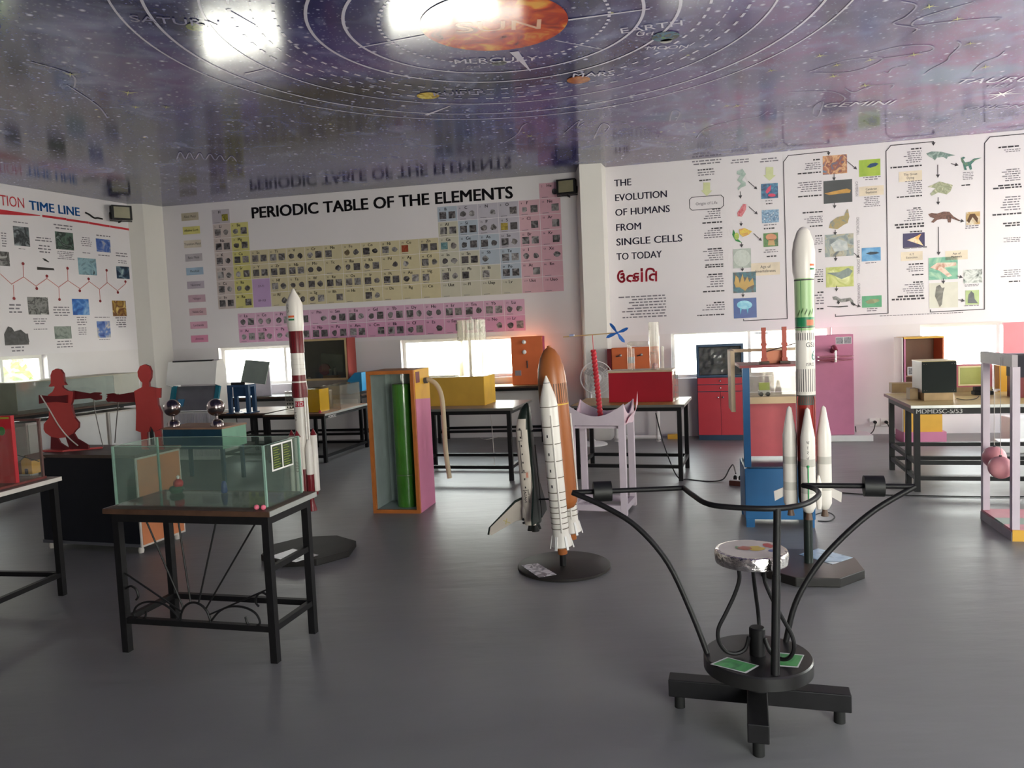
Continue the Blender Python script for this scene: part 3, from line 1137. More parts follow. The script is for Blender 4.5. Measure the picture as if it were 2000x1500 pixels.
for a in ((130, 268, 192, 284, 1, 'r'), (0, 372, 200, 388, 1, 'r'), (0, 540, 205, 556, 1, 'r'), (30, 658, 212, 674, 1, 'r'), (105, 755, 212, 770, 1, 'r'), (150, 825, 208, 840, 1, 'r'), (175, 925, 212, 955, 2, 'r'), (155, 1145, 215, 1175, 2, 'r'), (155, 1238, 218, 1255, 1, 'r'), (155, 1358, 222, 1374, 1, 'r'),
          (835, 190, 935, 206, 1, 'r'), (708, 325, 938, 342, 1, 'r'), (708, 545, 940, 560, 1, 'r'), (870, 622, 938, 636, 1, 'r'), (712, 745, 955, 785, 2, 'r'), (830, 796, 950, 810, 1, 'r'), (795, 1035, 950, 1050, 1, 'r'), (865, 1110, 950, 1124, 1, 'r'), (845, 1165, 945, 1180, 1, 'r'), (710, 1270, 958, 1310, 2, 'r'), (1215, 455, 1318, 470, 1, 'c'),
          (1480, 178, 1656, 196, 1, 'r'), (1425, 462, 1670, 498, 2, 'r'), (1430, 672, 1668, 690, 1, 'r'), (1500, 735, 1656, 770, 2, 'r'), (1540, 1160, 1658, 1176, 1, 'r')):
    scr(ev, Z5, *a, mt=m_dk, fill=0.62)

m_chipb = mat('beige_chip', 'e0d2bc', 0.5)
m_leafy = mat('pale_green_print', 'cdd2a2', 0.5)


def chip(Zf, x0, y0, x1, y1, lines):
    u0, z1 = W.uv(*Zf(x0, y0))
    u1, z0 = W.uv(*Zf(x1, y1))
    bb = B()
    bb.rect(u0, z0, u1, z1, -0.005, m_chipb)
    n = len(lines)
    for i, s_ in enumerate(lines):
        h = (z1 - z0) * 0.22
        bb.text(s_, (u0 + u1) / 2, z1 - (z1 - z0) * (0.42 + 0.34 * i), h, m_dk, y=-0.007, align='c', sx=0.9)
    bb.build('caption_chip', ev)


chip(Z4, 1262, 955, 1475, 1035, ['Age of', 'Invertebrates'])
chip(Z5, 478, 470, 660, 525, ['Cambrian', 'Explosion'])
chip(Z5, 770, 360, 940, 422, ['The Great', 'Dying'])
chip(Z5, 785, 948, 945, 1004, ['K-T', 'Extinction'])
chip(Z5, 1110, 940, 1275, 998, ['Age of', 'Mammals'])
bb = B()
u0, z1 = W.uv(*Z4(812, 472))
u1, z0 = W.uv(*Z4(1062, 548))
rr = [(u0 + 0.03, z1), (u1 - 0.03, z1), (u1, z1 - 0.03), (u1, z0 + 0.03), (u1 - 0.03, z0), (u0 + 0.03, z0), (u0, z0 + 0.03), (u0, z1 - 0.03), (u0 + 0.03, z1)]
bb.line(rr, 0.008, -0.006, m_dk)
bb.text('Origin of Life', (u0 + u1) / 2, z0 + 0.06, 0.035, m_grey, y=-0.006, align='c')
bb.build('origin_box', ev)


def fat_arrow(x, y0, y1, hw):
    bb = B()
    pts = [(x - hw * 0.6, y0), (x + hw * 0.6, y0), (x + hw * 0.6, y1 - 42), (x + hw, y1 - 42), (x, y1), (x - hw, y1 - 42), (x - hw * 0.6, y1 - 42)]
    bb.flat([W.uv(*Z4(*p)) for p in pts], -0.006, m_leafy)
    bb.build('pale_arrow', ev)


fat_arrow(938, 362, 462, 42)
fat_arrow(1398, 250, 350, 46)


def photo(Zf, x0, y0, x1, y1, cols, sc=9, name='printed_photo', par=None, w=None, extra=()):
    w, par = w or W, par or ev
    a, b = w.uv(*Zf(x0, y0)), w.uv(*Zf(x1, y1))
    bb = B()
    bb.rect(a[0], b[1], b[0], a[1], -0.005, pic(cols, sc, random.uniform(0, 9)))
    for poly, c in extra:
        bb.flat([w.uv(*Zf(*p)) for p in poly], -0.007, pic(c, sc * 1.5, random.uniform(0, 9)) if isinstance(c, list) else mat('ink_' + c, c, 0.5))
    bb.build(name, par)


def shape(Zf, polys, name='printed_drawing', par=None, w=None):
    w, par = w or W, par or ev
    bb = B()
    for i, (poly, c) in enumerate(polys):
        bb.flat([w.uv(*Zf(*p)) for p in poly], -0.006 - 0.0006 * i, pic(c, 16, random.uniform(0, 9)) if isinstance(c, list) else mat('ink_' + c, c, 0.5))
    bb.build(name, par)


def ell(cx, cy, rx, ry, n=16, a0=0.0):
    return [(cx + rx * math.cos(2 * math.pi * i / n + a0), cy + ry * math.sin(2 * math.pi * i / n + a0)) for i in range(n)]


photo(Z4, 1336, 374, 1461, 474, ['16283a', '2a5a86', '5aa0b8'], 12, extra=[([(1385, 400), (1410, 380), (1405, 420), (1380, 445), (1368, 430)], 'd85a78'), (ell(1415, 455, 28, 12), 'd0506e')])
photo(Z4, 1341, 566, 1467, 652, ['5f86ac', '9ab8d0', '35638c', 'dfe8f0'], 18)
photo(Z4, 1352, 735, 1462, 828, ['2f5a34', '5f8a4a', '24452a'], 14, extra=[(ell(1410, 762, 40, 26), 'd99a78'), ([(1392, 775), (1430, 775), (1438, 822), (1386, 822)], 'c9a878')])
photo(Z4, 1130, 850, 1264, 984, ['9aa39c', 'b4bcb4'], 12, extra=[(ell(1197, 915, 62, 62, 24), ['b8c0b8', 'c8cfc8'])])
photo(Z4, 1130, 1022, 1300, 1164, ['1c3f5a', '2f6a78', '4a3a30'], 9, extra=[([(1140, 1100), (1150, 1040), (1170, 1060), (1180, 1100), (1200, 1030), (1215, 1090), (1235, 1050), (1250, 1090), (1275, 1060), (1285, 1110), (1240, 1130), (1220, 1155), (1180, 1130), (1150, 1130)], 'c9a868')])
photo(Z4, 1134, 1212, 1305, 1350, ['1f3f8c', '24509a'], 6, extra=[(ell(1215, 1258, 56, 32, 20, 0.3), ['5ab4d8', 'a8e0ee']), ([(1180, 1280), (1186, 1330), (1195, 1284)], '6fc0dc'), ([(1230, 1285), (1238, 1322), (1244, 1284)], '6fc0dc')])
shape(Z4, [([(1160, 280), (1200, 262), (1226, 300), (1196, 345), (1222, 360), (1226, 385), (1190, 400), (1170, 420), (1165, 405), (1190, 370), (1160, 345), (1185, 310), (1158, 300)], ['b4c4bc', '8fa89c'])])
shape(Z4, [([(1205, 520), (1228, 520), (1226, 560), (1195, 612), (1165, 610), (1162, 585)], ['c04a58', 'd88a90', 'b8343f'])])
shape(Z4, [([(1135, 705), (1125, 745), (1150, 790), (1200, 805), (1160, 770), (1148, 735)], '3a8a4a'), (ell(1158, 755, 18, 26), ['6fae4a', 'd6d060']), ([(1175, 705), (1215, 695), (1270, 720), (1245, 745), (1205, 760), (1180, 740)], ['d8a048', 'e0c84a', 'c86a50'])])
photo(Z5, 212, 245, 392, 368, ['3f7fa0', 'b06a48', 'dcb48a', '8a3f28', '2f6a8a'], 8)
photo(Z5, 478, 275, 636, 384, ['8fae3a', 'a8c048'], 5, extra=[([(535, 325), (560, 300), (600, 292), (622, 300), (600, 318), (560, 330)], '2f4a70')])
photo(Z5, 218, 428, 430, 578, ['1d2126', '22282e'], 6, extra=[([(225, 518), (300, 500), (390, 482), (418, 492), (412, 512), (330, 520), (260, 530)], ['c89a48', 'b08038'])])
shape(Z5, [([(258, 770), (270, 725), (320, 690), (370, 680), (390, 635), (398, 632), (408, 690), (395, 735), (370, 745), (320, 780)], ['8a8a68', 'a89058', '6f7f80'])])
photo(Z5, 228, 822, 440, 972, ['6a747a', '8f9a98', 'b0a890', '4a545c'], 8, extra=[([(270, 890), (330, 850), (390, 870), (400, 930), (300, 945)], ['c8ccc8', '9fa8ac'])])
photo(Z5, 236, 1060, 440, 1196, ['c8cc7a', 'a8b04a', 'd8dc9a'], 5, extra=[([(240, 1100), (330, 1095), (400, 1062), (432, 1085), (410, 1120), (350, 1145), (300, 1120)], ['7f8f88', '5a6a64'])])
shape(Z5, [([(283, 1275), (310, 1270), (345, 1290), (385, 1285), (415, 1280), (435, 1300), (440, 1325), (428, 1330), (412, 1305), (385, 1310), (350, 1315), (320, 1300), (290, 1295)], ['1f1d20', '8a8a88']), ([(245, 1343), (330, 1344), (395, 1338), (400, 1346), (330, 1352), (245, 1347)], '2a282a'), ([(325, 1300), (340, 1315), (330, 1330), (318, 1318)], '2a282a'), ([(425, 1310), (455, 1330), (440, 1340), (420, 1325)], '2a282a')])
photo(Z5, 498, 918, 638, 1008, ['2a66a0', '4a90c4', '7fb4d8'], 4, extra=[([(528, 958), (560, 945), (610, 945), (630, 952), (600, 962), (560, 966)], '33414c')])
photo(Z5, 500, 1270, 645, 1348, ['2f8a5a', '3f9a68'], 5, extra=[([(525, 1310), (560, 1292), (620, 1290), (630, 1305), (590, 1322), (540, 1325)], ['6f7a4a', '8a9060'])])
shape(Z5, [([(970, 225), (1010, 210), (1080, 212), (1130, 225), (1185, 238), (1130, 248), (1120, 265), (1095, 250), (1050, 255), (1035, 275), (1015, 258), (990, 248)], ['8aa098', '6a807a', 'a8b8b0'])])
shape(Z5, [([(1225, 258), (1245, 248), (1258, 258), (1240, 265), (1255, 290), (1290, 285), (1320, 262), (1378, 255), (1330, 275), (1300, 305), (1306, 340), (1290, 345), (1280, 315), (1262, 322), (1268, 345), (1250, 345), (1240, 300), (1230, 285)], ['2f5a5a', '4a7a70', '7a8a6a'])])
shape(Z5, [([(980, 470), (1070, 430), (1165, 455), (1150, 500), (1120, 525), (1060, 510), (1010, 535), (1000, 520), (1040, 480)], ['b0b498', '8f9478', 'c8c8a8'])])
shape(Z5, [([(985, 670), (1010, 660), (1050, 665), (1100, 650), (1140, 652), (1170, 685), (1220, 715), (1210, 720), (1155, 700), (1150, 730), (1130, 730), (1125, 705), (1080, 705), (1050, 712), (1025, 732), (1005, 728), (1030, 700), (1000, 690)], ['5a3f3a', '7a564a', '3f2c2a'])])
photo(Z5, 1262, 655, 1365, 742, ['c8b080', 'b8945a', 'e0d8c8'], 8, extra=[([(1268, 720), (1290, 670), (1325, 665), (1350, 700), (1345, 735), (1310, 690), (1285, 735)], '5a3f28')])
photo(Z5, 800, 812, 960, 910, ['1f2450', '3a2a5a'], 5, extra=[([(830, 860), (880, 840), (935, 812), (915, 850), (950, 900), (890, 880)], ['f0b060', 'f4e0c0', 'c06a50'])])
photo(Z5, 988, 990, 1202, 1142, ['8fc0a0', '6aa890', 'b8d8b8'], 5, extra=[([(1000, 1060), (1050, 1025), (1190, 1022), (1190, 1045), (1100, 1060), (1160, 1120), (1130, 1130), (1070, 1085)], ['d8a890', 'e8d0c0', 'b07a60'])])
photo(Z5, 1242, 1078, 1380, 1170, ['4a5a54', 'd8dcd8', '2f3a36'], 9)
photo(Z5, 992, 1175, 1204, 1350, ['d4d2c4', 'cccabc'], 4, extra=[([(1045, 1200), (1070, 1185), (1085, 1210), (1105, 1205), (1095, 1240), (1085, 1330), (1070, 1350), (1055, 1310), (1035, 1270)], ['3a3834', '8a8880'])])
photo(Z5, 1258, 1228, 1358, 1330, ['b8c890', 'a0b47a'], 6, extra=[([(1275, 1320), (1280, 1260), (1300, 1232), (1320, 1250), (1325, 1290), (1350, 1322)], ['6a6e70', '4a4c50'])])
for s_, x, y, h in (('CAMBRIAN', 452, 430, 110), ('ORDOVICIAN', 460, 690, 130), ('SILURIAN', 464, 860, 105), ('DEVONIAN', 466, 1000, 105), ('CARBONIFEROUS', 468, 1175, 150)):
    bb = B()
    u0, z0 = W.uv(*Z5(x, y))
    L = z0 - W.uv(*Z5(x, y + h))[1]
    bb.text(s_, 0, 0, 0.03, m_grey, width=L, xf=lambda a, b_: (u0 + b_, -0.006, z0 - a))
    bb.build('period_lettering', ev)


def arr(Zf, a, b, w=0.008):
    bb = B()
    bb.arrow(W.uv(*Zf(*a)), W.uv(*Zf(*b)), w, -0.0075, m_dk, 5.0)
    bb.build('arrow', ev)


for a, b in (((1184, 430), (1186, 480)), ((1190, 650), (1190, 684)), ((1194, 805), (1194, 838)), ((1200, 984), (1200, 1014)), ((1204, 1170), (1204, 1204)), ((1243, 355), (1308, 412)), ((1248, 540), (1312, 596)), ((1283, 736), (1342, 790))):
    arr(Z4, a, b)
for a, b in (((296, 374), (296, 424)), ((300, 576), (300, 628)), ((304, 786), (304, 824)), ((308, 974), (308, 1014)), ((314, 1196), (314, 1236)), ((395, 285), (464, 342)), ((442, 955), (484, 990)), ((448, 1335), (492, 1346)),
             ((1055, 310), (1056, 404)), ((1058, 548), (1058, 602)), ((1060, 765), (1062, 970)), ((1096, 1142), (1096, 1180)), ((1155, 300), (1208, 312)), ((1210, 716), (1250, 722)), ((1195, 1122), (1240, 1134)), ((1208, 1296), (1254, 1306))):
    arr(Z5, a, b)


def bracket(px, arrow_end=True):
    bb = B()
    pts = [W.uv(*p) for p in px]
    bb.line(pts[:-1], 0.010, -0.0065, m_dk)
    if arrow_end:
        bb.arrow(pts[-2], pts[-1], 0.010, -0.0065, m_dk, 4.0)
    else:
        bb.line(pts[-2:], 0.010, -0.0065, m_dk)
    bb.build('flow_line', ev)


bracket([Z4(1208, 1362), Z4(1208, 1374), Z4(1528, 1358), Z4(1500, 212), Z4(1535, 165), Z5(256, 210), Z5(256, 240)])
bracket([Z5(306, 1404), Z5(306, 1418), Z5(692, 1394), Z5(676, 208), Z5(712, 166), Z5(1024, 138), Z5(1024, 168)])
bracket([Z5(1002, 1370), Z5(1002, 1386), Z5(1397, 1365), Z5(1398, 150), Z5(1436, 104), Z5(1700, 80), Z5(1760, 76)], False)

# ---- transport time line on the left wall
W = wall_left
Z1 = zoomer(0, 340, 5.0)
ZB = zoomer(0, 640, 4.0)
tl = mural('timeline_mural', 'white time line print with red and blue title on the left wall', W)
B().box(W.uv(-400, 500)[0], -0.003, W.uv(100, 692)[1] + 0.01, W.uv(255, 500)[0], 0.0, HC - 0.004, m_sheet).build('mural_sheet', tl)
bb = B()
m_tred, m_tblue = mat('title_red', 'c0303a', 0.5), mat('title_blue', '1f6ab8', 0.5)
fit_text(bb, W, 'TION', Z1(2, 305), Z1(243, 332), Z1(2, 205), m_tred)
u0, z0 = W.uv(*Z1(-6, 305))
bb.text('TRANSPORTA', u0, z0, W.uv(*Z1(2, 205))[1] - W.uv(*Z1(2, 305))[1], m_tred, y=-0.006, align='r', sx=0.85)
bb.build('red_title_lettering', tl)
bb = B()
fit_text(bb, W, 'TIME LINE', Z1(285, 340), Z1(780, 416), Z1(285, 255), m_tblue, 2)
bb.build('blue_title_lettering', tl)
bb = B()
bb.flat([W.uv(*Z1(-300, 330)), W.uv(*Z1(0, 395)), W.uv(*Z1(390, 410)), W.uv(*Z1(390, 402)), W.uv(*Z1(0, 345)), W.uv(*Z1(-300, 290))], -0.006, m_tred)
for a, b in (((420, 410), (635, 440)), ((655, 446), (855, 474)), ((875, 478), (1060, 510)), ((1080, 513), (1255, 541))):
    bb.line([W.uv(*Z1(*a)), W.uv(*Z1(*b))], 0.03, -0.006, m_tred)
bb.build('red_rule', tl)
for a in ((0, 570, 60, 720, 6, 'c'), (105, 458, 285, 480, 1, 'c'), (165, 724, 262, 738, 1, 'c'), (335, 612, 505, 665, 2, 'c'), (360, 690, 495, 780, 3, 'c'), (515, 485, 715, 545, 2, 'c'), (545, 750, 725, 835, 5, 'c'), (780, 612, 890, 710, 5, 'c'), (790, 762, 890, 782, 1, 'c'), (930, 590, 1080, 618, 1, 'c'), (945, 785, 1082, 808, 1, 'c'), (1120, 765, 1245, 815, 2, 'c'), (1140, 840, 1240, 880, 2, 'c'),
          (60, 1270, 225, 1375, 3, 'c'), (315, 1410, 460, 1480, 3, 'c'), (505, 1295, 685, 1400, 4, 'c'), (735, 1395, 850, 1490, 4, 'c'), (910, 1395, 1075, 1415, 1, 'c'), (1120, 1400, 1240, 1490, 4, 'c')):
    scr(tl, Z1, *a, fill=0.4)
for a in ((80, 150, 190, 205, 2, 'c'), (248, 10, 380, 25, 1, 'c'), (430, 105, 570, 170, 3, 'c'), (600, 0, 680, 65, 4, 'c'), (770, 90, 860, 102, 1, 'c'), (915, -30, 990, 10, 2, 'c')):
    scr(tl, ZB, *a, fill=0.4)
PH = [(Z1, -60, 750, 96, 900, ['9a9a98', '3a3838', 'c8c6c4']), (Z1, 122, 505, 292, 710, ['6a7478', '2a2c30', 'a0a8ac']), (Z1, 532, 558, 722, 746, ['2f4438', '5a7064', '1f2a26', '8a9a94']), (Z1, 754, 815, 946, 990, ['6a8a9a', '8fb0ba', '2f3a40']),
      (Z1, 932, 628, 1082, 768, ['1f3a7a', '4a6ab0', 'c8c0b0']), (Z1, 1130, 898, 1266, 1026, ['141c30', '24405a', '9ab0b4']), (Z1, 262, 1200, 478, 1372, ['1c1c1c', '8a8a88', '3a3a3a', 'c0c0bc']), (Z1, 698, 1218, 874, 1376, ['1f4a94', '3f78c0', '8fb4d8']),
      (Z1, 1090, 1235, 1236, 1388, ['b09040', '6a3a28', 'd8bc70']), (ZB, 420, -10, 560, 85, ['5a6460', '8a948c', '38403c']), (ZB, 752, -50, 866, 76, ['1f3f8a', '5a7ab8', 'd8c8a8']), (ZB, 30, 50, 225, 132, ['2a2a2c', '5a5a5a', '181818'])]
for Zf, x0, y0, x1, y1, cols in PH:
    photo(Zf, x0, y0, x1, y1, cols, 8, par=tl, w=W)
shape(ZB, [([(30, 50), (60, -10), (90, 0), (110, 30), (160, 15), (215, 60), (228, 110), (200, 132), (40, 130)], ['1f1f22', '4a4a4c'])], 'printed_locomotive', tl, W)
shape(Z1, [([(410, 820), (440, 828), (478, 858), (470, 862), (430, 845)], '2a2a2a')], 'printed_aeroplane', tl, W)
shape(Z1, [([(358, 906), (520, 920), (530, 940), (360, 935)], '3a3634')], 'printed_airship', tl, W)
bb = B()
up = [(0, 975), (110, 1075), (228, 1005), (350, 1095), (455, 1020), (570, 1105), (660, 1040), (780, 1120), (868, 1050), (968, 1125), (1045, 1060), (1145, 1140), (1225, 1070)]
bb.line([W.uv(*Z1(*p)) for p in up], 0.009, -0.006, mat('pale_red_line', 'c87a78', 0.5))
for a, b in (((128, 1085), (134, 1215)), ((228, 1005), (222, 875)), ((352, 1095), (356, 1118)), ((455, 1020), (455, 996)), ((572, 1105), (578, 1225)), ((660, 1035), (656, 920)), ((776, 1120), (776, 1140)), ((864, 1050), (862, 1024)), ((968, 1125), (976, 1240)), ((1042, 1060), (1038, 940)), ((1145, 1140), (1148, 1156)), ((1222, 1070), (1222, 1050))):
    bb.line([W.uv(*Z1(*a)), W.uv(*Z1(*b))], 0.009, -0.006, mat('pale_red_line', 'c87a78', 0.5))
    u, z = W.uv(*Z1(*b))
    bb.flat([(u + 0.021 * math.cos(i * math.pi / 4), z + 0.021 * math.sin(i * math.pi / 4)) for i in range(8)], -0.0065, mat('dot_red', '8a2a30', 0.5))
bb.build('zigzag_line', tl)
# ---------------------------------------------------------------- shared finishes
m_black = mat('black_painted_metal', '141315', 0.5, var=0.2, scale=20, spec=0.25)
m_tan = mat('tan_laminate', 'b08a72', 0.55, var=0.10, scale=5, spec=0.25)
m_cream = mat('cream_laminate', 'c8b078', 0.4, var=0.10, scale=5)
m_brown = mat('dark_brown_edge', '4a3428', 0.5, var=0.25, scale=12)
m_silver = mat('silver_edge', 'a8a9a6', 0.35, metal=0.4, var=0.1)
m_white = mat('white_gloss', 'e4e2e0', 0.3, var=0.03)
m_offw = mat('off_white', 'cfc8c2', 0.5, var=0.05)
m_red = mat('red_paint', 'b02730', 0.45, var=0.08)
m_redbox = mat('crimson_paint', 'a8192a', 0.4, var=0.05)
m_dred = mat('dark_red_board', '6a1c22', 0.5, var=0.15)
m_blue = mat('blue_paint', '12588a', 0.4, var=0.08)
m_dblue = mat('dark_blue_paint', '1f3a52', 0.45, var=0.15)
m_pink = mat('pink_paint', 'c67898', 0.45, var=0.05)
m_ygold = mat('golden_yellow', 'd9a53a', 0.45, var=0.06)
m_orange = mat('orange_laminate', 'd06a3c', 0.45, var=0.05)
m_orpale = mat('pale_orange', 'd6875c', 0.5, var=0.06)
m_chrome = mat('chrome', 'c8c6c6', 0.12, metal=1.0, var=0.02)
m_lav = mat('lavender_white_paint', 'c3b6c0', 0.5, var=0.06)
m_rubber = mat('black_rubber', '141414', 0.7, var=0.1)
m_cable = mat('black_cable', '1a191a', 0.6)
m_wood = mat('plain_wood', 'a08660', 0.55, var=0.18, scale=9)
m_paper = mat('paper', 'd8d6d4', 0.6, var=0.03)
m_greenglass = glass('green_edge_glass', 'f1f6f3', haze=0.06, hz='a5b8ae')
m_clear = glass('clear_acrylic', 'fafbf8', haze=0.02)
m_dusty = glass('dusty_acrylic', 'f4f3ef', haze=0.10, hz='c8c4bc')
m_gedge = mat('green_glass_edge', '7f9c90', 0.2, var=0.08)


def frame2(a, b, z=0.0):
    """origin, yaw and width from the two front corners"""
    pa, pb = P(a[0], a[1], z), P(b[0], b[1], z)
    d = pb - pa
    return pa, math.atan2(d.y, d.x), d.length


def loc_xy(org, rz, lx, ly, z=0.0):
    return Vector((org[0] + lx * math.cos(rz) - ly * math.sin(rz), org[1] + lx * math.sin(rz) + ly * math.cos(rz), z))


def table(label, org, rz, w, d, h, top=None, edge=None, leg=0.035, rails=(0.14,), group=None, lip=0.03, side_edge=None, apron=0.04, sides=('f', 'b', 'l', 'r'), mid=False):
    t = thing('display_table', label, 'table', (org[0], org[1], 0), rz, group)
    top, edge = top or m_tan, edge or m_brown
    B().box(-lip, -lip, h - 0.022, w + lip, d + lip, h, top).build('tabletop', t, bevel=0.003)
    e = B()
    e.box(-lip - 0.004, -lip - 0.006, h - 0.026, w + lip + 0.004, -lip, h - 0.001, edge)
    e.box(-lip - 0.004, d + lip, h - 0.026, w + lip + 0.004, d + lip + 0.006, h - 0.001, edge)
    e.box(-lip - 0.006, -lip, h - 0.026, -lip, d + lip, h - 0.001, side_edge or edge)
    e.box(w + lip, -lip, h - 0.026, w + lip + 0.006, d + lip, h - 0.001, side_edge or edge)
    e.build('edge_band', t)
    f = B()
    f.box(0, 0, h - 0.026 - apron, w, 0.03, h - 0.026, m_black)
    f.box(0, d - 0.03, h - 0.026 - apron, w, d, h - 0.026, m_black)
    f.box(0, 0.03, h - 0.026 - apron, 0.03, d - 0.03, h - 0.026, m_black)
    f.box(w - 0.03, 0.03, h - 0.026 - apron, w, d - 0.03, h - 0.026, m_black)
    f.build('apron', t)
    hl = h - 0.026 - apron
    for x in (0, w - leg):
        for y in (0, d - leg):
            B().box(x, y, 0, x + leg, y + leg, hl, m_black).build('leg', t)
    if mid:
        B().box(0, d * 0.3, 0, leg, d * 0.3 + leg, hl, m_black).build('leg', t)
    rt = leg * 0.8
    for z in rails:
        for s_ in sides:
            bx = {'f': (leg, 0.004, w - leg, 0.004 + rt), 'b': (leg, d - rt - 0.004, w - leg, d - 0.004), 'l': (0.004, leg, 0.004 + rt, d - leg), 'r': (w - rt - 0.004, leg, w - 0.004, d - leg)}[s_]
            B().box(bx[0], bx[1], z, bx[2], bx[3], z + rt, m_black).build('stretcher', t)
    return t


def cable(label, pts, r=0.006, mt=None, name='power_cable', cat='cable', n=6):
    bb = B().tube(smooth_path(pts, 6), r, mt or m_cable, 6)
    return tag(bb.build(name), label, cat)


# ================================================================ big gyroscope-style stand, right foreground
AX = Vector((0.90, 2.915, 0))
t = thing('balance_stand', 'black tubular balance stand with round seat and two cylinder weights in right foreground', 'exhibit stand', AX)
ba = P(1328, 1380) - AX
bb_ = P(1640, 1410) - AX
ba.z = bb_.z = 0
dirA = (bb_ - ba).normalized()
cA = (ba + bb_) / 2
dirB = Vector((dirA.y, -dirA.x, 0))


def rb(bb, c, half0, half1, dv, w, z0, z1, mt):
    a, b = c + dv * half0, c + dv * half1
    bb.bar((a.x, a.y, (z0 + z1) / 2), (b.x, b.y, (z0 + z1) / 2), w, z1 - z0, mt)


hA = (bb_ - ba).length / 2
x = B()
rb(x, cA, -hA - 0.04, hA + 0.04, dirA, 0.075, 0.055, 0.125, m_black)
x.build('base_bar', t, bevel=0.004)
x = B()
rb(x, cA, -hA - 0.02, -0.0376, dirB, 0.075, 0.0555, 0.1255, m_black)
rb(x, cA, 0.0376, hA + 0.03, dirB, 0.075, 0.0555, 0.1255, m_black)
x.build('base_bar', t, bevel=0.004)
for v in (cA - dirA * hA, cA + dirA * hA, cA - dirB * (hA - 0.02), cA + dirB * hA):
    B().lathe([(0.021, 0), (0.021, 0.054)], m_rubber, 16, v).build('foot', t)
B().lathe([(0.05, 0.126), (0.05, 0.199)], m_black, 20).build('hub', t)
B().lathe([(0.19, 0.2), (0.203, 0.204), (0.203, 0.25), (0.198, 0.256), (0.0, 0.256)], mat('black_disc', '1f1e1e', 0.3, var=0.2, scale=8), 56).build('base_disc', t)
B().lathe([(0.03, 0.257), (0.03, 0.36), (0.026, 0.365), (0.0, 0.365)], m_black, 20).build('central_post', t)
# handrail
rail_px = [(1335, 953), (1352, 966), (1385, 985), (1450, 992), (1518, 993), (1570, 985), (1598, 968), (1592, 955), (1568, 948)]
rp = [P(a, b, 0.86) - AX for a, b in rail_px]
B().tube(smooth_path(rp, 5), 0.0105, m_black, 10).build('hoop_rail', t)
tipL, tipR = P(1118, 962, 0.86) - AX, P(1787, 950, 0.86) - AX
for tip, end, disc_px, via in ((tipL, rp[0], (1381, 1275), [(1352, 1200), (1305, 1100), (1245, 1030), (1182, 990)]), (tipR, rp[-1], (1535, 1253), [(1553, 1180), (1592, 1110), (1645, 1050), (1710, 995)])):
    B().tube([end, tip], 0.0105, m_black, 10).build('cross_bar', t)
    foot = P(disc_px[0], disc_px[1], 0.256) - AX
    d = tip - foot
    org = (AX.x + foot.x, AX.y + foot.y)
    rz = math.atan2(d.y, d.x)
    L = math.hypot(d.x, d.y)
    pts = [foot]
    for k, vpx in enumerate(via):
        u, z = onplane(vpx[0], vpx[1], org, rz)
        pts.append(foot + Vector((math.cos(rz) * u, math.sin(rz) * u, z - 0.256)))
    pts.append(tip)
    B().tube(smooth_path(pts, 5), 0.0115, m_black, 10).build('curved_arm', t)
    c = end + (tip - end) * (0.73 if tip is tipL else 0.64)
    dv = (tip - end).normalized()
    hw = 0.037
    B().tube([c - dv * hw, c - dv * hw * 0.999, c + dv * hw * 0.999, c + dv * hw], 0.042, mat('black_weight', '121213', 0.5), 28).build('cylinder_weight', t)
pb_, pt_ = P(1514, 1317, 0.256) - AX, P(1518, 993, 0.86) - AX
x = B()
x.tube([pb_, pb_ + (pt_ - pb_) * 0.60], 0.0155, m_black, 12)
x.build('upright_post', t)
x = B().tube([pb_ + (pt_ - pb_) * 0.60, pt_], 0.0135, m_black, 12)
x.build('upright_post', t)
# seat with a printed disc under clear cover
sc_ = P(1467, 1072, 0.67) - AX
sc_.z = 0
prof = [(0.118, 0.618), (0.134, 0.622), (0.138, 0.655), (0.132, 0.668), (0.122, 0.670)]
B().lathe(prof, mat('hammered_chrome', 'c9c3c0', 0.16, metal=1.0, var=0.3, scale=40, bump=0.6), 64, sc_).build('seat_rim', t)
x = B().lathe([(0.121, 0.664), (0.121, 0.6705), (0.0, 0.6705)], mat('seat_print_base', 'c9bfb6', 0.25, var=0.06), 48, sc_)
s_ = x.build('seat', t)
x = B()


def blob(cx_, cy_, rx, ry, mt, z=0.6712, n=12, seed=1):
    rnd = random.Random(seed)
    x.add([(sc_.x + cx_ + rx * rnd.uniform(.7, 1) * math.cos(2 * math.pi * i / n), sc_.y + cy_ + ry * rnd.uniform(.7, 1) * math.sin(2 * math.pi * i / n), z) for i in range(n)], [tuple(range(n))], mt)


blob(0.02, 0.0, 0.035, 0.04, mat('seat_yellow', 'd8b832', 0.3), seed=2)
blob(-0.02, 0.01, 0.03, 0.03, mat('seat_red', 'b0503a', 0.3), 0.6716, seed=3)
blob(-0.045, 0.02, 0.012, 0.025, mat('seat_green', '4a7a3a', 0.3), seed=4)
blob(0.075, 0.03, 0.02, 0.035, mat('seat_scarlet', 'c03030', 0.3), seed=5)
blob(0.07, -0.04, 0.02, 0.02, mat('seat_blue', '2f4a8a', 0.3), seed=6)
x.build('seat_picture', s_)
for az in (185, 70, -50):
    a = R_(az)
    pr = [(0.055, 0.618), (0.052, 0.56), (0.075, 0.50), (0.115, 0.43), (0.150, 0.37), (0.152, 0.32), (0.125, 0.278), (0.085, 0.268), (0.05, 0.285), (0.033, 0.33)]
    k = [1, 1, 1, 1, 1, 1, 1, 1, 1, 1]
    pts = [Vector((sc_.x * (z - 0.33) / 0.29 + r * math.cos(a), sc_.y * (z - 0.33) / 0.29 + r * math.sin(a), z)) for r, z in pr]
    B().tube(smooth_path(pts, 6), 0.0078, m_black, 8).build('seat_leg', t)
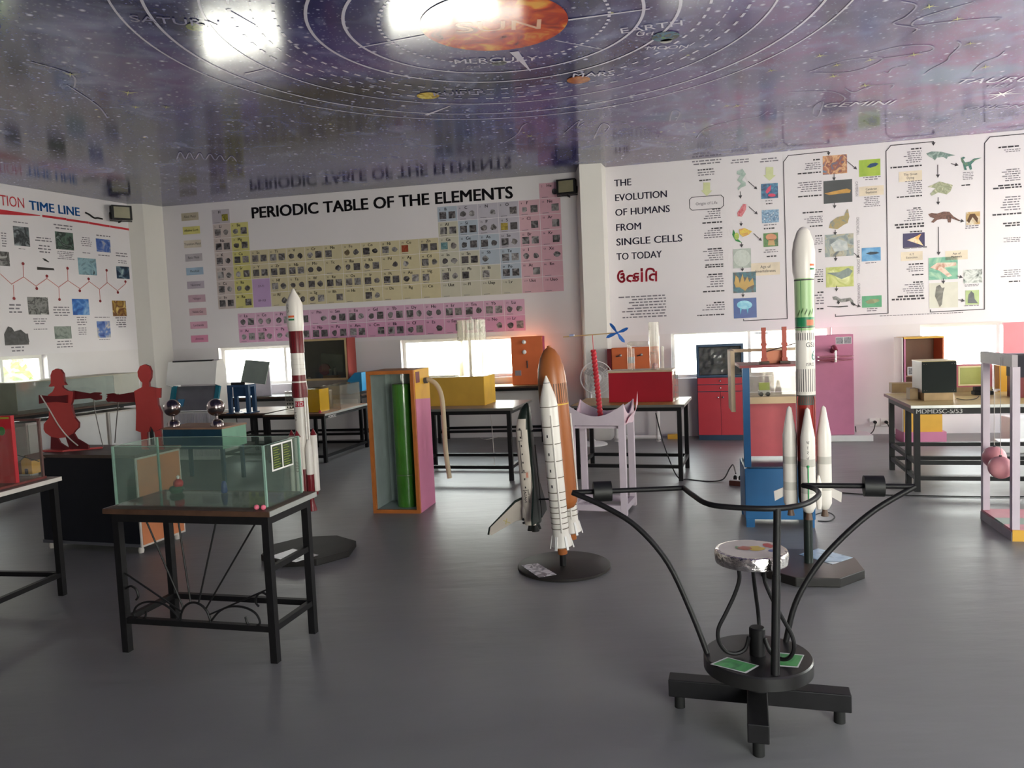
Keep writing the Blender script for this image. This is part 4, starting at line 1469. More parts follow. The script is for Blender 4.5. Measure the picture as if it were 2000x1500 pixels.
m_gl = pic(['3f8a4a', '4fa05a', '2f7040'], 14, 2, 0.35)
for cs in (((1387, 1297), (1420, 1283), (1483, 1300), (1457, 1315)), ((1521, 1274), (1571, 1279), (1559, 1304), (1522, 1301))):
    q = [P(a, b, 0.2575) - AX for a, b in cs]
    c = sum(q, Vector()) / 4
    x = B()
    x.add([(v.x, v.y, 0.2572) for v in q], [(3, 2, 1, 0)], m_paper)
    x.add([(c.x + (v.x - c.x) * 0.9, c.y + (v.y - c.y) * 0.86, 0.2578) for v in q], [(3, 2, 1, 0)], m_gl)
    x.build('green_label', t)

# ================================================================ glass tank table, left foreground
tf, tz, tw = frame2((239.3, 1274), (541.7, 1296.7))
TTH = 0.745
t = table('black iron table with scrolled sunburst ironwork under the glass tank', tf, tz, tw, 0.40, TTH, mat('worn_wood_top', '5a4236', 0.5, var=0.3, scale=10), m_brown, 0.036, (0.15,), lip=0.022, side_edge=m_silver, apron=0.045, sides=('f', 'b', 'l', 'r'))
B().box(tw - 0.03, 0.036, 0.44, tw - 0.006, 0.364, 0.468, m_black).build('stretcher', t)
x = B()
cx = 0.43
x.tube([(cx + 0.085 * math.cos(a), 0.018, 0.178 + 0.095 * math.sin(a)) for a in [math.pi * i / 16 for i in range(17)]], 0.006, m_black, 6)
x.build('sun_arch', t)
for a, b in (((0.365, 0.245), (0.19, 0.674)), ((0.41, 0.27), (0.375, 0.674)), ((0.455, 0.27), (0.585, 0.674)), ((0.495, 0.245), (0.80, 0.674)), ((0.51, 0.215), (tw - 0.03, 0.36)), ((0.35, 0.225), (0.03, 0.41))):
    B().tube([(a[0], 0.018, a[1]), (b[0], 0.018, b[1])], 0.0045, m_black, 6).build('sun_ray', t)
for sg in (1, -1):
    f = lambda u, z: (cx + sg * u, 0.018, z)
    B().tube(smooth_path([f(0.09, 0.185), f(0.14, 0.235), f(0.20, 0.262), f(0.28, 0.262), f(0.34, 0.235), f(0.36, 0.19), f(0.33, 0.172), f(0.295, 0.18), f(0.283, 0.215)], 6), 0.0055, m_black, 6).build('scroll', t)
    e = (tw - 0.036) if sg > 0 else 0.036
    B().tube(smooth_path([(e, 0.018, 0.325), (e - sg * 0.03, 0.018, 0.34), (e - sg * 0.06, 0.018, 0.325), (e - sg * 0.07, 0.018, 0.29), (e - sg * 0.055, 0.018, 0.27)], 6), 0.0055, m_black, 6).build('scroll', t)
# the tank
kw, kd, kh = tw - 0.02, 0.33, 0.30
ko = loc_xy(tf, tz, 0.0, 0.035)
tk = thing('glass_tank', 'open glass tank with greenish edges on the sunburst table', 'tank', (ko.x, ko.y, TTH + 0.001), tz)
g = 0.006
B().box(0, 0, 0, kw, kd, 0.006, m_greenglass).build('tank_floor', tk)
for bx in ((0, 0, kw, g), (0, kd - g, kw, kd), (0, g, g, kd - g), (kw - g, g, kw, kd - g)):
    B().box(bx[0], bx[1], 0.0065, bx[2], bx[3], kh, m_greenglass).build('tank_wall', tk)
for bx in ((0, 0), (kw - 0.008, 0), (0, kd - 0.008), (kw - 0.008, kd - 0.008)):
    B().box(bx[0] - 0.001, bx[1] - 0.001, 0.0065, bx[0] + 0.009, bx[1] + 0.009, kh, m_gedge).build('silicone_seam', tk)
x = B()
for bx in ((0, 0, kw, g), (0, kd - g, kw, kd), (0, g, g, kd - g), (kw - g, g, kw, kd - g)):
    x.box(bx[0], bx[1], kh, bx[2], bx[3], kh + 0.0015, m_gedge)
x.build('rim_edge', tk)
x = B()
xp = kw + 0.002
x.quad((xp, 0.06, 0.165), (xp, 0.255, 0.165), (xp, 0.255, 0.295), (xp, 0.06, 0.295), m_paper)
m_lbl = pic(['20301c', '2a3a20'], 20, 3)
for y0, y1 in ((0.07, 0.152), (0.163, 0.246)):
    x.quad((xp + .001, y0, 0.173), (xp + .001, y1, 0.173), (xp + .001, y1, 0.287), (xp + .001, y0, 0.287), m_lbl)
    for i in range(9):
        z = 0.278 - i * 0.0118
        x.quad((xp + .002, y0 + .006, z - 0.0032), (xp + .002, y0 + .045 + .003 * (i * 5 % 9), z - 0.0032), (xp + .002, y0 + .045 + .003 * (i * 5 % 9), z), (xp + .002, y0 + .006, z), mat('label_olive', '7c8a34', 0.5))
x.build('printed_label', tk)
q = P(345, 958, TTH + 0.02)
x = thing('toy_boat', 'small red and green toy on the tank floor', 'toy', (q.x, q.y, TTH + 0.008))
B().lathe([(0.028, 0), (0.04, 0.02), (0.03, 0.035)], mat('toy_green', '3f5a48', 0.5), 16).build('hull', x)
B().ball((0.012, 0, 0.05), 0.026, m_red, 16).build('red_dome', x)
B().lathe([(0.006, 0.075), (0.009, 0.088), (0.0, 0.095)], m_paper, 10, (0.012, 0, 0)).build('mast_cap', x)
q = P(438, 958, TTH + 0.02)
tag(B().lathe([(0.014, 0), (0.018, 0.01), (0.013, 0.05), (0.008, 0.062), (0.0, 0.064)], mat('toy_blue', '2f3f78', 0.4), 16).build('blue_bobbin', None, (q.x, q.y, TTH + 0.008)), 'small dark blue bobbin inside the glass tank', 'bobbin')
for i, px in enumerate(((508, 977), (520, 978))):
    q = loc_xy(tf, tz, tw - 0.060 + 0.036 * i, 0.008)
    tag(B().ball((0, 0, 0.0125), 0.0125, mat('pink_ball', 'd86a80', 0.45), 16).build('pink_ball', None, (q.x, q.y, TTH + 0.0005)), ('left' if i == 0 else 'right') + ' one of two tiny pink balls at the tank front corner', 'ball', 'pink balls beside the tank')

# ================================================================ cropped table at far left with village model
nb = P(122, 930, 0.75)
rzN = R_(-10)
tl_org = loc_xy(nb, rzN, -1.0, -1.0)
table('black iron table cropped by the left edge, under the village model', tl_org, rzN, 0.98, 0.98, 0.75, mat('stone_top', '8a7f74', 0.5, var=0.2, scale=9), m_offw, 0.036, (0.12,), lip=0.012)
c0 = loc_xy(tl_org, rzN, 0.42, 0.36)
cs = thing('village_model_case', 'clear display case with brown posts and a red board at far left', 'display case', (c0.x, c0.y, 0.751), rzN)
B().box(0, 0, 0, 0.52, 0.58, 0.014, mat('maroon_base', '6a3430', 0.5)).build('base_board', cs)
for bx in ((0.5, 0.56), (0.0, 0.56), (0.505, 0.0)):
    B().box(bx[0], bx[1], 0.0145, bx[0] + 0.014, bx[1] + 0.014, 0.36, mat('brown_post', '5a3f3c', 0.5)).build('corner_post', cs)
B().box(0.507, 0.0145, 0.0145, 0.511, 0.5595, 0.34, m_clear).build('side_pane', cs)
B().box(0.0145, 0.565, 0.0145, 0.4995, 0.569, 0.34, m_clear).build('rear_pane', cs)
B().box(0.0, 0.56, 0.3605, 0.52, 0.574, 0.374, mat('brown_post', '5a3f3c', 0.5)).build('top_rail', cs)
x = B()
pq = loc_xy(c0, rzN, 0, 0.35)
ur, zr = onplane(20, 812, pq, rzN)
ud, zd = onplane(4, 842, pq, rzN)
zr, zd = zr - 0.751, zd - 0.751
x.box(ur - 0.30, 0.35, 0.0145, ur, 0.375, zr, m_red)
x.prism([(ud + 0.022 * math.cos(i * math.pi / 8), zd + 0.026 * math.sin(i * math.pi / 8)) for i in range(16)], 0.346, 0.349, mat('green_dot', '2f7a3a', 0.5))
x.rect(ur - 0.09, zr - 0.018, ur - 0.01, zr - 0.008, 0.3485, mat('label_yellow', '9aa03a', 0.5))
x.build('red_panel', cs)
hq = loc_xy((0, 0, 0), 0, 0, 0)
hs = thing('model_house', 'tiny yellow model house with brown roof in the left case', 'model house', (P(43, 925, 0.77).x, P(43, 925, 0.77).y, 0.766), rzN)
B().prism([(0, 0), (0.075, 0), (0.075, 0.085), (0.04, 0.115), (0.0, 0.085)], 0, 0.10, mat('house_yellow', 'c8963a', 0.6)).build('walls', hs)
x = B()
x.quad((-0.012, -0.01, 0.078), (0.04, -0.01, 0.122), (0.04, 0.11, 0.122), (-0.012, 0.11, 0.078), m_brown)
x.quad((0.04, -0.01, 0.122), (0.083, -0.01, 0.084), (0.083, 0.11, 0.084), (0.04, 0.11, 0.122), m_brown)
x.box(-0.065, 0.0, 0.0, -0.002, 0.1, 0.075, mat('house_brown', '6a4230', 0.6))
x.build('roof', hs)
B().box(0.025, -0.004, 0, 0.047, -0.0005, 0.035, m_black).build('doorway', hs)
tag(B().tube([loc_xy(tl_org, rzN, 0.80, 0.70, 0.98), loc_xy(tl_org, rzN, 0.92, 0.915, 0.86)], 0.003, m_cable, 6).build('support_wire'), 'thin dark wire slanting inside the left village case', 'wire')

# ================================================================ black cabinet with the two red cut-out children
cf, cz, cw_ = frame2((85, 1060), (276, 1070), 0.05)
ch_ = 0.745
cb = thing('storage_cabinet', 'black fronted cabinet with orange side carrying two red cut-out figures', 'cabinet', (cf.x, cf.y, 0), cz)
B().box(0.005, 0.005, 0.05, cw_ - 0.005, 0.46, ch_ - 0.025, mat('black_laminate', '12141c', 0.35)).build('body', cb)
x = B()
x.box(cw_ - 0.0045, 0.0, 0.05, cw_ + 0.006, 0.465, ch_ - 0.026, m_offw)
x.box(cw_ + 0.0062, 0.015, 0.065, cw_ + 0.009, 0.45, ch_ - 0.04, m_orpale)
x.build('side_panel', cb)
B().box(-0.015, -0.015, ch_ - 0.0245, cw_ + 0.015, 0.475, ch_, mat('brown_cabinet_top', '584840', 0.5, var=0.15)).build('top', cb, bevel=0.003)
B().box(0.0, -0.002, 0.052, cw_ - 0.006, 0.0045, 0.075, mat('grey_trim', '54545a', 0.5)).build('plinth_trim', cb)
for a, b in ((0.04, 0.04), (cw_ - 0.04, 0.04), (0.04, 0.42), (cw_ - 0.04, 0.42)):
    B().lathe([(0.018, 0), (0.022, 0.02), (0.015, 0.0495)], m_offw, 14, (a, b, 0)).build('caster', cb)

Z6 = zoomer(0, 690, 6.0)
gp = loc_xy(cf, cz, 0.14, 0.15)
gz = cz


def outline(px, org, rz):
    return [onplane(*Z6(*p), org, rz) for p in px]


m_rf, m_rs = mat('red_cutout_face', 'c64a48', 0.5, var=0.05), mat('red_cutout_edge', '6a1c20', 0.5)


def cutout(bb, px, org, rz, y0, y1, mt):
    o_ = outline(px, org, rz)
    bb.prism([(a, max(b, ch_ + 0.0155)) for a, b in o_], y0, y1, mt, m_rs)


gl = thing('girl_cutout', 'red wooden cut-out of a girl with skirt on the black cabinet', 'cut-out figure', (gp.x, gp.y, 0), gz)
x = B()
cutout(x, [(655, 180), (610, 205), (590, 260), (595, 350), (568, 388), (605, 392), (632, 378), (640, 400), (615, 450), (560, 490), (545, 580), (575, 660), (570, 760), (512, 830), (510, 890), (530, 930), (600, 980), (690, 995), (770, 985), (855, 940), (880, 905), (918, 870), (920, 815), (870, 755), (850, 680), (832, 600), (850, 540), (858, 450), (790, 440), (735, 405), (725, 378), (775, 372), (750, 335), (740, 240), (705, 190)], gp, gz, 0, 0.018, m_rf)
x.build('body', gl)
for pl_ in ([(592, 965), (670, 992), (700, 1050), (800, 1115), (800, 1165), (592, 1165)], [(765, 985), (860, 938), (895, 1000), (1030, 1080), (1030, 1125), (850, 1165), (810, 1120)]):
    x = B()
    cutout(x, pl_, gp, gz, 0.003, 0.016, m_dred)
    x.build('leg', gl)
x = B()
cutout(x, [(825, 440), (1030, 475), (1080, 460), (1150, 462), (1155, 478), (1130, 488), (1160, 500), (1158, 545), (1100, 555), (1035, 530), (850, 545)], gp, gz, 0.019, 0.032, m_dred)
x.build('arm', gl)
x = B()
cutout(x, [(470, 488), (600, 500), (690, 500), (800, 488), (800, 580), (680, 568), (540, 578), (475, 590)], gp, gz, -0.014, -0.001, m_dred)
x.build('shoulder_board', gl)
u0, zf = onplane(*Z6(545, 1170), gp, gz)
u1, _ = onplane(*Z6(1180, 1120), gp, gz)
x = B()
x.box(u0, -0.05, ch_ + 0.0005, u0 + 0.21, 0.06, ch_ + 0.014, m_rf)
x.bar((u0 + 0.21, -0.04, ch_ + 0.0075), (u0 + 0.42, 0.14, ch_ + 0.0075), 0.03, 0.013, m_rf)
x.build('base_plate', gl)
bp_ = loc_xy(cf, cz, cw_ - 0.10, 0.24)
by = thing('boy_cutout', 'red wooden cut-out of a boy in shorts on the black cabinet', 'cut-out figure', (bp_.x, bp_.y, 0), cz)
x = B()
cutout(x, [(1692, 130), (1640, 150), (1610, 215), (1615, 270), (1640, 320), (1668, 345), (1665, 395), (1570, 445), (1590, 600), (1595, 700), (1590, 905), (1645, 925), (1740, 922), (1758, 860), (1772, 860), (1803, 922), (1895, 880), (1890, 700), (1850, 610), (1842, 520), (1840, 410), (1745, 390), (1742, 340), (1765, 290), (1770, 210), (1745, 150)], bp_, cz, 0, 0.02, m_rf)
x.build('body', by)
for pl_ in ([(1648, 925), (1722, 925), (1720, 1100), (1750, 1160), (1750, 1185), (1632, 1185), (1632, 1165), (1660, 1150)], [(1806, 921), (1876, 895), (1890, 1060), (1920, 1105), (1900, 1140), (1850, 1160), (1845, 1100)]):
    x = B()
    o_ = [onplane(*Z6(*p), bp_, cz) for p in pl_]
    zm = min(b for a, b in o_)
    x.prism([(a, max(b, 0) if b > zm + 0.04 else ch_ + 0.0005) for a, b in o_], 0.002, 0.018, m_rf, m_rs)
    x.build('leg', by)
x = B()
cutout(x, [(1212, 480), (1300, 470), (1345, 490), (1580, 450), (1590, 575), (1330, 575), (1290, 568), (1240, 575), (1215, 545), (1235, 515), (1218, 505), (1240, 495)], bp_, cz, 0.021, 0.034, m_dred)
x.build('arm', by)
x = B()
cutout(x, [(1838, 408), (1898, 405), (1895, 520), (1842, 520)], bp_, cz, -0.012, -0.001, m_rf)
x.build('shoulder_board', by)


def cord(label, pxs, org, rz, r, mt, yoff=-0.03, name='cord'):
    pts = []
    for p in pxs:
        u, z = onplane(*Z6(*p), org, rz)
        pts.append(loc_xy(org, rz, u, yoff, max(z, ch_ + 0.025)))
    return tag(B().tube(smooth_path(pts, 4), r, mt, 6).build(name), label, 'cord')


cord('pale cord slung from the girl cut-out shoulder to the cabinet top', [(515, 490), (620, 660), (720, 830), (830, 970), (950, 1075)], gp, gz, 0.005, m_offw)
cord('thin chain hanging from the girl cut-out hand to the red base', [(1040, 530), (1050, 650), (1090, 850), (1150, 1110)], gp, gz, 0.0035, mat('steel_chain', '6a6460', 0.4, metal=0.6), 0.048, 'chain')
cord('thin chain hanging from the boy cut-out hand', [(1330, 480), (1328, 600), (1310, 800), (1290, 1060)], bp_, cz, 0.004, mat('steel_chain', '6a6460', 0.4, metal=0.6), 0.048, 'chain')

# ================================================================ long showcase table along the left wall
lg = P(140, 797, 0.80)
lz = wall_left.rz
lo = loc_xy(lg, lz, -1.3, 0)
table('long table with dark edge against the left wall under a glass showcase', lo, lz, 2.55, 0.55, 0.80, mat('mahogany_top', '5a3a30', 0.4), m_brown, 0.035, (), lip=0.02)
sc = thing('glass_showcase', 'long glass showcase with greenish end on the left wall table', 'showcase', (lo.x, lo.y, 0.801), lz)
gh = 0.36
for nm, bx, mm in (('front_pane', (0.62, 0.03, 2.4, 0.036), m_clear), ('end_pane', (0.62, 0.036, 0.626, 0.5), mat('sage_panel', '8a917e', 0.5)), ('end_pane', (2.394, 0.036, 2.4, 0.5), m_clear), ('rear_panel', (0.62, 0.5, 2.4, 0.51), mat('grey_board', '9aa3a8', 0.35)), ):
    B().box(bx[0], bx[1], 0.0, bx[2], bx[3], gh, mm).build(nm, sc)
B().box(0.61, 0.02, gh + 0.0005, 2.41, 0.52, gh + 0.012, mat('sage_trim', 'a5a090', 0.5)).build('lid', sc)
for i in range(3):
    q = loc_xy(lo, lz, 0.75 + i * 0.58, 0.1)
    w_ = thing('white_storage_unit', ('near', 'middle', 'far')[i] + ' white panelled unit under the left wall showcase table', 'storage unit', (q.x, q.y, 0), lz, 'white units under the left wall table')
    B().box(0, 0, 0.03, 0.55, 0.4, 0.68, m_offw).build('body', w_, bevel=0.005)
    B().box(0.02, -0.012, 0.05, 0.53, -0.0005, 0.66, m_white).build('door', w_)
    B().box(0.02, 0.02, 0, 0.53, 0.38, 0.0295, m_rubber).build('plinth', w_)

# ================================================================ white touch kiosk with teal cheeks
ko_ = (-4.56, 10.22)
kz = R_(-12)
kk = thing('touch_kiosk', 'white slanted kiosk with teal cheeks and grey screen near the left pillar', 'kiosk', (ko_[0], ko_[1], 0), kz)
B().box(0.02, 0.05, 0.0, 0.70, 0.5, 0.64, m_white).build('cabinet', kk, bevel=0.01)
x = B()
for i in range(14):
    x.box(0.04 + i * 0.047, 0.043, 0.05, 0.075 + i * 0.047, 0.0498, 0.62, mat('kiosk_rib', 'cfcbd0', 0.4))
x.build('ribbed_front', kk)
side = [(0.02, 0.642), (0.10, 0.80), (0.16, 0.96), (0.02, 1.0), (0.10, 1.30), (0.22, 1.315), (0.29, 1.2), (0.31, 0.642)]
for x0, x1, mm in ((0.0, 0.025, m_white), (0.695, 0.72, m_white)):
    B().prism(side, x0, x1, mm, None, lambda a, b, c: (b, a, c)).build('side_cheek', kk)
B().prism([(0.02, 1.0), (0.10, 1.30), (0.22, 1.315), (0.28, 1.2), (0.29, 1.0)], 0.0255, 0.6945, m_white, None, lambda a, b, c: (b, a, c)).build('hood', kk)
B().obox((0.36, 0.115, 1.306), (0.58, 0.04, 0.02), mat('speaker_slot', '14141a', 0.5)).build('slot', kk)
x = B()
x.prism([(0.03, 0.66), (0.105, 0.80), (0.165, 0.97), (0.2, 0.97), (0.2, 0.66)], 0.0255, 0.6945, mat('kiosk_screen', '6f6f78', 0.25), None, lambda a, b, c: (b, a, c))
x.build('screen', kk)
for x0 in (0.005, 0.655):
    B().prism([(0.005, 0.69), (0.09, 0.83), (0.145, 0.98), (0.20, 0.98), (0.20, 0.69)], x0, x0 + 0.06, mat('teal_cheek', '1f7a90', 0.4), None, lambda a, b, c: (b, a - 0.012, c)).build('teal_cheek', kk)
B().obox((0.16, 0.075, 0.76), (0.09, 0.012, 0.10), mat('sticker_blue', '3a86b0', 0.4), Matrix.Rotation(R_(-28), 3, 'X')).build('blue_sticker', kk)

# ================================================================ low teal box with two steel spheres
bo = P(312, 961)
be = P(437, 946)
bd = be - bo
bo, be = Vector((-3.90, 8.60, 0)), Vector((-3.165, 8.38, 0))
bd = be - bo
bz = math.atan2(bd.y, bd.x)
bw = bd.length
bx_ = thing('sphere_apparatus', 'dark teal box on legs topped by two polished steel spheres', 'science exhibit', (bo.x, bo.y, 0), bz)
B().box(0, 0, 0.38, bw, 0.42, 0.60, mat('dark_teal', '1d4a60', 0.4, var=0.15)).build('box', bx_)
B().box(bw + 0.0005, 0.0, 0.38, bw + 0.008, 0.42, 0.60, mat('mint_panel', '8fc0a4', 0.4)).build('mint_side', bx_)
B().box(-0.01, -0.01, 0.6005, bw + 0.015, 0.43, 0.618, m_tan).build('lid', bx_)
for a, b in ((0.02, 0.02), (bw - 0.05, 0.02), (0.02, 0.36), (bw - 0.05, 0.36)):
    B().box(a, b, 0, a + 0.035, b + 0.035, 0.3795, m_dblue).build('leg', bx_)
m_steel = mat('polished_steel', 'a89c9c', 0.2, metal=1.0, var=0.03)
for px in (339, 424):
    u, _ = onplane(px, 835, loc_xy(bo, bz, 0, 0.14), bz)
    B().lathe([(0.075, 0.6185), (0.075, 0.625), (0.066, 0.66), (0.045, 0.685), (0.018, 0.695), (0.018, 0.735)], m_steel, 28, (u + 0.005, 0.14, 0)).build('pedestal', bx_)
    B().ball((u, 0.14, 0.826), 0.096, m_steel, 32).build('sphere', bx_)
# ================================================================ tables near the back on the left
m_tg = 'black framed tables at the back of the hall'
t2o = Vector((-2.32, 9.49, 0))
t2z = R_(-14)
t2 = loc_xy(t2o, t2z, -0.80, 0)
table('tan topped table with lettered side edge behind the slim maroon and white rocket', t2, t2z, 0.80, 1.25, 0.61, m_tan, m_brown, 0.04, (0.06,), lip=0.02, side_edge=m_silver)
x = B()
x.text('MDMDSC', 0, 0, 0.035, m_paper, xf=lambda a, b: (0.827 + 0.001, 0.06 + a, 0.562 + b - 0.02))
q = x.build('painted_inventory_mark', [o for o in bpy.data.objects if o.get('label', '').startswith('tan topped table with lettered')][0])
t1 = loc_xy(Vector((-3.17, 9.85, 0)), R_(-16), -0.72, 0.06)
table('tan topped table carrying the small blue frame with tilted board', t1, R_(-16), 0.70, 0.80, 0.61, m_tan, m_brown, 0.04, (0.06,), lip=0.015)
# wall tables
wz = wall_back.rz


def wall_tab(label, u0, u1, gap, d, h, top, edge):
    o = loc_xy(wall_back.a, wz, u0, -gap - d)
    return table(label, o, wz, u1 - u0, d, h, top, edge, 0.04, (0.14,), lip=0.02), o


wt1, wt1o = wall_tab('dark table along the back wall under the glazed exhibit cabinet', 1.95, 3.95, 0.05, 0.50, 0.72, mat('grey_top', '5c5854', 0.5), m_brown)
wt2, wt2o = wall_tab('cream topped table at the back wall under the tall orange knob board', 5.05, 6.55, 0.06, 0.46, 0.77, m_cream, m_brown)

# small blue frame with tilted board
qb = P(458, 802, 0.612)
bf = thing('tilt_board_stand', 'small dark blue stand with a tilted greenish board on the far left table', 'science exhibit', (-3.665, 9.99, 0.6115), R_(-14))
m_bl2 = mat('slate_blue', '26466a', 0.45)
for a in (0.0, 0.26):
    B().box(a, 0.0, 0.015, a + 0.045, 0.045, 0.34, m_bl2).build('leg', bf)
    B().box(a - 0.02, -0.02, 0.0, a + 0.065, 0.20, 0.0145, m_bl2).build('foot_plate', bf)
    B().box(a, 0.14, 0.015, a + 0.045, 0.18, 0.34, m_bl2).build('leg', bf)
B().box(0.0, 0.0, 0.3405, 0.305, 0.18, 0.37, m_bl2).build('top_bar', bf)
B().box(0.05, 0.06, 0.22, 0.255, 0.16, 0.335, m_bl2).build('drive_box', bf)
B().tube([(0.06, 0.02, 0.385), (0.24, 0.02, 0.385)], 0.02, m_rubber, 12).build('roller', bf)
B().obox((0.30, 0.20, 0.52), (0.36, 0.015, 0.30), mat('sage_board', '86908a', 0.35), Matrix.Rotation(R_(-18), 3, 'X') @ Matrix.Rotation(R_(6), 3, 'Y')).build('tilted_board', bf)
tag(B().lathe([(0.02, 0), (0.055, 0.006), (0.06, 0.02), (0.05, 0.022), (0.0, 0.012)], m_white, 20).build('white_dish', None, (-3.50, 9.93, 0.6115)), 'small white dish beside the dark blue stand', 'dish')
o = loc_xy(wt1o, wz, 0.28, 0.16)
tag(B().box(0, 0, 0, 0.26, 0.03, 0.42, mat('pale_panel', 'c3bdc8', 0.4)).build('lilac_signboard', None, (o.x, o.y, 0.722), wz), 'pale lilac panel standing on the back wall table by the left window', 'panel')

# glazed exhibit cabinet with red side
o = loc_xy(wt1o, wz, 1.02, 0.12)
gc = thing('glazed_exhibit_cabinet', 'wood framed dark glazed cabinet with a red and orange model inside', 'display cabinet', (o.x, o.y, 0.722), wz)
gw, gh2, gd = 0.76, 0.80, 0.30
m_cabin = mat('grey_cabinet_inside', '857f78', 0.6)
x = B()
x.box(0, gd - 0.012, 0, gw, gd, gh2, m_cabin)
x.box(0, 0.02, 0, gw, gd - 0.0125, 0.20, m_cabin)
x.box(0, 0.02, gh2 - 0.02, gw, gd - 0.0125, gh2, m_cabin)
x.box(0, 0.02, 0.2005, 0.015, gd - 0.0125, gh2 - 0.0205, m_cabin)
x.build('body', gc)
B().box(gw - 0.014, 0.02, 0.2005, gw, gd - 0.0125, gh2 - 0.0205, m_cabin).build('side', gc)
B().box(gw + 0.0005, 0.0, 0.18, gw + 0.012, gd, gh2, mat('brick_red_side', '8a3630', 0.45)).build('red_side', gc)
x = B()
for bx in ((0, 0.2, gw, 0.23), (0, gh2 - 0.03, gw, gh2), (0, 0.2305, 0.03, gh2 - 0.0305), (gw - 0.03, 0.2305, gw, gh2 - 0.0305)):
    x.box(bx[0], 0.0, bx[1], bx[2], 0.0195, bx[3], mat('beech_frame', 'b8a078', 0.5))
x.build('door_frame', gc)
B().box(0.0305, 0.008, 0.2305, gw - 0.0305, 0.012, gh2 - 0.0305, glass('smoked_pane', 'd0d2cc', haze=0.06, hz='77776c')).build('glass_door', gc)
md = thing('motor_model', 'red and orange toy machine inside the glazed wall cabinet', 'model', loc_xy(o, wz, 0.33, 0.10, 0.922 + 0.001).to_tuple(), wz)
B().box(0, 0, 0, 0.22, 0.12, 0.06, mat('orange_base', 'd8902a', 0.5)).build('base', md)
B().tube([(0.0, 0.06, 0.15), (0.0, 0.09, 0.15)], 0.085, m_red, 24).build('red_wheel', md)
B().lathe([(0.02, 0.0605), (0.016, 0.13), (0.026, 0.14), (0.0, 0.165)], m_offw, 14, (0.09, 0.06, 0)).build('white_post', md)
B().lathe([(0.02, 0.0605), (0.016, 0.15), (0.026, 0.16), (0.0, 0.185)], m_offw, 14, (0.16, 0.06, 0)).build('white_post', md)
tag(B().ball((0, 0, 0.026), 0.026, m_white, 16).build('white_ball', None, loc_xy(o, wz, 0.11, 0.10, 0.923).to_tuple()), 'small white ball on the floor of the glazed cabinet', 'ball')
o2_ = loc_xy(wt1o, wz, 1.78, 0.03)
x = B().prism([(0, 0.02), (0.05, 0.0), (0.24, 0.04), (0.24, 0.30), (0.14, 0.30), (0.03, 0.20)], 0.0, 0.20, mat('sky_blue_panel', '2a86b8', 0.4))
tag(x.build('angled_box', None, (o2_.x, o2_.y, 0.722), wz), 'bright blue angled box right of the glazed cabinet', 'box')

# acrylic things on the lettered table
H2 = 0.6115
q = loc_xy(t2, t2z, 0.04, 0.42)
x = thing('bead_block', 'clear acrylic block with rows of small black beads', 'acrylic block', (q.x, q.y, H2), t2z)
B().box(0, 0, 0, 0.22, 0.06, 0.25, m_dusty).build('block', x)
for r in range(4):
    for c in range(5):
        B().ball((0.035 + c * 0.038, -0.006, 0.045 + r * 0.045), 0.012, mat('black_bead', '2a2a2c', 0.4), 8).build('bead', x)
q = loc_xy(t2, t2z, 0.515, 0.10)
x = thing('yellow_liquid_tank', 'acrylic tank of yellow liquid on the lettered table', 'tank', (q.x, q.y, H2), t2z)
B().box(0, 0, 0, 0.19, 0.26, 0.305, m_clear).build('shell', x)
m_yl = mat('yellow_liquid', 'd8a818', 0.15, var=0.12, scale=4)
B().box(0.006, 0.006, 0.006, 0.184, 0.254, 0.29, m_yl).build('liquid', x)
q = loc_xy(t2, t2z, 0.52, 0.50)
x = thing('clear_acrylic_case', 'clear acrylic case with mottled panes beside the yellow tank', 'display case', (q.x, q.y, H2), t2z)
for bx in ((0, 0, 0.26, 0.006), (0, 0.594, 0.26, 0.6), (0, 0.0065, 0.006, 0.5935), (0.254, 0.0065, 0.26, 0.5935)):
    B().box(bx[0], bx[1], 0, bx[2], bx[3], 0.30, m_dusty).build('pane', x)
B().box(0, 0, 0.3005, 0.26, 0.6, 0.307, m_dusty).build('lid', x)
B().lathe([(0.035, 0.001), (0.035, 0.24)], m_chrome, 18, (0.06, 0.12, 0)).build('steel_tube', x)
q = loc_xy(t2, t2z, 0.36, 0.24)
tag(B().box(0, 0, 0, 0.13, 0.18, 0.004, m_paper).build('paper_sheet', None, (q.x, q.y, H2), t2z + 0.2), 'sheet of paper lying on the lettered table', 'paper')
q = loc_xy(t2, t2z, 0.72, 0.06)
tag(B().lathe([(0.016, 0), (0.018, 0.02), (0.012, 0.032), (0, 0.034)], m_red, 12).build('red_bobbin', None, (q.x, q.y, H2)), 'small red bobbin near the front corner of the lettered table', 'bobbin')


# ================================================================ launch vehicle models
def octagon(bb, r, z0, z1, mt, side=None, rot=math.pi / 8):
    bb.prism([(r * math.cos(rot + i * math.pi / 4), r * math.sin(rot + i * math.pi / 4)) for i in range(8)], z0, z1, mt, side, lambda a, b, c: (a, c, b))


def wrap(r, a0, c=(0, 0)):
    """lettering bent round a cylinder, facing the azimuth a0"""
    return lambda a, b: (c[0] + r * math.cos(a0 + a / r), c[1] + r * math.sin(a0 + a / r), b)


def patch(bb, r, a0, a1, z0, z1, mt, c=(0, 0), n=8):
    for i in range(n):
        p, q_ = a0 + (a1 - a0) * i / n, a0 + (a1 - a0) * (i + 1) / n
        bb.add([(c[0] + r * math.cos(p), c[1] + r * math.sin(p), z0), (c[0] + r * math.cos(q_), c[1] + r * math.sin(q_), z0), (c[0] + r * math.cos(q_), c[1] + r * math.sin(q_), z1), (c[0] + r * math.cos(p), c[1] + r * math.sin(p), z1)], [(0, 1, 2, 3)], mt, True)


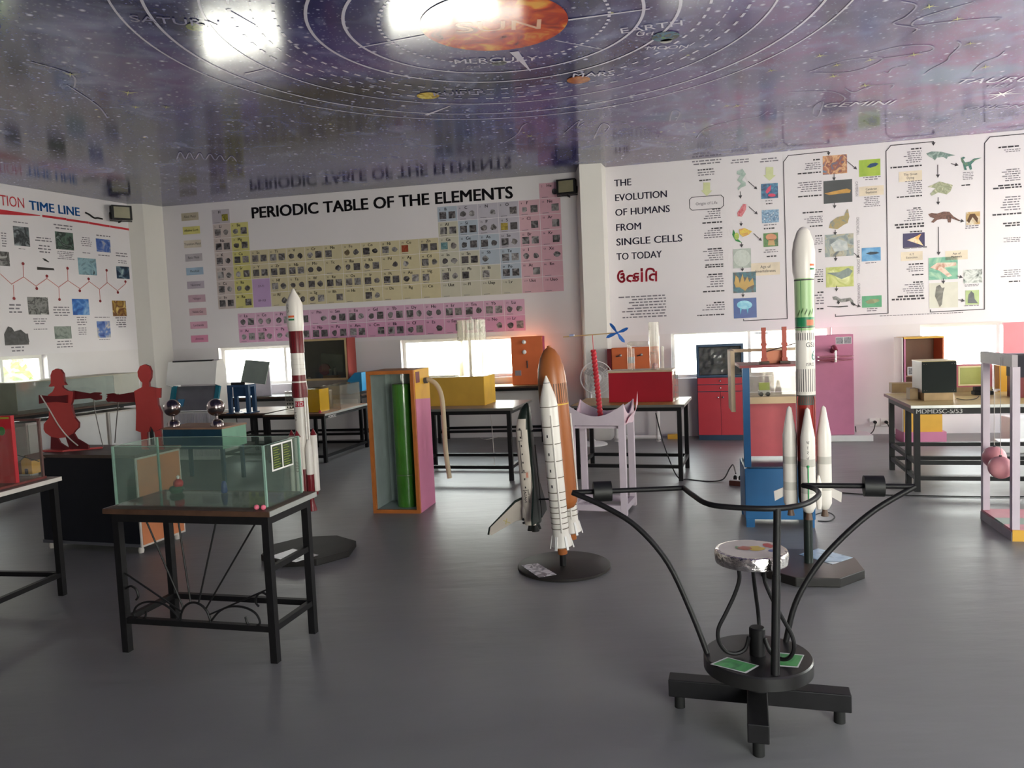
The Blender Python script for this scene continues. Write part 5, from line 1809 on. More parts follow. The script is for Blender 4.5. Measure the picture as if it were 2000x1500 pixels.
m_rw = mat('rocket_white', 'dcd6cf', 0.3, var=0.03)
m_mar = mat('rocket_maroon', '6a1a22', 0.35, var=0.06)
m_mard = mat('rocket_maroon_dark', '3f1218', 0.4)
m_saf, m_grn = mat('flag_orange', 'd8663a', 0.5), mat('flag_green', '1f7a48', 0.5)
m_bd = mat('base_dark_wood', '241f1d', 0.6, var=0.25, scale=7, spec=0.2)

# ---- slim maroon and white rocket
rk = thing('launch_rocket_model', 'slim white and maroon rocket model on a black octagonal base behind the glass tank', 'rocket model', (-1.505, 5.50, 0))
x = B()
octagon(x, 0.335, 0, 0.045, m_bd, mat('base_edge', '191615', 0.5))
x.build('octagonal_base', rk, bevel=0.004)
B().lathe([(0.022, 0.0455), (0.022, 0.36)], m_black, 16).build('post', rk)
prof = [(0.036, 0.36, m_mard), (0.046, 0.45, m_mar), (0.046, 0.62, m_rw), (0.046, 0.95, m_rw), (0.047, 1.128, m_mar), (0.055, 1.132, m_mar), (0.055, 1.195, m_mar), (0.050, 1.235, m_rw), (0.050, 1.245, m_mar), (0.048, 1.288, m_rw), (0.047, 1.443, m_mar), (0.050, 1.446, m_mar), (0.050, 1.598, m_rw), (0.052, 1.602, m_rw), (0.057, 1.645, m_rw), (0.057, 1.785, m_rw), (0.040, 1.83, m_rw), (0.014, 1.877, m_rw), (0.008, 1.892, m_rw), (0.0, 1.897, m_rw)]
B().lathe(prof, m_rw, 40).build('core_stage', rk)
FA = math.atan2(-5.5, 1.505)
x = B()
for i in range(18):
    a = 2 * math.pi * i / 18
    patch(x, 0.0505, a, a + 0.05, 1.45, 1.594, m_mard, n=1)
    patch(x, 0.0555, a, a + 0.05, 1.135, 1.19, m_mard, n=1)
for z in (1.33, 1.36, 1.40):
    patch(x, 0.0482, 0, 2 * math.pi, z, z + 0.004, m_offw, n=32)
patch(x, 0.0474, FA - 0.9, FA + 0.75, 1.065, 1.105, mat('band_red', 'a8243a', 0.45))
x.text('INDIA', 0, 1.072, 0.026, m_paper, align='c', xf=wrap(0.0478, FA + 0.1))
patch(x, 0.0574, FA - 0.9, FA - 0.1, 1.692, 1.706, m_saf)
patch(x, 0.0574, FA - 0.9, FA - 0.1, 1.672, 1.684, m_grn)
x.text('ISRO', 0, 0, 0.02, m_ink, xf=lambda a, b: (0.0576 * math.cos(FA - 0.75 - b / 0.057), 0.0576 * math.sin(FA - 0.75 - b / 0.057), 1.79 - a))
x.text('PSLV', 0, 0, 0.022, m_ink, xf=lambda a, b: (0.0474 * math.cos(FA - 0.75 - b / 0.047), 0.0474 * math.sin(FA - 0.75 - b / 0.047), 1.03 - a))
x.build('painted_marks', rk)
for i in range(6):
    a = FA + R_(30) + i * math.pi / 3
    c = (0.074 * math.cos(a), 0.074 * math.sin(a), 0)
    low = i in (0, 3)
    bst = B()
    if low:
        bst.lathe([(0.020, 0.42, m_mar), (0.026, 0.44, m_mar), (0.026, 0.585, m_rw), (0.026, 0.77, m_rw), (0.008, 0.83, m_rw), (0.0, 0.835, m_rw)], m_rw, 20, c)
        bst.lathe([(0.034, 0.325), (0.016, 0.40), (0.018, 0.419)], m_mar, 18, c)
    else:
        bst.lathe([(0.012, 0.425, m_mar), (0.014, 0.448, m_rw), (0.026, 0.455, m_rw), (0.026, 0.855, m_mar), (0.022, 0.862, m_mar), (0.0, 0.905, m_mar)], m_rw, 20, c)
    s_ = bst.build('strap_on_booster', rk)
    if i == 5:
        x = B()
        x.text('ISRO', 0, 0, 0.024, m_mar, xf=lambda A, b: (c[0] + 0.0264 * math.cos(FA - b / 0.026), c[1] + 0.0264 * math.sin(FA - b / 0.026), 0.70 - A * 1.2))
        x.build('booster_lettering', s_)
for da in (0.55, 0.95):
    B().tube([(0.058 * math.cos(FA + da), 0.058 * math.sin(FA + da), 0.80), (0.056 * math.cos(FA + da), 0.056 * math.sin(FA + da), 1.127)], 0.007, m_rw, 8).build('side_pipe', rk)
x = B()
q = [P(a, b, 0.0465) for a, b in ((524, 1088), (572, 1072), (622, 1084), (578, 1098))]
tag(B().add([(v.x, v.y, 0.0462) for v in q] + [(v.x, v.y, 0.0475) for v in q], [(4, 5, 6, 7), (3, 2, 1, 0), (0, 1, 5, 4), (1, 2, 6, 5), (2, 3, 7, 6), (3, 0, 4, 7)], pic(['c8c4c4', 'd8d6d6', '4a4648'], 7, 4)).build('information_sheet'), 'printed sheet lying on the base of the maroon and white rocket', 'paper sheet')

# ---- tall rocket with green stage
gk = thing('launch_rocket_model', 'tall rocket model with pale green upper stage and four white boosters', 'rocket model', (1.752, 4.63, 0))
x = B()
octagon(x, 0.315, 0, 0.055, mat('base_brown', '4a403a', 0.3, var=0.25, scale=6), mat('base_edge', '191615', 0.5), math.pi / 8 - 0.2)
x.build('octagonal_base', gk, bevel=0.005)
m_post = mat('dark_green_post', '1a2220', 0.4)
B().lathe([(0.026, 0.0555), (0.026, 0.375)], m_post, 18).build('post', gk)
m_pg2, m_gd = mat('pale_green_stage', '9fbf8c', 0.35, var=0.03), mat('dark_green_band', '2a7a52', 0.4)
m_redc = mat('rocket_red', '8a241f', 0.4, var=0.06)
m_rdk = mat('rocket_dark_foot', '2a1a18', 0.5)
prof = [(0.040, 0.40, m_rdk), (0.053, 0.46, m_rdk), (0.053, 0.68, m_redc), (0.053, 1.02, m_redc), (0.054, 1.021, mat('truss_grey', '4a4a44', 0.5)), (0.054, 1.075, mat('truss_grey', '4a4a44', 0.5)), (0.055, 1.08, m_rw), (0.055, 1.455, m_rw), (0.055, 1.463, m_pg2), (0.055, 1.485, m_gd), (0.055, 1.54, m_pg2), (0.055, 1.762, m_pg2), (0.056, 1.768, m_rw), (0.064, 1.81, m_rw), (0.065, 1.925, m_rw), (0.056, 1.985, m_rw), (0.036, 2.045, m_rw), (0.018, 2.066, m_rw), (0.0, 2.072, m_rw)]
B().lathe(prof, m_rw, 48).build('core_stage', gk)
FG = math.atan2(-4.63, -1.752)
x = B()
for i in range(26):
    a = 2 * math.pi * i / 26
    patch(x, 0.0555, a, a + 0.07, 1.405, 1.448, m_dk, n=1)
    patch(x, 0.0555, a, a + 0.07, 1.10, 1.235, m_dk, n=1)
    patch(x, 0.0545, a, a + 0.03, 1.03, 1.07, m_redc, n=1)
x.text('GSLV', 0, 1.365, 0.026, m_dk, align='l', xf=wrap(0.0555, FG + 0.05))
x.text('6', 0, 1.285, 0.062, mat('teal_numeral', '1f6a62', 0.4), align='l', xf=wrap(0.0555, FG + 0.62))
x.text('ISRO', 0, 1.253, 0.018, m_dk, align='l', xf=wrap(0.0555, FG + 0.05))
patch(x, 0.0555, FG + 0.2, FG + 1.1, 1.49, 1.525, mat('salmon_patch', 'c87a5a', 0.5))
patch(x, 0.0655, FG + 0.55, FG + 1.1, 1.838, 1.85, m_saf)
patch(x, 0.0655, FG + 0.55, FG + 1.1, 1.815, 1.826, m_grn)
patch(x, 0.0558, FG - 0.35, FG - 0.30, 1.455, 1.762, m_grn, n=1)
patch(x, 0.0558, 0, 2 * math.pi, 1.755, 1.763, m_dk, n=32)
patch(x, 0.0558, 0, 2 * math.pi, 1.478, 1.484, m_dk, n=32)
for i, dz in enumerate((0.0, 0.012, 0.006, 0.0, 0.01)):
    a = FG - 0.75 + i * 0.38
    for j in range(5):
        patch(x, 0.0557, a + j * 0.05, a + j * 0.05 + 0.07, 1.545 + dz + j * 0.006, 1.56 + dz + j * 0.006, mat('leaf_green_print', '47603a', 0.5), n=1)
x.build('painted_marks', gk)
for a in (FG - 0.9, FG + 0.9, FG + 2.2, FG - 2.2):
    B().tube([(0.062 * math.cos(a), 0.062 * math.sin(a), 0.70), (0.062 * math.cos(a), 0.062 * math.sin(a), 1.05), (0.058 * math.cos(a), 0.058 * math.sin(a), 1.072)], 0.004, m_redc, 6).build('feed_pipe', gk)
for i in range(4):
    a = FG + 0.06 + i * math.pi / 2
    c = (0.096 * math.cos(a), 0.096 * math.sin(a), 0)
    x = B()
    x.lathe([(0.022, 0.345, mat('nozzle_brown', '5a463a', 0.5)), (0.014, 0.385, m_rw), (0.024, 0.39, m_rw), (0.041, 0.425, m_rw), (0.041, 0.505, mat('booster_grey', 'bdb9b1', 0.4)), (0.0412, 0.555, m_rw), (0.041, 0.665, mat('booster_grey', 'bdb9b1', 0.4)), (0.0412, 0.71, m_rw), (0.041, 0.835, m_rw), (0.013, 1.0, m_rw), (0.0, 1.012, m_rw)], m_rw, 28, c)
    s_ = x.build('strap_on_booster', gk)
    if i == 0:
        x = B()
        for k, ch_i in enumerate('\u092d\u093e\u0930\u0924'):
            x.text(ch_i, 0, 0.80 - k * 0.03, 0.018, m_ink, align='c', xf=wrap(0.0415, FG, c))
        x.build('booster_lettering', s_)
        x = B()
        x.tube([(c[0] + 0.043 * math.cos(FG), c[1] + 0.043 * math.sin(FG), 0.47), (c[0] + 0.043 * math.cos(FG), c[1] + 0.043 * math.sin(FG), 0.66)], 0.0035, mat('bright_green', '2a9a58', 0.4), 6)
        x.ball((c[0] + 0.043 * math.cos(FG), c[1] + 0.043 * math.sin(FG), 0.668), 0.008, mat('bright_green', '2a9a58', 0.4), 10)
        x.build('green_rod', s_)
    else:
        d = Vector((math.cos(a), math.sin(a), 0))
        p0 = Vector(c) + d * 0.0415
        tt = Vector((-d.y, d.x, 0)) * 0.003
        pts = [(0, 0.46), (0.05, 0.43), (0.055, 0.49), (0.0, 0.515)]
        x = B()
        vs = [p0 + d * r + tt * sg + Vector((0, 0, z)) for sg in (-1, 1) for r, z in pts]
        x.add(vs, [(0, 1, 2, 3), (7, 6, 5, 4), (0, 4, 5, 1), (1, 5, 6, 2), (2, 6, 7, 3), (3, 7, 4, 0)], m_offw)
        x.build('tail_fin', s_)
a = FG + 0.85
B().lathe([(0.012, 0.40), (0.016, 0.43), (0.016, 0.56), (0.006, 0.60), (0.0, 0.604)], m_rw, 14, (0.085 * math.cos(a), 0.085 * math.sin(a), 0)).build('auxiliary_booster', gk)
q = [P(a, b, 0.0565) for a, b in ((1560, 1083), (1598, 1071), (1666, 1089), (1626, 1102))]
tag(B().add([(v.x, v.y, 0.0557) for v in q] + [(v.x, v.y, 0.057) for v in q], [(4, 5, 6, 7), (3, 2, 1, 0), (0, 1, 5, 4), (1, 2, 6, 5), (2, 3, 7, 6), (3, 0, 4, 7)], pic(['8fb0c8', 'b8d0e0', '5f8098', 'd8e0e4'], 5, 4)).build('information_sheet'), 'blue printed sheet on the base of the tall green staged rocket', 'paper sheet')

# ---- space shuttle stack
SB = Vector((0.285, 4.92, 0))
sh = thing('shuttle_model', 'space shuttle model with brown fuel tank on a round black base', 'shuttle model', SB)
B().lathe([(0.292, 0.0), (0.298, 0.004), (0.298, 0.018), (0.292, 0.022), (0.0, 0.022)], mat('base_disc_dark', '2a2624', 0.5, var=0.15, spec=0.25), 64).build('round_base', sh)
tilt = Matrix.Rotation(R_(-3.1), 4, 'Y')
A1 = Vector((0.262, 0.965, 0))
ORB = Vector((-0.965, 0.262, 0))


def put(o):
    """lean the stack a little, as it stands, about the top of its post"""
    pv = Vector((0.025, -0.03, 0.10))
    o.matrix_local = Matrix.Translation(pv) @ tilt @ Matrix.Translation(-pv)
    return o


s1 = Vector((-0.008, -0.03, 0))
et = s1 + A1 * 0.165
s2 = et + A1 * 0.165
B().lathe([(0.021, 0.0225), (0.021, 0.099)], m_black, 16, s1).build('post', sh)
m_et = mat('fuel_tank_brown', '9a5a30', 0.35, var=0.08, scale=3)
m_etd = mat('fuel_tank_rib', '4a3020', 0.5)
etp = put(B().lathe([(0.03, 0.35), (0.07, 0.365), (0.092, 0.40), (0.094, 0.43), (0.094, 1.12, m_et), (0.093, 1.20), (0.084, 1.285), (0.064, 1.355), (0.038, 1.40), (0.014, 1.418), (0.012, 1.428), (0.0, 1.43)], m_et, 48, et).build('fuel_tank', sh))
x = B()
for i in range(36):
    a = 2 * math.pi * i / 36
    patch(x, 0.0945, a, a + 0.06, 1.06, 1.185, m_etd, (et.x, et.y), 1)
patch(x, 0.0948, 0, 2 * math.pi, 1.045, 1.052, mat('tank_yellow_line', 'd8b03a', 0.5), (et.x, et.y), 36)
x.build('tank_ribs', etp)
B().tube([et + Vector((0.097, -0.02, z)) for z in (0.42, 0.98)], 0.006, m_offw, 8).build('feed_line', etp)
FS = math.atan2(-4.9, -0.31)
m_line = mat('booster_line', '5a5040', 0.5)
for c in (s1, s2):
    prof = [(0.030, 0.10, m_et), (0.034, 0.135, m_et), (0.034, 0.14, m_rw), (0.066, 0.155, m_rw), (0.053, 0.235, m_rw), (0.053, 0.26, m_rw), (0.056, 1.06, m_rw), (0.046, 1.12, m_rw), (0.020, 1.205, m_rw), (0.005, 1.246, m_rw), (0.0, 1.248, m_rw)]
    sb = put(B().lathe(prof, m_rw, 36, c).build('rocket_booster', sh))
    x = B()
    for z in (0.27, 0.305, 0.34, 0.375, 0.41, 0.455, 0.505, 0.60, 0.705, 0.815, 0.925, 1.05):
        patch(x, 0.0568 if z > 0.5 else 0.0555, 0, 2 * math.pi, z, z + 0.005, m_line, (c.x, c.y), 32)
    patch(x, 0.0225, 0, 2 * math.pi, 1.20, 1.204, m_dk, (c.x, c.y), 20)
    for z in (0.54, 0.64, 0.745, 0.86):
        patch(x, 0.0572, FS - 0.55, FS - 0.4, z, z + 0.018, m_ink, (c.x, c.y), 2)
    x.build('booster_bands', sb)
    a = FS + 0.15
    B().tube([(c.x + 0.056 * math.cos(a), c.y + 0.056 * math.sin(a), 0.25), (c.x + 0.058 * math.cos(a), c.y + 0.058 * math.sin(a), 1.0)], 0.006, m_rw, 8).build('cable_tunnel', sb)
    for i in range(6):
        a = FS + 0.5 + i * math.pi / 3
        d = Vector((math.cos(a), math.sin(a), 0))
        x = B()
        x.bar(c + d * 0.055 + Vector((0, 0, 0.225)), c + d * 0.075 + Vector((0, 0, 0.14)), 0.016, 0.007, m_white)
        x.build('skirt_strut', sb)
# orbiter: built along z, belly towards the tank
ob = thing('orbiter', '', 'x')
del ob['label'], ob['category']
ob.parent = sh
oc = et + ORB * 0.212
pv = Vector((0.025, -0.03, 0.10))
rzm = Matrix(((ORB.x, A1.x, 0, oc.x), (ORB.y, A1.y, 0, oc.y), (0, 0, 1, 0), (0, 0, 0, 1)))
OM = Matrix.Translation(pv) @ tilt @ Matrix.Translation(-pv) @ rzm   # local x = away from tank (dorsal), y = wing direction
bpy.data.objects.remove(ob)


def orb(bb, name):
    o = bb.build(name, sh)
    o.matrix_local = OM
    return o


x = B()
secs = [(0.265, 0.050, 0.062, 0.0), (0.30, 0.053, 0.066, 0.0), (0.45, 0.053, 0.066, 0.0), (0.60, 0.053, 0.066, 0.0), (0.80, 0.052, 0.064, 0.0), (0.90, 0.050, 0.060, -0.002), (0.97, 0.042, 0.052, -0.010), (1.03, 0.030, 0.036, -0.020), (1.06, 0.014, 0.018, -0.028), (1.07, 0.002, 0.002, -0.03)]
n = 24
vs, fs = [], []
for z, rx, ry, off in secs:
    for j in range(n):
        a = 2 * math.pi * j / n
        cx_, sy_ = math.cos(a), math.sin(a)
        e = 0.6 if cx_ < 0 else 0.85
        vs.append((off + 1.18 * rx * (abs(cx_) ** e) * (1 if cx_ > 0 else -0.75), 1.15 * ry * (abs(sy_) ** 0.7) * (1 if sy_ > 0 else -1), z))
for i in range(len(secs) - 1):
    for j in range(n):
        fs.append((i * n + j, i * n + (j + 1) % n, (i + 1) * n + (j + 1) % n, (i + 1) * n + j))
fs.append(tuple(range(n))[::-1])
m_orw = mat('orbiter_white', 'cfc4b8', 0.45, var=0.05)
m_tile = mat('orbiter_tiles', '16211d', 0.45)
x.add(vs, fs, m_orw, True)
kt = x.m(m_tile)
for fi, f in enumerate(x.f):
    cxm = sum(x.v[i][0] for i in f) / len(f)
    zm = sum(x.v[i][2] for i in f) / len(f)
    if cxm < -0.026 or zm > 0.955:
        x.mi[fi] = kt
orb(x, 'fuselage')
wing = [(0.055, 0.78), (0.066, 0.72), (0.085, 0.52), (0.20, 0.345), (0.205, 0.30), (0.05, 0.285)]
for sg in (-1, 1):
    x = B()
    x.prism([(sg * a, b) for a, b in wing], -0.046, -0.034, m_tile, m_tile, lambda a, b, c: (b, a, c))
    x.prism([(sg * a, b) for a, b in [(0.06, 0.70), (0.09, 0.50), (0.18, 0.35), (0.19, 0.305), (0.06, 0.29)]], -0.0335, -0.031, m_orw, None, lambda a, b, c: (b, a, c))
    orb(x, 'wing')
x = B()
tail = [(0.045, 0.442), (0.059, 0.439), (0.120, 0.412), (0.303, 0.247), (0.324, 0.200), (0.303, 0.188), (0.120, 0.282), (0.052, 0.288)]
x.prism(tail, -0.006, 0.006, m_orw, m_tile)
x.prism([(0.052, 0.448), (0.120, 0.420), (0.317, 0.243), (0.332, 0.194), (0.320, 0.191), (0.305, 0.243), (0.113, 0.406), (0.052, 0.432)], -0.0075, 0.0075, m_tile)
for y in (-0.007,):
    x.prism([(0.161, 0.271), (0.208, 0.291), (0.211, 0.286), (0.163, 0.266)], y - 0.001, y, mat('gilt_line', 'c8b87a', 0.4))
    x.prism([(0.181, 0.300), (0.186, 0.302), (0.199, 0.262), (0.193, 0.260)], y - 0.001, y, mat('gilt_line', 'c8b87a', 0.4))
orb(x, 'tail_fin')
for sg in (-1, 1):
    x = B().ball((0.035, sg * 0.042, 0.34), 0.03, m_orw, 16, (1, 0.95, 2.4))
    x.ball((0.055, sg * 0.062, 0.305), 0.009, m_ink, 10)
    x.ball((0.055, sg * 0.062, 0.282), 0.009, m_ink, 10)
    orb(x, 'engine_pod')
for c in ((0.025, 0.0), (-0.012, 0.028), (-0.012, -0.028)):
    orb(B().lathe([(0.026, 0.215), (0.012, 0.262), (0.012, 0.2645)], m_rubber, 18, (c[0], c[1], 0)), 'main_engine')
x = B()
yy = -0.0772
for i in range(8):
    z = 0.90 - i * 0.055
    x.box(0.012, yy - 0.001, z, 0.018, yy + 0.002, z + 0.012, m_ink)
for z0, z1, a in ((0.84, 0.90, 0.006), (0.62, 0.83, 0.026)):
    x.line([(a, z0), (a, z1)], 0.003, yy, m_ink)
for z in (0.90, 0.83, 0.62, 0.50):
    x.line([(0.006, z), (0.034, z)], 0.003, yy, m_ink)
x.text('NASA', 0, 0, 0.016, m_ink, xf=lambda a, b: (0.028 - b, yy - 0.001, 0.42 + a * 1.3))
x.text('United States', 0, 0, 0.011, m_ink, xf=lambda a, b: (0.002 - b, yy - 0.001, 0.42 + a))
x.rect(-0.012, 0.585, 0.004, 0.62, yy, mat('flag_tint', 'c88a78', 0.5))
x.ball((0.03, -0.055, 0.885), 0.007, m_ink, 8)
x.ball((0.036, -0.045, 0.90), 0.006, m_ink, 8)
orb(x, 'fuselage_marks')
for z in (0.42, 0.88):
    a, b = et + ORB * 0.093, et + ORB * 0.185
    put(B().tube([a + Vector((0, 0, z)), b + Vector((0, 0, z))], 0.006, m_ink, 8).build('attach_strut', sh))
q = [P(a, b, 0.0235) for a, b in ((1018, 1104), (1050, 1100), (1087, 1122), (1053, 1128))]
tag(B().add([(v.x, v.y, 0.0227) for v in q] + [(v.x, v.y, 0.024) for v in q], [(4, 5, 6, 7), (3, 2, 1, 0), (0, 1, 5, 4), (1, 2, 6, 5), (2, 3, 7, 6), (3, 0, 4, 7)], pic(['c8c4c8', 'dcdadc', '5a5660', 'b8b4b8'], 16, 4)).build('information_sheet'), 'white printed sheet on the round base of the shuttle model', 'paper sheet')

# ================================================================ green liquid cabinet with hoses
co, cz2, cw2 = frame2((729.5, 1002.5), (820.8, 1003.2))
cd, chh = 0.42, 1.235
vc = thing('vortex_cabinet', 'orange framed cabinet with pink and yellow side holding a green liquid column', 'science exhibit', (co.x, co.y, 0), cz2)
m_of = mat('orange_brown_frame', 'a8622e', 0.45, var=0.12, scale=10)
m_in = mat('pale_grey_lining', '9aa6a4', 0.5)
x = B()
for bx in ((0, 0, cw2, 0.03), (0, chh - 0.03, cw2, chh), (0, 0.0305, 0.03, chh - 0.0305), (cw2 - 0.03, 0.0305, cw2, chh - 0.0305)):
    x.box(bx[0], 0, bx[1], bx[2], 0.03, bx[3], m_of)
x.build('front_frame', vc)
x = B()
x.box(0.0, 0.0305, 0, 0.015, cd, chh, m_in)
x.box(0.0155, cd - 0.012, 0, cw2 - 0.0155, cd, chh, m_in)
x.box(0.0155, 0.0305, 0, cw2 - 0.0155, cd - 0.0125, 0.02, m_in)
x.box(0.0155, 0.0305, chh - 0.02, cw2 - 0.0155, cd - 0.0125, chh, m_of)
x.box(cw2 - 0.015, 0.0305, 0, cw2 - 0.0025, cd, chh, m_in)
x.build('lining', vc)
zs = 0.985
B().prism([(0.0305, 0.0), (cd, 0.0), (cd, zs - 0.03), (0.0305, zs)], cw2 - 0.002, cw2 + 0.004, m_pink, None, lambda a, b, c: (b, a, c)).build('pink_side', vc)
B().prism([(0.0305, zs + 0.001), (cd, zs - 0.029), (cd, chh), (0.0305, chh)], cw2 - 0.002, cw2 + 0.004, m_ygold, None, lambda a, b, c: (b, a, c)).build('yellow_side', vc)
B().box(cw2 + 0.0045, 0.05, 1.12, cw2 + 0.0065, 0.15, 1.215, mat('maroon_label', '6a3038', 0.5)).build('maroon_label', vc)
m_gliq = mat('green_liquid', '3a7a1c', 0.25, var=0.15, scale=5)
B().lathe([(0.094, 0.021), (0.094, 1.10), (0.086, 1.108), (0.0, 1.10)], m_gliq, 32, (0.245, 0.22, 0)).build('green_liquid', vc)
B().lathe([(0.097, 0.0215), (0.097, 1.20)], m_clear, 32, (0.245, 0.22, 0), caps=False).build('clear_tube', vc)
B().lathe([(0.099, 0.30), (0.099, 0.312)], m_dusty, 32, (0.245, 0.22, 0), caps=False).build('clear_band', vc)
hx = cw2 + 0.005
B().tube(smooth_path([(hx, 0.27, 1.125), (hx + 0.05, 0.27, 1.13), (hx + 0.12, 0.26, 1.08), (hx + 0.165, 0.24, 0.97), (hx + 0.18, 0.22, 0.75), (hx + 0.19, 0.20, 0.50), (hx + 0.215, 0.19, 0.27)], 8), 0.021, mat('cream_hose', 'cbb898', 0.45, var=0.05), 14).build('cream_hose', vc)
B().tube([(hx, 0.27, 1.125), (hx + 0.03, 0.27, 1.128)], 0.026, mat('grey_trim', '54545a', 0.5), 14).build('hose_clamp', vc)
B().tube(smooth_path([(0, 0.30, 1.13), (-0.04, 0.28, 1.08), (-0.055, 0.26, 0.95), (-0.05, 0.24, 0.6), (-0.07, 0.22, 0.23)], 8), 0.02, mat('tan_hose', '9a7048', 0.5), 12).build('tan_hose', vc)
m_frost = glass('frosted_acrylic', 'fbfaf6', haze=0.22, hz='f0ece2')
# ================================================================ middle table with the yellow box
yo, yz = Vector((-0.03, 7.85, 0)), R_(-15)
ty = loc_xy(yo, yz, -1.15, 0)
table('black framed table under the yellow box and clear tube bundle', ty, yz, 1.15, 0.80, 0.75, mat('grey_pink_top', 'a89890', 0.35), mat('grey_edge', '6a6862', 0.45), 0.042, (0.12,), lip=0.03)
q = loc_xy(Vector((-0.302, 8.196, 0)), yz, -0.80, 0)
yb = thing('yellow_box', 'plain yellow box on the middle table with clear tubes on top', 'box', (q.x, q.y, 0.751), yz)
B().box(0, 0, 0, 0.80, 0.42, 0.305, mat('mustard_panel', 'c49a40', 0.4, var=0.06)).build('front_body', yb)
B().box(0.8005, 0.002, 0.0, 0.806, 0.418, 0.303, mat('bright_yellow', 'dcae38', 0.4)).build('right_panel', yb)
tb = loc_xy(q, yz, 0.63, 0.20)
tu = thing('tube_bundle', 'tall round bundle of clear acrylic tubes on the yellow box', 'tube bundle', (tb.x, tb.y, 1.057), yz)
for i in range(16):
    a = 2 * math.pi * i / 16
    B().lathe([(0.026, 0.012), (0.026, 0.60)], m_frost, 12, (0.13 * math.cos(a), 0.13 * math.sin(a), 0), caps=False).build('clear_tube', tu)
B().lathe([(0.168, 0), (0.168, 0.0115)], m_dusty, 32).build('bottom_plate', tu)
B().lathe([(0.164, 0.601), (0.164, 0.611)], m_dusty, 32).build('top_plate', tu)
B().lathe([(0.012, 0.6115), (0.006, 0.64), (0.0, 0.642)], m_offw, 12).build('knob', tu)
tc_ = loc_xy(q, yz, 0.06, 0.06)
ac = thing('acrylic_tray', 'clear acrylic tray on the left end of the yellow box', 'tray', (tc_.x, tc_.y, 1.057), yz)
for bx in ((0, 0, 0.40, 0.006), (0, 0.294, 0.40, 0.3), (0, 0.0065, 0.006, 0.2935), (0.394, 0.0065, 0.40, 0.2935)):
    B().box(bx[0], bx[1], 0, bx[2], bx[3], 0.14, m_dusty).build('pane', ac)
cable('thin white wire hanging from the yellow box table to the floor', [loc_xy(yo, yz, -0.47, 0.86, 0.68), loc_xy(yo, yz, -0.46, 0.87, 0.40), loc_xy(yo, yz, -0.45, 0.86, 0.15), loc_xy(yo, yz, -0.44, 0.84, 0.006)], 0.004, m_offw, 'hanging_wire', 'wire')

# tall orange knob board on the back wall table
ob_ = loc_xy(wt2o, wz, 1.06, 0.14)
kb = thing('knob_board', 'tall orange panel with white knobs on the back wall table', 'panel exhibit', (ob_.x, ob_.y, 0.7715), wz)
B().box(0, 0, 0, 0.44, 0.14, 0.66, m_orange).build('box', kb, bevel=0.008)
B().box(0.4405, 0.004, 0.005, 0.447, 0.136, 0.655, mat('magenta_side', 'b03a68', 0.4)).build('magenta_side', kb)
for x_, z_ in ((0.19, 0.585), (0.19, 0.45)):
    B().ball((x_, -0.032, z_), 0.03, m_white, 16).build('round_knob', kb)
B().box(0.05, -0.03, 0.13, 0.13, -0.0005, 0.20, mat('grey_socket', '8a7f86', 0.4)).build('grey_knob', kb)
B().tube([(0.22, -0.012, 0.23), (0.22, -0.012, 0.33)], 0.008, m_dk, 8).build('lever', kb)

# ================================================================ red box table
ro, rz_ = Vector((1.62, 7.47, 0)), R_(-18)
tr = loc_xy(ro, rz_, -1.06, 0)
table('tan topped table with black frame under the crimson box', tr, rz_, 1.06, 0.72, 0.75, mat('ochre_top', 'b08a48', 0.4, var=0.1), mat('grey_edge', '6a6862', 0.45), 0.042, (0.12,), lip=0.03)
rq = Vector((0.988, 7.942, 0))
rbx = thing('crimson_box', 'crimson box with pale top tray and glass tubes', 'science exhibit', (rq.x, rq.y, 0.751), rz_)
B().box(0, 0, 0, 0.64, 0.34, 0.30, m_redbox).build('box', rbx)
B().box(-0.004, -0.004, 0.3005, 0.644, 0.344, 0.318, mat('pale_tray', 'c8b494', 0.4)).build('tray', rbx)
B().box(0.645, 0.0, 0.0, 0.665, 0.34, 0.30, m_dusty).build('clear_side', rbx)
B().tube(smooth_path([(0.20, 0.15, 0.319), (0.20, 0.15, 0.55), (0.205, 0.15, 0.585), (0.24, 0.15, 0.59), (0.40, 0.15, 0.585)], 5), 0.022, m_frost, 14).build('bent_tube', rbx)
B().tube([(0.243, 0.12, 0.319), (0.243, 0.12, 0.54)], 0.012, m_frost, 10).build('thin_tube', rbx)
B().tube([(0.535, 0.16, 0.319), (0.535, 0.16, 0.55)], 0.012, m_frost, 10).build('thin_tube', rbx)
B().lathe([(0.052, 0.319), (0.052, 0.80)], m_frost, 28, (0.455, 0.15, 0), caps=False).build('wide_tube', rbx)
tag(B().ball((0, 0, 0.032), 0.032, pic(['8a2a38', 'c87a80', 'd8d0cc'], 20, 2), 16).build('striped_ball', None, (loc_xy(rq, rz_, 0.455, 0.15).x, loc_xy(rq, rz_, 0.455, 0.15).y, 1.0705)), 'small red and white ball at the bottom of the wide glass tube', 'ball')

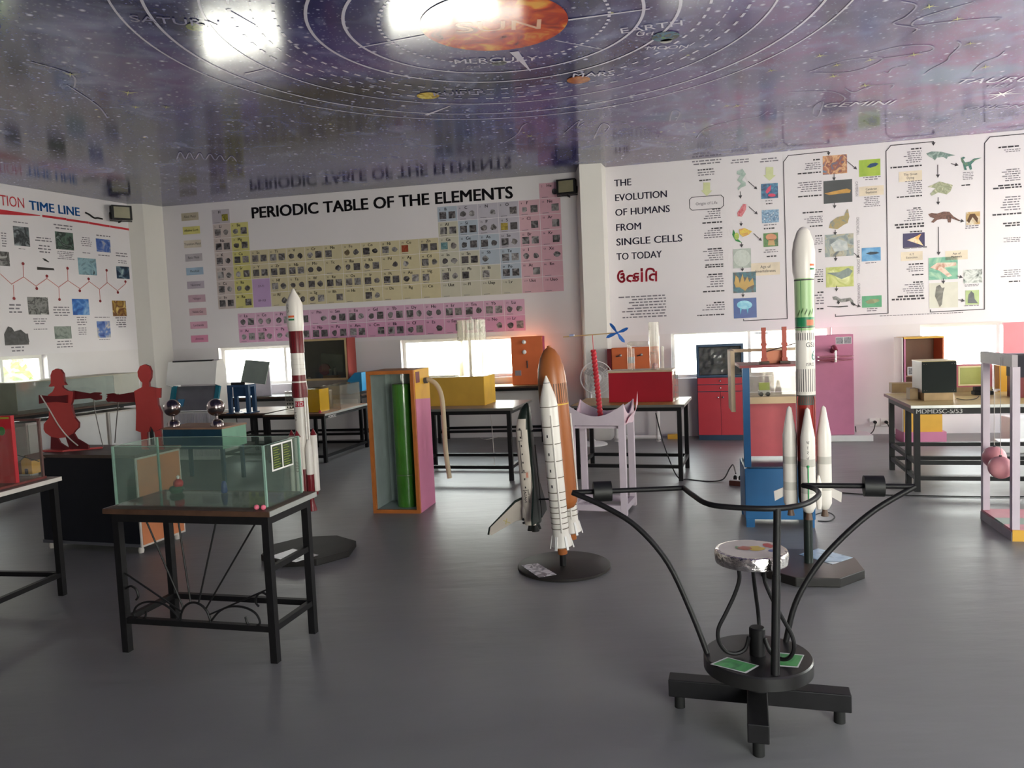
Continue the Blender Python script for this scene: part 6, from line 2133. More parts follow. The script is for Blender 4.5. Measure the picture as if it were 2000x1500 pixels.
# orange board on its white pipe stand, behind the crimson box
oz = R_(-13)
oo = loc_xy((0.0, 10.45, 0), oz, 1.345, 0)
ps = thing('pipe_stand', 'white plastic pipe stand carrying the wide orange board behind the crimson box', 'stand', (oo.x, oo.y, 0), oz)
m_pipe = mat('white_pipe', 'd8d2d0', 0.35)
for sx__ in (0.03, 0.57):
    B().tube([(sx__, 0.05, 0.06), (sx__, 0.05, 0.93)], 0.028, m_pipe, 14).build('upright_pipe', ps)
    B().ball((sx__, 0.05, 0.055), 0.04, m_pipe, 14).build('elbow', ps)
    B().lathe([(0.03, 0), (0.03, 0.014)], m_pipe, 14, (sx__, 0.05, 0)).build('foot', ps)
B().tube([(0.03, 0.05, 0.055), (0.57, 0.05, 0.055)], 0.028, m_pipe, 14).build('cross_pipe', ps)
B().tube([(-0.01, 0.05, 0.93), (0.61, 0.05, 0.93)], 0.022, m_pipe, 14).build('cross_pipe', ps)
ow = thing('socket_board', 'wide orange board with grey socket behind the glass tubes', 'panel exhibit', (oo.x, oo.y, 0.953), oz)
B().box(0.0, 0.0, 0, 0.61, 0.10, 0.285, m_orange).build('board', ow, bevel=0.012)
B().box(-0.055, 0.004, 0.0, -0.0005, 0.096, 0.275, m_mar).build('maroon_side', ow)
B().box(0.22, -0.012, 0.08, 0.30, -0.0005, 0.16, mat('grey_socket', '8a7f86', 0.4)).build('grey_socket', ow)
for x_ in (0.11, 0.38):
    B().tube([(x_ - 0.05, -0.012, 0.17), (x_, -0.02, 0.18)], 0.007, m_dk, 8).build('lever', ow)
    B().ball((x_ + 0.01, -0.02, 0.185), 0.018, mat('steel_knob', '9a9a9a', 0.3, metal=0.7), 12).build('knob', ow)

# white pedestal fan
fn = thing('pedestal_fan', 'white pedestal fan with wire cage in front of the column', 'fan', (1.01, 10.02, 0))
B().lathe([(0.195, 0), (0.195, 0.012), (0.16, 0.03), (0.05, 0.045), (0.03, 0.07)], m_white, 40).build('base', fn)
B().lathe([(0.017, 0.0705), (0.017, 0.80)], m_white, 16).build('pole', fn)
B().tube([(0.08, 0.16, 0.87), (0.08, -0.005, 0.87)], 0.055, m_white, 20).build('motor', fn)
x = B()
for yy_, r in ((-0.045, 0.205), (-0.005, 0.21)):
    for rr_ in (r, r * 0.72, r * 0.45):
        x.tube([(0.08 + rr_ * math.cos(2 * math.pi * i / 40), yy_ - 0.03 * (1 - rr_ / r), 0.87 + rr_ * math.sin(2 * math.pi * i / 40)) for i in range(40)], 0.0045 if rr_ == r else 0.002, m_white, 5, True)
for i in range(36):
    a = 2 * math.pi * i / 36
    x.tube([(0.08 + 0.05 * math.cos(a), -0.08, 0.87 + 0.05 * math.sin(a)), (0.08 + 0.205 * math.cos(a), -0.045, 0.87 + 0.205 * math.sin(a))], 0.0016, m_white, 4)
x.build('wire_cage', fn)
for i in range(3):
    a = 2 * math.pi * i / 3 + 0.4
    x = B()
    pts = [(0.03, -0.25), (0.12, -0.42), (0.175, -0.2), (0.18, 0.25), (0.10, 0.38), (0.03, 0.3)]
    x.add([(0.08 + r * math.cos(a + b), -0.03 + 0.03 * b, 0.87 + r * math.sin(a + b)) for r, b in pts] + [(0.08 + r * math.cos(a + b), -0.026 + 0.03 * b, 0.87 + r * math.sin(a + b)) for r, b in pts], [(0, 1, 2, 3, 4, 5), (11, 10, 9, 8, 7, 6)] + [(i_, i_ + 6, (i_ + 1) % 6 + 6, (i_ + 1) % 6) for i_ in range(6)], mat('fan_blade', 'b8b4b2', 0.25))
    x.build('fan_blade', fn)
B().lathe([(0.055, 0), (0.05, 0.012), (0.0, 0.018)], m_white, 24).build('hub_badge', fn, (0.08, -0.083, 0.87), None, rot=(R_(90), 0, 0))
B().tube(smooth_path([(0.017, 0.0, 0.75), (0.05, 0.05, 0.80), (0.08, 0.10, 0.85)], 4), 0.02, m_white, 10).build('neck', fn)

# ================================================================ lavender stand with curved rails
so, sz = Vector((0.882, 6.185, 0)), R_(-20)
sto = loc_xy(so, sz, -0.47, 0)
sw, sd, sh_ = 0.47, 0.42, 0.735
ls = thing('curved_rail_stand', 'lavender white stand with four dished side panels in front of the crimson box table', 'stand', (sto.x, sto.y, 0), sz)
for a in (0, sw - 0.05):
    for b in (0, sd - 0.05):
        B().box(a, b, 0, a + 0.05, b + 0.05, sh_ - 0.0005, m_lav).build('leg', ls)
for bx in ((0.0505, 0.005, sw - 0.0505, 0.045), (0.0505, sd - 0.045, sw - 0.0505, sd - 0.005), (0.005, 0.0505, 0.045, sd - 0.0505), (sw - 0.045, 0.0505, sw - 0.005, sd - 0.0505)):
    B().box(bx[0], bx[1], 0.03, bx[2], bx[3], 0.08, m_lav).build('bottom_rail', ls)


def dish(w_):
    pts = [(0, sh_), (w_, sh_), (w_, sh_ + 0.175)]
    for i in range(1, 14):
        t_ = 1 - i / 14
        u_ = t_ * w_
        pts.append((u_, sh_ + 0.175 - 0.10 * math.sin(math.pi * t_) ** 0.9))
    pts.append((0, sh_ + 0.175))
    return pts


B().prism(dish(sw), 0.0, 0.008, m_lav).build('dished_panel', ls)
B().prism(dish(sw), sd - 0.008, sd, m_lav).build('dished_panel', ls)
m_lp = mat('pale_pink_panel', 'd0b4c0', 0.5)
for x0 in (0.0, sw - 0.008):
    B().prism([(0.0085 + a * (sd - 0.017) / sd, b) for a, b in dish(sd)], x0, x0 + 0.008, m_lp, None, lambda a, b, c: (b, a, c)).build('dished_panel', ls)
x = B().prism([(0.02, sh_ + 0.02), (0.10, sh_ + 0.05), (0.34, sh_ + 0.09), (0.42, sh_ + 0.24), (0.42, sh_ + 0.13), (0.30, sh_ + 0.06), (0.22, sh_)], sw + 0.03, sw + 0.034, m_lp, m_red, lambda a, b, c: (b - 0.02 + 0.05 * a, a, c))
x.build('loose_flap', ls)
B().box(0.0505, 0.0505, sh_ - 0.03, sw - 0.0505, sd - 0.0505, sh_ - 0.012, m_lav).build('tray', ls)
wrq = loc_xy(so, sz, -0.235, 0.20)
ws = thing('wind_spinner', 'red twisted rod with blue propeller on a thin cross arm standing in the lavender stand', 'wind spinner', (wrq.x, wrq.y, sh_ - 0.011), sz)
x = B()
n, k = 20, 90
ht = 0.62
vs, fs = [], []
for i in range(k + 1):
    z = 0.05 + (ht - 0.05) * i / k
    tw_ = i * 0.42
    for j in range(n):
        a = 2 * math.pi * j / n
        r = 0.0205 + 0.0045 * math.cos(3 * (a - tw_))
        vs.append((-0.045 * z / ht + r * math.cos(a), r * math.sin(a), z))
for i in range(k):
    for j in range(n):
        fs.append((i * n + j, i * n + (j + 1) % n, (i + 1) * n + (j + 1) % n, (i + 1) * n + j))
fs += [tuple(range(n))[::-1], tuple(k * n + j for j in range(n))]
x.add(vs, fs, mat('scarlet_wax', 'b8303a', 0.4, var=0.06), True)
x.build('twisted_rod', ws)
B().lathe([(0.03, 0), (0.03, 0.049)], m_redbox, 18).build('socket', ws)
B().tube([(-0.045, 0, ht + 0.001), (-0.048, 0, 0.745)], 0.004, m_redbox, 8).build('spindle', ws)
B().tube([(-0.30, 0.0, 0.735), (0.16, 0.0, 0.752)], 0.0045, mat('bamboo', 'c0a070', 0.5), 8).build('cross_arm', ws)
B().tube([(-0.245, 0.0, 0.744), (-0.205, 0.0, 0.746)], 0.010, mat('bead_blue_white', '9aa0c0', 0.4), 10).build('arm_bead', ws)
pp = B()
pp.tube([(0.163, -0.018, 0.752), (0.163, 0.012, 0.752)], 0.012, mat('propeller_blue', '2a62b0', 0.4), 12)
pr_ = pp.build('propeller_hub', ws)
for i in range(4):
    a = R_(22) + i * math.pi / 2 + (0.25 if i % 2 else 0)
    x = B()
    o_ = [(0.012, -0.006), (0.05, -0.017), (0.085, -0.013), (0.102, 0.0), (0.085, 0.010), (0.05, 0.011), (0.012, 0.006)]
    ca, sa = math.cos(a), math.sin(a)
    x.add([(0.163 + u_ * ca - v_ * sa, -0.010 + v_ * 0.4 + d_, 0.752 + u_ * sa + v_ * ca) for d_ in (0, 0.003) for u_, v_ in o_], [tuple(range(7)), tuple(range(13, 6, -1))] + [(i_, i_ + 7, (i_ + 1) % 7 + 7, (i_ + 1) % 7) for i_ in range(7)], mat('propeller_blue', '2a62b0', 0.4))
    x.build('propeller_blade', ws)

# ================================================================ red drawer cabinet with screen
rc, rcz, rcw = frame2((1364, 860), (1456, 860))
rca = thing('red_screen_cabinet', 'red cabinet with knobbed drawers under a plastic wrapped screen', 'cabinet', (rc.x, rc.y, 0), rcz)
rw_ = rcw
B().box(0.01, 0.02, 0, rw_ - 0.01, 0.45, 0.06, m_dblue).build('plinth', rca)
B().box(0, 0.013, 0.0605, rw_, 0.46, 0.82, m_dblue).build('carcass', rca)
m_redc2 = mat('bright_red_laminate', 'b8323e', 0.4, var=0.04)
for i, (z0, z1) in enumerate(((0.725, 0.805), (0.635, 0.715))):
    d_ = B().box(0.01, 0, z0, rw_ - 0.01, 0.0125, z1, m_redc2).build('drawer', rca)
    B().ball((rw_ / 2, -0.014, (z0 + z1) / 2), 0.013, m_chrome, 12).build('knob', d_)
for a, b, kx in ((0.01, rw_ / 2 - 0.002, rw_ / 2 - 0.03), (rw_ / 2 + 0.002, rw_ - 0.01, rw_ / 2 + 0.03)):
    d_ = B().box(a, 0, 0.07, b, 0.0125, 0.625, m_redc2).build('door', rca)
    B().ball((kx, -0.014, 0.555), 0.013, m_chrome, 12).build('knob', d_)
x = B()
m_hood = mat('slate_hood', '39506a', 0.45)
x.box(0, 0.0, 0.8205, 0.03, 0.46, 1.235, m_hood)
x.box(rw_ - 0.03, 0.0, 0.8205, rw_, 0.46, 1.235, m_hood)
x.box(0.0305, 0.0, 1.205, rw_ - 0.0305, 0.46, 1.235, m_hood)
x.box(0.0305, 0.44, 0.8205, rw_ - 0.0305, 0.46, 1.2045, m_hood)
x.box(0.0305, 0.0, 0.8205, rw_ - 0.0305, 0.4395, 0.84, m_hood)
x.build('screen_hood', rca)
B().box(0.04, 0.08, 0.845, rw_ - 0.04, 0.40, 1.20, mat('dark_screen', '20242a', 0.2)).build('screen', rca)
x = B()
nx_, nz_ = 14, 10
rnd = random.Random(4)
vs = [(0.035 + (rw_ - 0.07) * i / nx_, 0.045 + rnd.uniform(-0.02, 0.02), 0.845 + 0.35 * j / nz_) for j in range(nz_ + 1) for i in range(nx_ + 1)]
fs = [(j * (nx_ + 1) + i, j * (nx_ + 1) + i + 1, (j + 1) * (nx_ + 1) + i + 1, (j + 1) * (nx_ + 1) + i) for j in range(nz_) for i in range(nx_)]
x.add(vs, fs, glass('plastic_wrap', 'f2f2f0', rough=0.12, haze=0.14, hz='d0d0cc'))
x.build('plastic_wrap', rca)

# ================================================================ blue framed exhibit
eo, ez = P(1457, 1030), R_(-12)
ew, ed = 0.49, 0.46
ex = thing('blue_frame_exhibit', 'blue framed glass exhibit with two red towers behind the tall green staged rocket', 'science exhibit', (eo.x, eo.y, 0), ez)
for a in (0.0, ew - 0.07):
    for b in (0.0, ed - 0.07):
        B().box(a + 0.005, b + 0.005, 0.0, a + 0.065, b + 0.065, 0.0595, m_blue).build('foot', ex)
B().box(0, 0, 0.06, ew, ed, 0.44, m_blue).build('base_box', ex, bevel=0.004)
B().box(0.02, 0.02, 0.4405, ew - 0.02, ed - 0.02, 0.452, m_dblue).build('base_tray', ex)
B().box(0.0, 0.0, 0.4525, 0.048, 0.05, 1.185, m_blue).build('post', ex)
B().box(ew - 0.048, 0.0, 0.4525, ew, 0.05, 1.185, m_blue).build('post', ex)
B().box(ew - 0.048, ed - 0.05, 0.4525, ew, ed, 1.185, m_blue).build('post', ex)
B().box(-0.02, -0.01, 1.1855, ew + 0.01, ed + 0.01, 1.205, mat('maroon_shelf', '8a3a40', 0.45)).build('top_shelf', ex)
B().box(0.05, 0.012, 0.985, ew - 0.05, 0.018, 1.18, m_dusty).build('glass_pane', ex)
B().box(0.05, 0.051, 0.915, ew - 0.05, ed - 0.051, 0.965, mat('beech_tray', 'c8ac88', 0.5, var=0.1)).build('tray', ex)
B().box(0.07, ed - 0.09, 0.47, ew - 0.07, ed - 0.08, 0.90, mat('rose_panel', 'b84a54', 0.45)).build('rose_panel', ex)
B().box(0.052, ed - 0.02, 0.97, ew - 0.052, ed - 0.012, 1.17, m_dusty).build('glass_pane', ex)
B().box(-0.075, 0.12, 0.85, -0.045, ed, 1.31, mat('beige_cheek', 'bfa88c', 0.5)).build('beige_cheek', ex)
B().box(-0.0445, ed - 0.03, 1.285, ew, ed - 0.005, 1.31, mat('beige_cheek', 'bfa88c', 0.5)).build('beige_rail', ex)
for a in (0.165, 0.31):
    x = B()
    x.box(a - 0.016, 0.10, 1.225, a + 0.016, 0.13, 1.475, mat('terracotta', 'a84838', 0.5))
    x.box(a - 0.022, 0.095, 1.225, a + 0.022, 0.135, 1.25, mat('terracotta', 'a84838', 0.5))
    x.box(a - 0.021, 0.095, 1.34, a + 0.021, 0.135, 1.36, mat('terracotta', 'a84838', 0.5))
    tw_ = x.build('red_tower', ex)
    B().box(a - 0.035, 0.08, 1.2055, a + 0.035, 0.15, 1.2245, m_brown).build('tower_base', ex)
B().tube([(0.10, 0.14, 1.437), (0.20, 0.14, 1.432)], 0.004, m_dk, 6).build('rod', ex)
B().tube([(0.165, 0.14, 1.29), (0.45, 0.14, 1.365)], 0.005, m_brown, 6).build('rod', ex)
B().box(0.19, 0.16, 1.2055, 0.30, 0.24, 1.30, mat('salmon_block', 'c87a58', 0.5)).build('salmon_block', ex)
q = loc_xy(eo, ez, 0.12, 0.10)
ty_ = thing('toy_car', 'tiny toy with yellow green roof on the beech tray of the blue exhibit', 'toy', (q.x, q.y, 0.966), ez)
B().box(0, 0, 0.018, 0.085, 0.05, 0.045, m_white).build('body', ty_, bevel=0.006)
B().box(0.005, 0.005, 0.0455, 0.08, 0.045, 0.10, mat('lime_plastic', 'b8cc30', 0.4)).build('lime_block', ty_)
for a in (0.018, 0.066):
    for b in (-0.008, 0.051):
        B().tube([(a, b, 0.016), (a, b + 0.007, 0.016)], 0.016, m_rubber, 14).build('wheel', ty_)
cable('black cable looped on the floor beside the blue exhibit base', [P(1597, 1018), P(1620, 1018), P(1630, 1010), P(1620, 1002), P(1600, 1003), P(1588, 1008)], 0.006)

# ================================================================ pink cabinet with acrylic discs
po, pz = Vector((4.15, 9.42, 0)), R_(-13)
pc = thing('pink_cabinet', 'tall pink cabinet with clear discs and maroon arm on a white platform', 'science exhibit', (po.x, po.y, 0), pz)
B().box(-0.62, -0.07, 0, 0.20, 0.30, 0.075, m_white).build('platform', pc, bevel=0.006)
B().box(-0.47, 0.0, 0.0755, 0.0, 0.22, 1.30, m_pink).build('body', pc, bevel=0.003)
x = B()
x.rect(-0.20, 1.185, -0.02, 1.272, -0.002, m_paper)
for a in (-0.195, -0.105):
    x.rect(a, 1.19, a + 0.08, 1.266, -0.003, pic(['4a4250', '8a8490', '2a262e'], 30, 2))
x.build('printed_label', pc)
m_pd = glass('pink_disc', 'f4dcd8', haze=0.12, hz='d8a0a0')
for z in (1.005, 1.045):
    B().lathe([(0.20, z), (0.20, z + 0.008)], m_pd, 40, (-0.24, -0.215, 0)).build('clear_disc', pc)
B().lathe([(0.012, 0.98), (0.012, 1.12)], m_chrome, 12, (-0.24, -0.215, 0)).build('spindle', pc)
x = B().tube(smooth_path([(-0.24, -0.001, 1.10), (-0.24, -0.06, 1.13), (-0.245, -0.13, 1.16), (-0.24, -0.19, 1.14), (-0.24, -0.213, 1.122)], 5), 0.026, mat('maroon_arm', '8a3048', 0.45), 14)
x.build('maroon_arm', pc)
B().box(-0.26, -0.215, 0.97, -0.22, -0.0005, 0.985, m_pink).build('disc_bracket', pc)

# ================================================================ orange and pink shelf cabinet by the right table
go, gz3 = P(1768, 866), R_(-13)
sc2 = thing('shelf_cabinet', 'cabinet with pink and orange front and open brown niche behind the right table', 'cabinet', (go.x, go.y, 0), gz3)
gw_ = 0.415
B().box(-0.02, -0.03, 0, gw_ + 0.02, 0.36, 0.135, m_pink).build('pink_base', sc2)
B().box(-0.015, -0.012, 0.1355, gw_ - 0.02, 0.35, 0.44, m_ygold).build('yellow_panel', sc2)
x = B()
m_ni = mat('brown_niche', '8a6a54', 0.5)
x.box(0, 0.34, 0.4405, gw_, 0.352, 1.225, m_ni)
x.box(0.012, 0.0, 0.4405, gw_ - 0.012, 0.3395, 0.52, m_ni)
x.box(0.012, 0.0, 0.78, gw_ - 0.012, 0.3395, 0.80, m_ni)
x.build('niche', sc2)
B().box(-0.006, -0.004, 0.4405, 0.0115, 0.352, 1.225, m_pink).build('pink_side', sc2)
B().box(gw_ - 0.0115, -0.004, 0.4405, gw_ + 0.004, 0.352, 1.225, m_orange).build('orange_side', sc2)
B().box(-0.006, -0.004, 1.2255, gw_ + 0.004, 0.352, 1.245, m_ygold).build('orange_top', sc2)
B().box(-0.03, 0.0, 0.136, -0.0155, 0.35, 1.244, m_offw).build('white_side', sc2)
x = B()
x.rect(0.03, 0.80, 0.14, 0.90, -0.002, m_paper)
x.rect(0.04, 0.81, 0.13, 0.89, -0.003, pic(['4a4446', '8a8486'], 30, 1))
x.build('printed_label', sc2)
B().prism([(0.11, 0.80), (0.125, 0.90), (0.20, 0.86), (0.25, 0.80)], 0.10, 0.14, mat('green_figure', '3f8a4a', 0.5)).build('green_figure', sc2)

# ================================================================ lettered table on the right
mo, mz = P(1787, 961), R_(-15)
mt_ = table('long cream topped table with white lettering on its front edge at right', mo, mz, 1.75, 1.05, 0.75, m_cream, m_silver, 0.045, (0.10, 0.235), lip=0.03, side_edge=mat('mahogany_edge', '6a3038', 0.45), apron=0.055, sides=('f', 'b', 'l'), mid=True)
x = B()
x.text('MDMDSC-5/53', 0.01, 0.677, 0.036, m_paper, y=-0.002, width=0.36, bold=True)
x.build('painted_inventory_mark', mt_)
q = Vector((3.642, 6.857, 0))
bz_ = R_(-13)
bk = thing('cardboard_block', 'tan cardboard block under the black fronted box', 'block', (q.x, q.y, 0.751), bz_)
B().box(0.0, 0.0, 0, 0.235, 0.26, 0.068, m_wood).build('block', bk)
B().box(-0.085, 0.12, 0, -0.0185, 0.24, 0.10, m_wood).build('side_block', bk)
vb = thing('black_fronted_box', 'white box with black front panel on the right table', 'box', (q.x, q.y, 0.8195), bz_)
B().box(-0.012, 0.009, 0, 0.258, 0.33, 0.272, m_offw).build('body', vb)
B().box(-0.016, 0.0, -0.0, 0.262, 0.0085, 0.275, mat('black_green_panel', '131b19', 0.6, var=0.15, spec=0.2)).build('front_panel', vb)
B().box(-0.014, 0.009, 0.2725, 0.262, 0.335, 0.28, m_cream).build('lid', vb)
x = B()
for a in (0.0, 0.02, 0.225, 0.245):
    for b in (0.02, 0.255):
        x.ball((a, -0.001, b), 0.004, m_chrome, 8)
x.build('screws', vb)
wq = P(1742, 768, 0.75)
tag(B().box(0, 0, 0, 0.26, 0.14, 0.095, m_wood).build('wooden_box', None, (wq.x, wq.y, 0.751), mz), 'plain wooden box at the far left corner of the right table', 'box')
pb2 = Vector((4.283, 7.458, 0))
pbb = thing('pink_framed_board', 'pink board with yellow green window on the right table', 'panel exhibit', (pb2.x - 0.03, pb2.y, 0.751), bz_)
B().box(0, 0, 0, 0.33, 0.03, 0.045, m_wood).build('stand', pbb)
B().box(0, 0.004, 0.0455, 0.33, 0.026, 0.265, mat('dusty_pink_board', 'b86470', 0.5)).build('board', pbb)
B().box(0.035, -0.002, 0.06, 0.255, 0.0035, 0.25, mat('cream_frame', 'dccfa0', 0.5)).build('cream_frame', pbb)
B().box(0.05, -0.004, 0.075, 0.24, -0.0025, 0.235, mat('lime_window', '9a9c52', 0.35, var=0.12)).build('lime_window', pbb)
o_ = loc_xy(pb2, bz_, 0.345, -0.05)
x = thing('orange_box_small', 'small upright orange box with dark side behind the lavender frame', 'box', (o_.x, o_.y, 0.751), bz_)
B().box(0, 0, 0, 0.085, 0.14, 0.245, m_ygold).build('box', x)
B().box(0.0855, 0.0, 0, 0.10, 0.14, 0.235, m_black).build('dark_side', x)
g_ = P(1918, 772, 0.75)
x = thing('black_gadget', 'small black electronic gadget with white plug on the right table', 'device', (g_.x, g_.y, 0.751), bz_)
B().box(-0.06, 0, 0, 0.10, 0.10, 0.035, m_rubber).build('case', x, bevel=0.006)
B().box(-0.05, 0.02, 0.0355, 0.06, 0.09, 0.075, m_rubber).build('upper_case', x, bevel=0.006)
B().box(0.10, 0.02, 0.036, 0.16, 0.06, 0.05, m_white).build('white_plug', x)
cable('thin cable curling over the right table in front of the gadget', [P(1868, 778, 0.756), P(1885, 781, 0.756), P(1905, 779, 0.756), P(1912, 774, 0.756)], 0.0035)
mq = P(1981, 777, 0.75)
tag(B().box(0, 0, 0, 0.075, 0.16, 0.21, m_mar).build('maroon_box', None, (mq.x, mq.y, 0.751), bz_), 'maroon box on the right table beside a bright yellow one', 'box')
tag(B().box(0, 0, 0, 0.20, 0.16, 0.21, mat('bright_yellow', 'dcae38', 0.4)).build('bright_yellow_box', None, (loc_xy(mq, bz_, 0.08, 0).x, loc_xy(mq, bz_, 0.08, 0).y, 0.751), bz_), 'bright yellow box on the right table at the right picture edge', 'box')
# white plastic heap under the table
for i, (px, sx1, h) in enumerate(((1952, 0.42, 0.12), (1975, 0.34, 0.28))):
    q = P(px, 885 - 22 * i, 0)
    tag(B().box(0, 0, 0, sx1, 0.25, h, m_white).build('white_carton', None, (q.x, q.y, 0), R_(-20 + 12 * i), bevel=0.01), ('low' if i == 0 else 'taller') + ' white carton on the floor behind the right table', 'carton')

# ================================================================ pendulum frame cropped by the right edge
fo, fz = P(1977, 1057), R_(-14)
fr = thing('pendulum_stand', 'lavender pendulum stand with black top box cropped by the right edge', 'stand', (fo.x, fo.y, 0), fz)
fw, fd, fh = 0.80, 0.60, 1.235
for a in (0, fw - 0.045):
    for b in (0, fd - 0.045):
        B().box(a, b, 0.0765, a + 0.045, b + 0.045, fh - 0.0805, m_lav).build('post', fr)
B().box(-0.004, 0.0, 0.0, fw, fd, 0.06, mat('grey_plank', 'a59ca0', 0.5)).build('base_plank', fr)
B().box(0.0, -0.006, 0.0, fw, -0.0005, 0.075, m_ygold).build('yellow_front', fr)
for i, (a, b) in enumerate(((0.0, 0.15), (0.15, 0.33), (0.33, 0.60))):
    B().box(0.0, a * fd / 0.6 + 0.0005, 0.0605, fw, b * fd / 0.6, 0.076, (mat('rose_stripe', 'c8848c', 0.5), mat('sage_stripe', '8a9a8c', 0.5), mat('rose_stripe', 'c8848c', 0.5))[i]).build('base_stripe', fr)
B().box(-0.004, 0.0, fh - 0.08, 0.03, fd, fh, mat('grey_plank', 'a59ca0', 0.5)).build('side_rail', fr)
B().box(fw - 0.03, 0.0, fh - 0.08, fw, fd, fh, m_lav).build('side_rail', fr)
B().box(0.0305, 0.01, fh - 0.15, fw - 0.0305, 0.20, fh - 0.005, mat('charcoal_box', '2c2932', 0.6, var=0.15, spec=0.2)).build('black_box', fr)
B().box(0.0305, 0.25, fh - 0.03, fw - 0.0305, 0.30, fh - 0.005, m_lav).build('ball_rail', fr)
m_pb = mat('salmon_pink_ball', 'd8949a', 0.45, var=0.05)
for i, (u_, zc) in enumerate(((0.10, 0.505), (0.155, 0.455))):
    q = P(1942 if i == 0 else 1953, 893 if i == 0 else 912, zc)
    pbl = thing('pendulum_ball', ('upper' if i == 0 else 'lower') + ' of two salmon pink balls hung in the lavender frame', 'ball', (0, 0, 0), 0, 'pink pendulum balls')
    dpt = 5.43 if i == 0 else 5.24
    dr = ray(1942 if i == 0 else 1954, 893 if i == 0 else 913)
    p3 = Vector((dr.x * dpt / dr.y, dpt, EYE + dr.z * dpt / dr.y))
    pbl.location = p3
    B().ball((0, 0, 0), 0.077, m_pb, 28).build('ball', pbl)
    B().tube([(0, 0, 0.08), (0, 0.0, 1.21 - p3.z)], 0.002, m_offw, 6).build('thread', pbl)
    B().lathe([(0.010, 0.074), (0.008, 0.084)], m_dk, 10).build('cap', pbl)

# pink board on the wall at the right edge
u0, z1 = wall_far.uv(1957, 630)
u1, z0 = wall_far.uv(2090, 692)
tag(B().box(u0, -0.04, z0, u1, -0.008, z1, mat('rose_board', 'd8848c', 0.5, var=0.03)).build('rose_board', None, wall_far.a, wall_far.rz), 'plain rose pink board in front of the right window at the picture edge', 'board')

# ================================================================ cables, sockets, lamps
ps_o, ps_z, ps_w = frame2((1424, 948), (1456, 951))
pw = thing('extension_box', 'wooden extension box with white socket plate on the floor by the blue exhibit', 'extension box', (ps_o.x, ps_o.y, 0), ps_z)
B().box(0, 0, 0, 0.16, 0.10, 0.045, mat('walnut_box', '6a4034', 0.5)).build('box', pw)
B().box(0.005, 0.005, 0.0455, 0.155, 0.095, 0.052, m_white).build('socket_plate', pw)
for a in (0.04, 0.09, 0.125):
    B().lathe([(0.018, 0.0525), (0.015, 0.08), (0.008, 0.09)], m_rubber if a < 0.1 else m_white, 12, (a, 0.05, 0)).build('plug', pw)
cable('black cable running from the crimson box table to the extension box', [loc_xy(ro, rz_, -0.25, 0.05, 0.66), loc_xy(ro, rz_, -0.19, 0.1, 0.35), loc_xy(ro, rz_, -0.06, 0.0, 0.05), P(1345, 936, 0.007), P(1385, 940, 0.007), P(1412, 936, 0.02), P(1425, 915, 0.10), P(1432, 908, 0.13), P(1437, 925, 0.11)], 0.006)
u, z = wall_far.uv(1707, 826)
for i, px in enumerate((1708, 1730)):
    u, z = wall_far.uv(px, 824)
    w_ = thing('wall_socket', ('left' if i == 0 else 'right') + ' white wall socket with black plug between the pink cabinet and shelf cabinet', 'socket', wall_far.a, wall_far.rz, 'wall sockets')
    B().box(u - 0.06, -0.012, z - 0.05, u + 0.06, -0.001, z + 0.05, m_white).build('plate', w_)
    B().tube([(u, -0.0125, z), (u, -0.05, z)], 0.02, m_rubber, 12).build('plug', w_)


def wallpt(u, y, z):
    return loc_xy(wall_far.a, wall_far.rz, u, y, z)


ua, za = wall_far.uv(1708, 824)
ub, zb_ = wall_far.uv(1730, 824)
cable('black cable from the left wall socket to the pink cabinet', [wallpt(ua, -0.053, za), wallpt(ua - 0.05, -0.10, za - 0.12), wallpt(ua - 0.22, -0.15, za - 0.20), loc_xy(po, pz, 0.03, 0.10, 0.16)], 0.006)
cable('black cable from the right wall socket to the shelf cabinet', [wallpt(ub, -0.053, zb_), wallpt(ub + 0.07, -0.10, zb_ - 0.15), wallpt(ub + 0.12, -0.14, 0.05), wallpt(ub + 0.10, -0.25, 0.007), wallpt(ub + 0.02, -0.30, 0.007), wallpt(ub + 0.08, -0.36, 0.007)], 0.006)
cable('long thin black cable lying on the floor from the tall rocket to the right', [P(1625, 961, 0.006), P(1700, 966, 0.006), P(1800, 968, 0.006), P(1900, 970, 0.006), P(2010, 970, 0.006)], 0.005)
cable('tangle of thin cable under the table at the back wall', [P(985, 850, 0.006), P(950, 858, 0.006), P(935, 852, 0.006), P(945, 846, 0.006), P(970, 853, 0.006)], 0.005, m_offw)
yq = P(1304, 858)
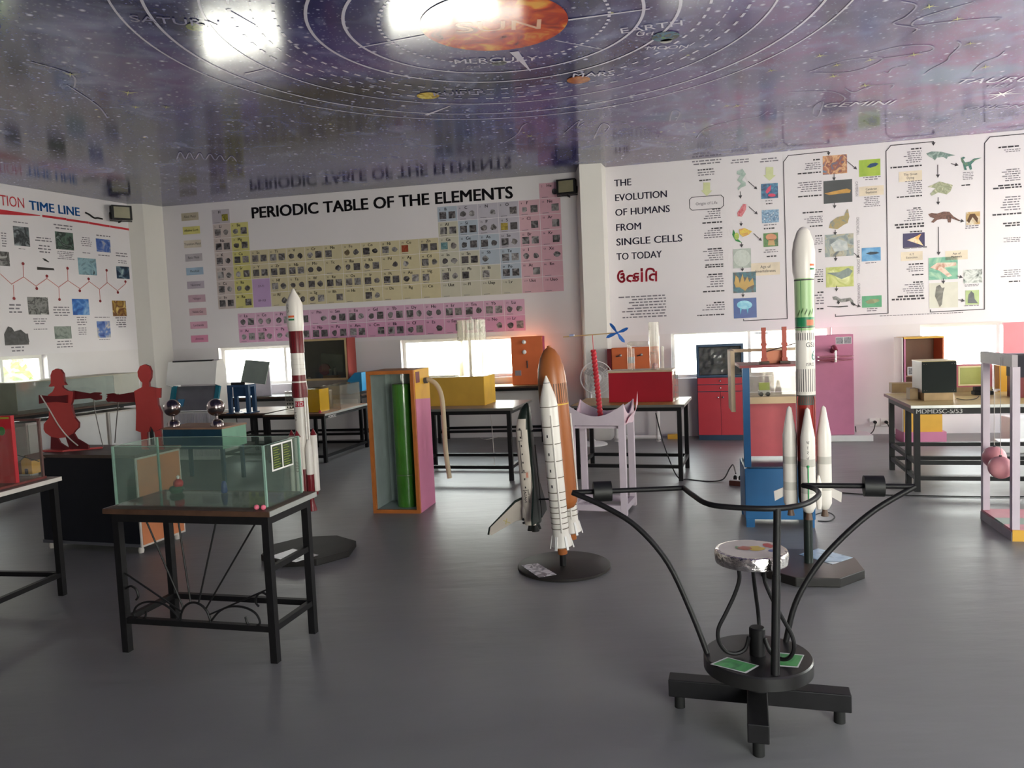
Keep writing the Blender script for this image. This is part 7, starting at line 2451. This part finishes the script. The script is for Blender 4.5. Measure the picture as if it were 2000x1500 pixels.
tag(B().box(0, 0, 0, 0.16, 0.10, 0.06, m_ygold).build('tan_carton', None, (yq.x, yq.y, 0), R_(-13), bevel=0.004), 'small tan carton on the floor behind the crimson box table', 'carton')


def flood(label, w, px, sz_, swing):
    u, z = w.uv(*px)
    c = loc_xy(w.a, w.rz, u, -0.16, z)
    t = thing('flood_lamp', label, 'flood lamp', c, w.rz + swing)
    s2_ = sz_ / 2
    x = B()
    x.box(-s2_, -0.05, -s2_ * 0.75, s2_, 0.04, s2_ * 0.75, m_rubber)
    x.build('housing', t, bevel=0.008)
    x = B()
    for bx in ((-s2_, -s2_ * 0.75, s2_, -s2_ * 0.6), (-s2_, s2_ * 0.6, s2_, s2_ * 0.75), (-s2_, -s2_ * 0.6, -s2_ * 0.8, s2_ * 0.6), (s2_ * 0.8, -s2_ * 0.6, s2_, s2_ * 0.6)):
        x.box(bx[0], -0.065, bx[1], bx[2], -0.0505, bx[3], m_black)
    x.build('bezel', t)
    B().box(-s2_ * 0.79, -0.058, -s2_ * 0.59, s2_ * 0.79, -0.0505, s2_ * 0.59, mat('lamp_lens', '858068', 0.25)).build('lens', t)
    x = B()
    x.tube([(-s2_ - 0.01, 0, 0), (-s2_ - 0.01, 0.02, -s2_ * 0.85), (s2_ + 0.01, 0.02, -s2_ * 0.85), (s2_ + 0.01, 0, 0)], 0.008, m_rubber, 6)
    x.tube([(0, 0.02, -s2_ * 0.85), (0, 0.15, -s2_ * 0.85)], 0.012, m_rubber, 6)
    x.build('bracket', t)
    return t


flood('black flood lamp on the left wall over the time line title', wall_left, (220, 418), 0.27, -0.5)
cb_ = [wall_left.uv(*Z1(*p)) for p in ((825, 378), (860, 395), (910, 430), (945, 430), (990, 440))]
tag(B().tube(smooth_path([loc_xy(wall_left.a, wall_left.rz, u_, -0.02, z_) for u_, z_ in cb_], 4), 0.012, m_cable, 6).build('lamp_cable'), 'black cable stapled to the left wall below the flood lamp', 'cable')
flood('black flood lamp high on the back wall beside the white column', wall_back, (1110, 369), 0.26, -0.1)
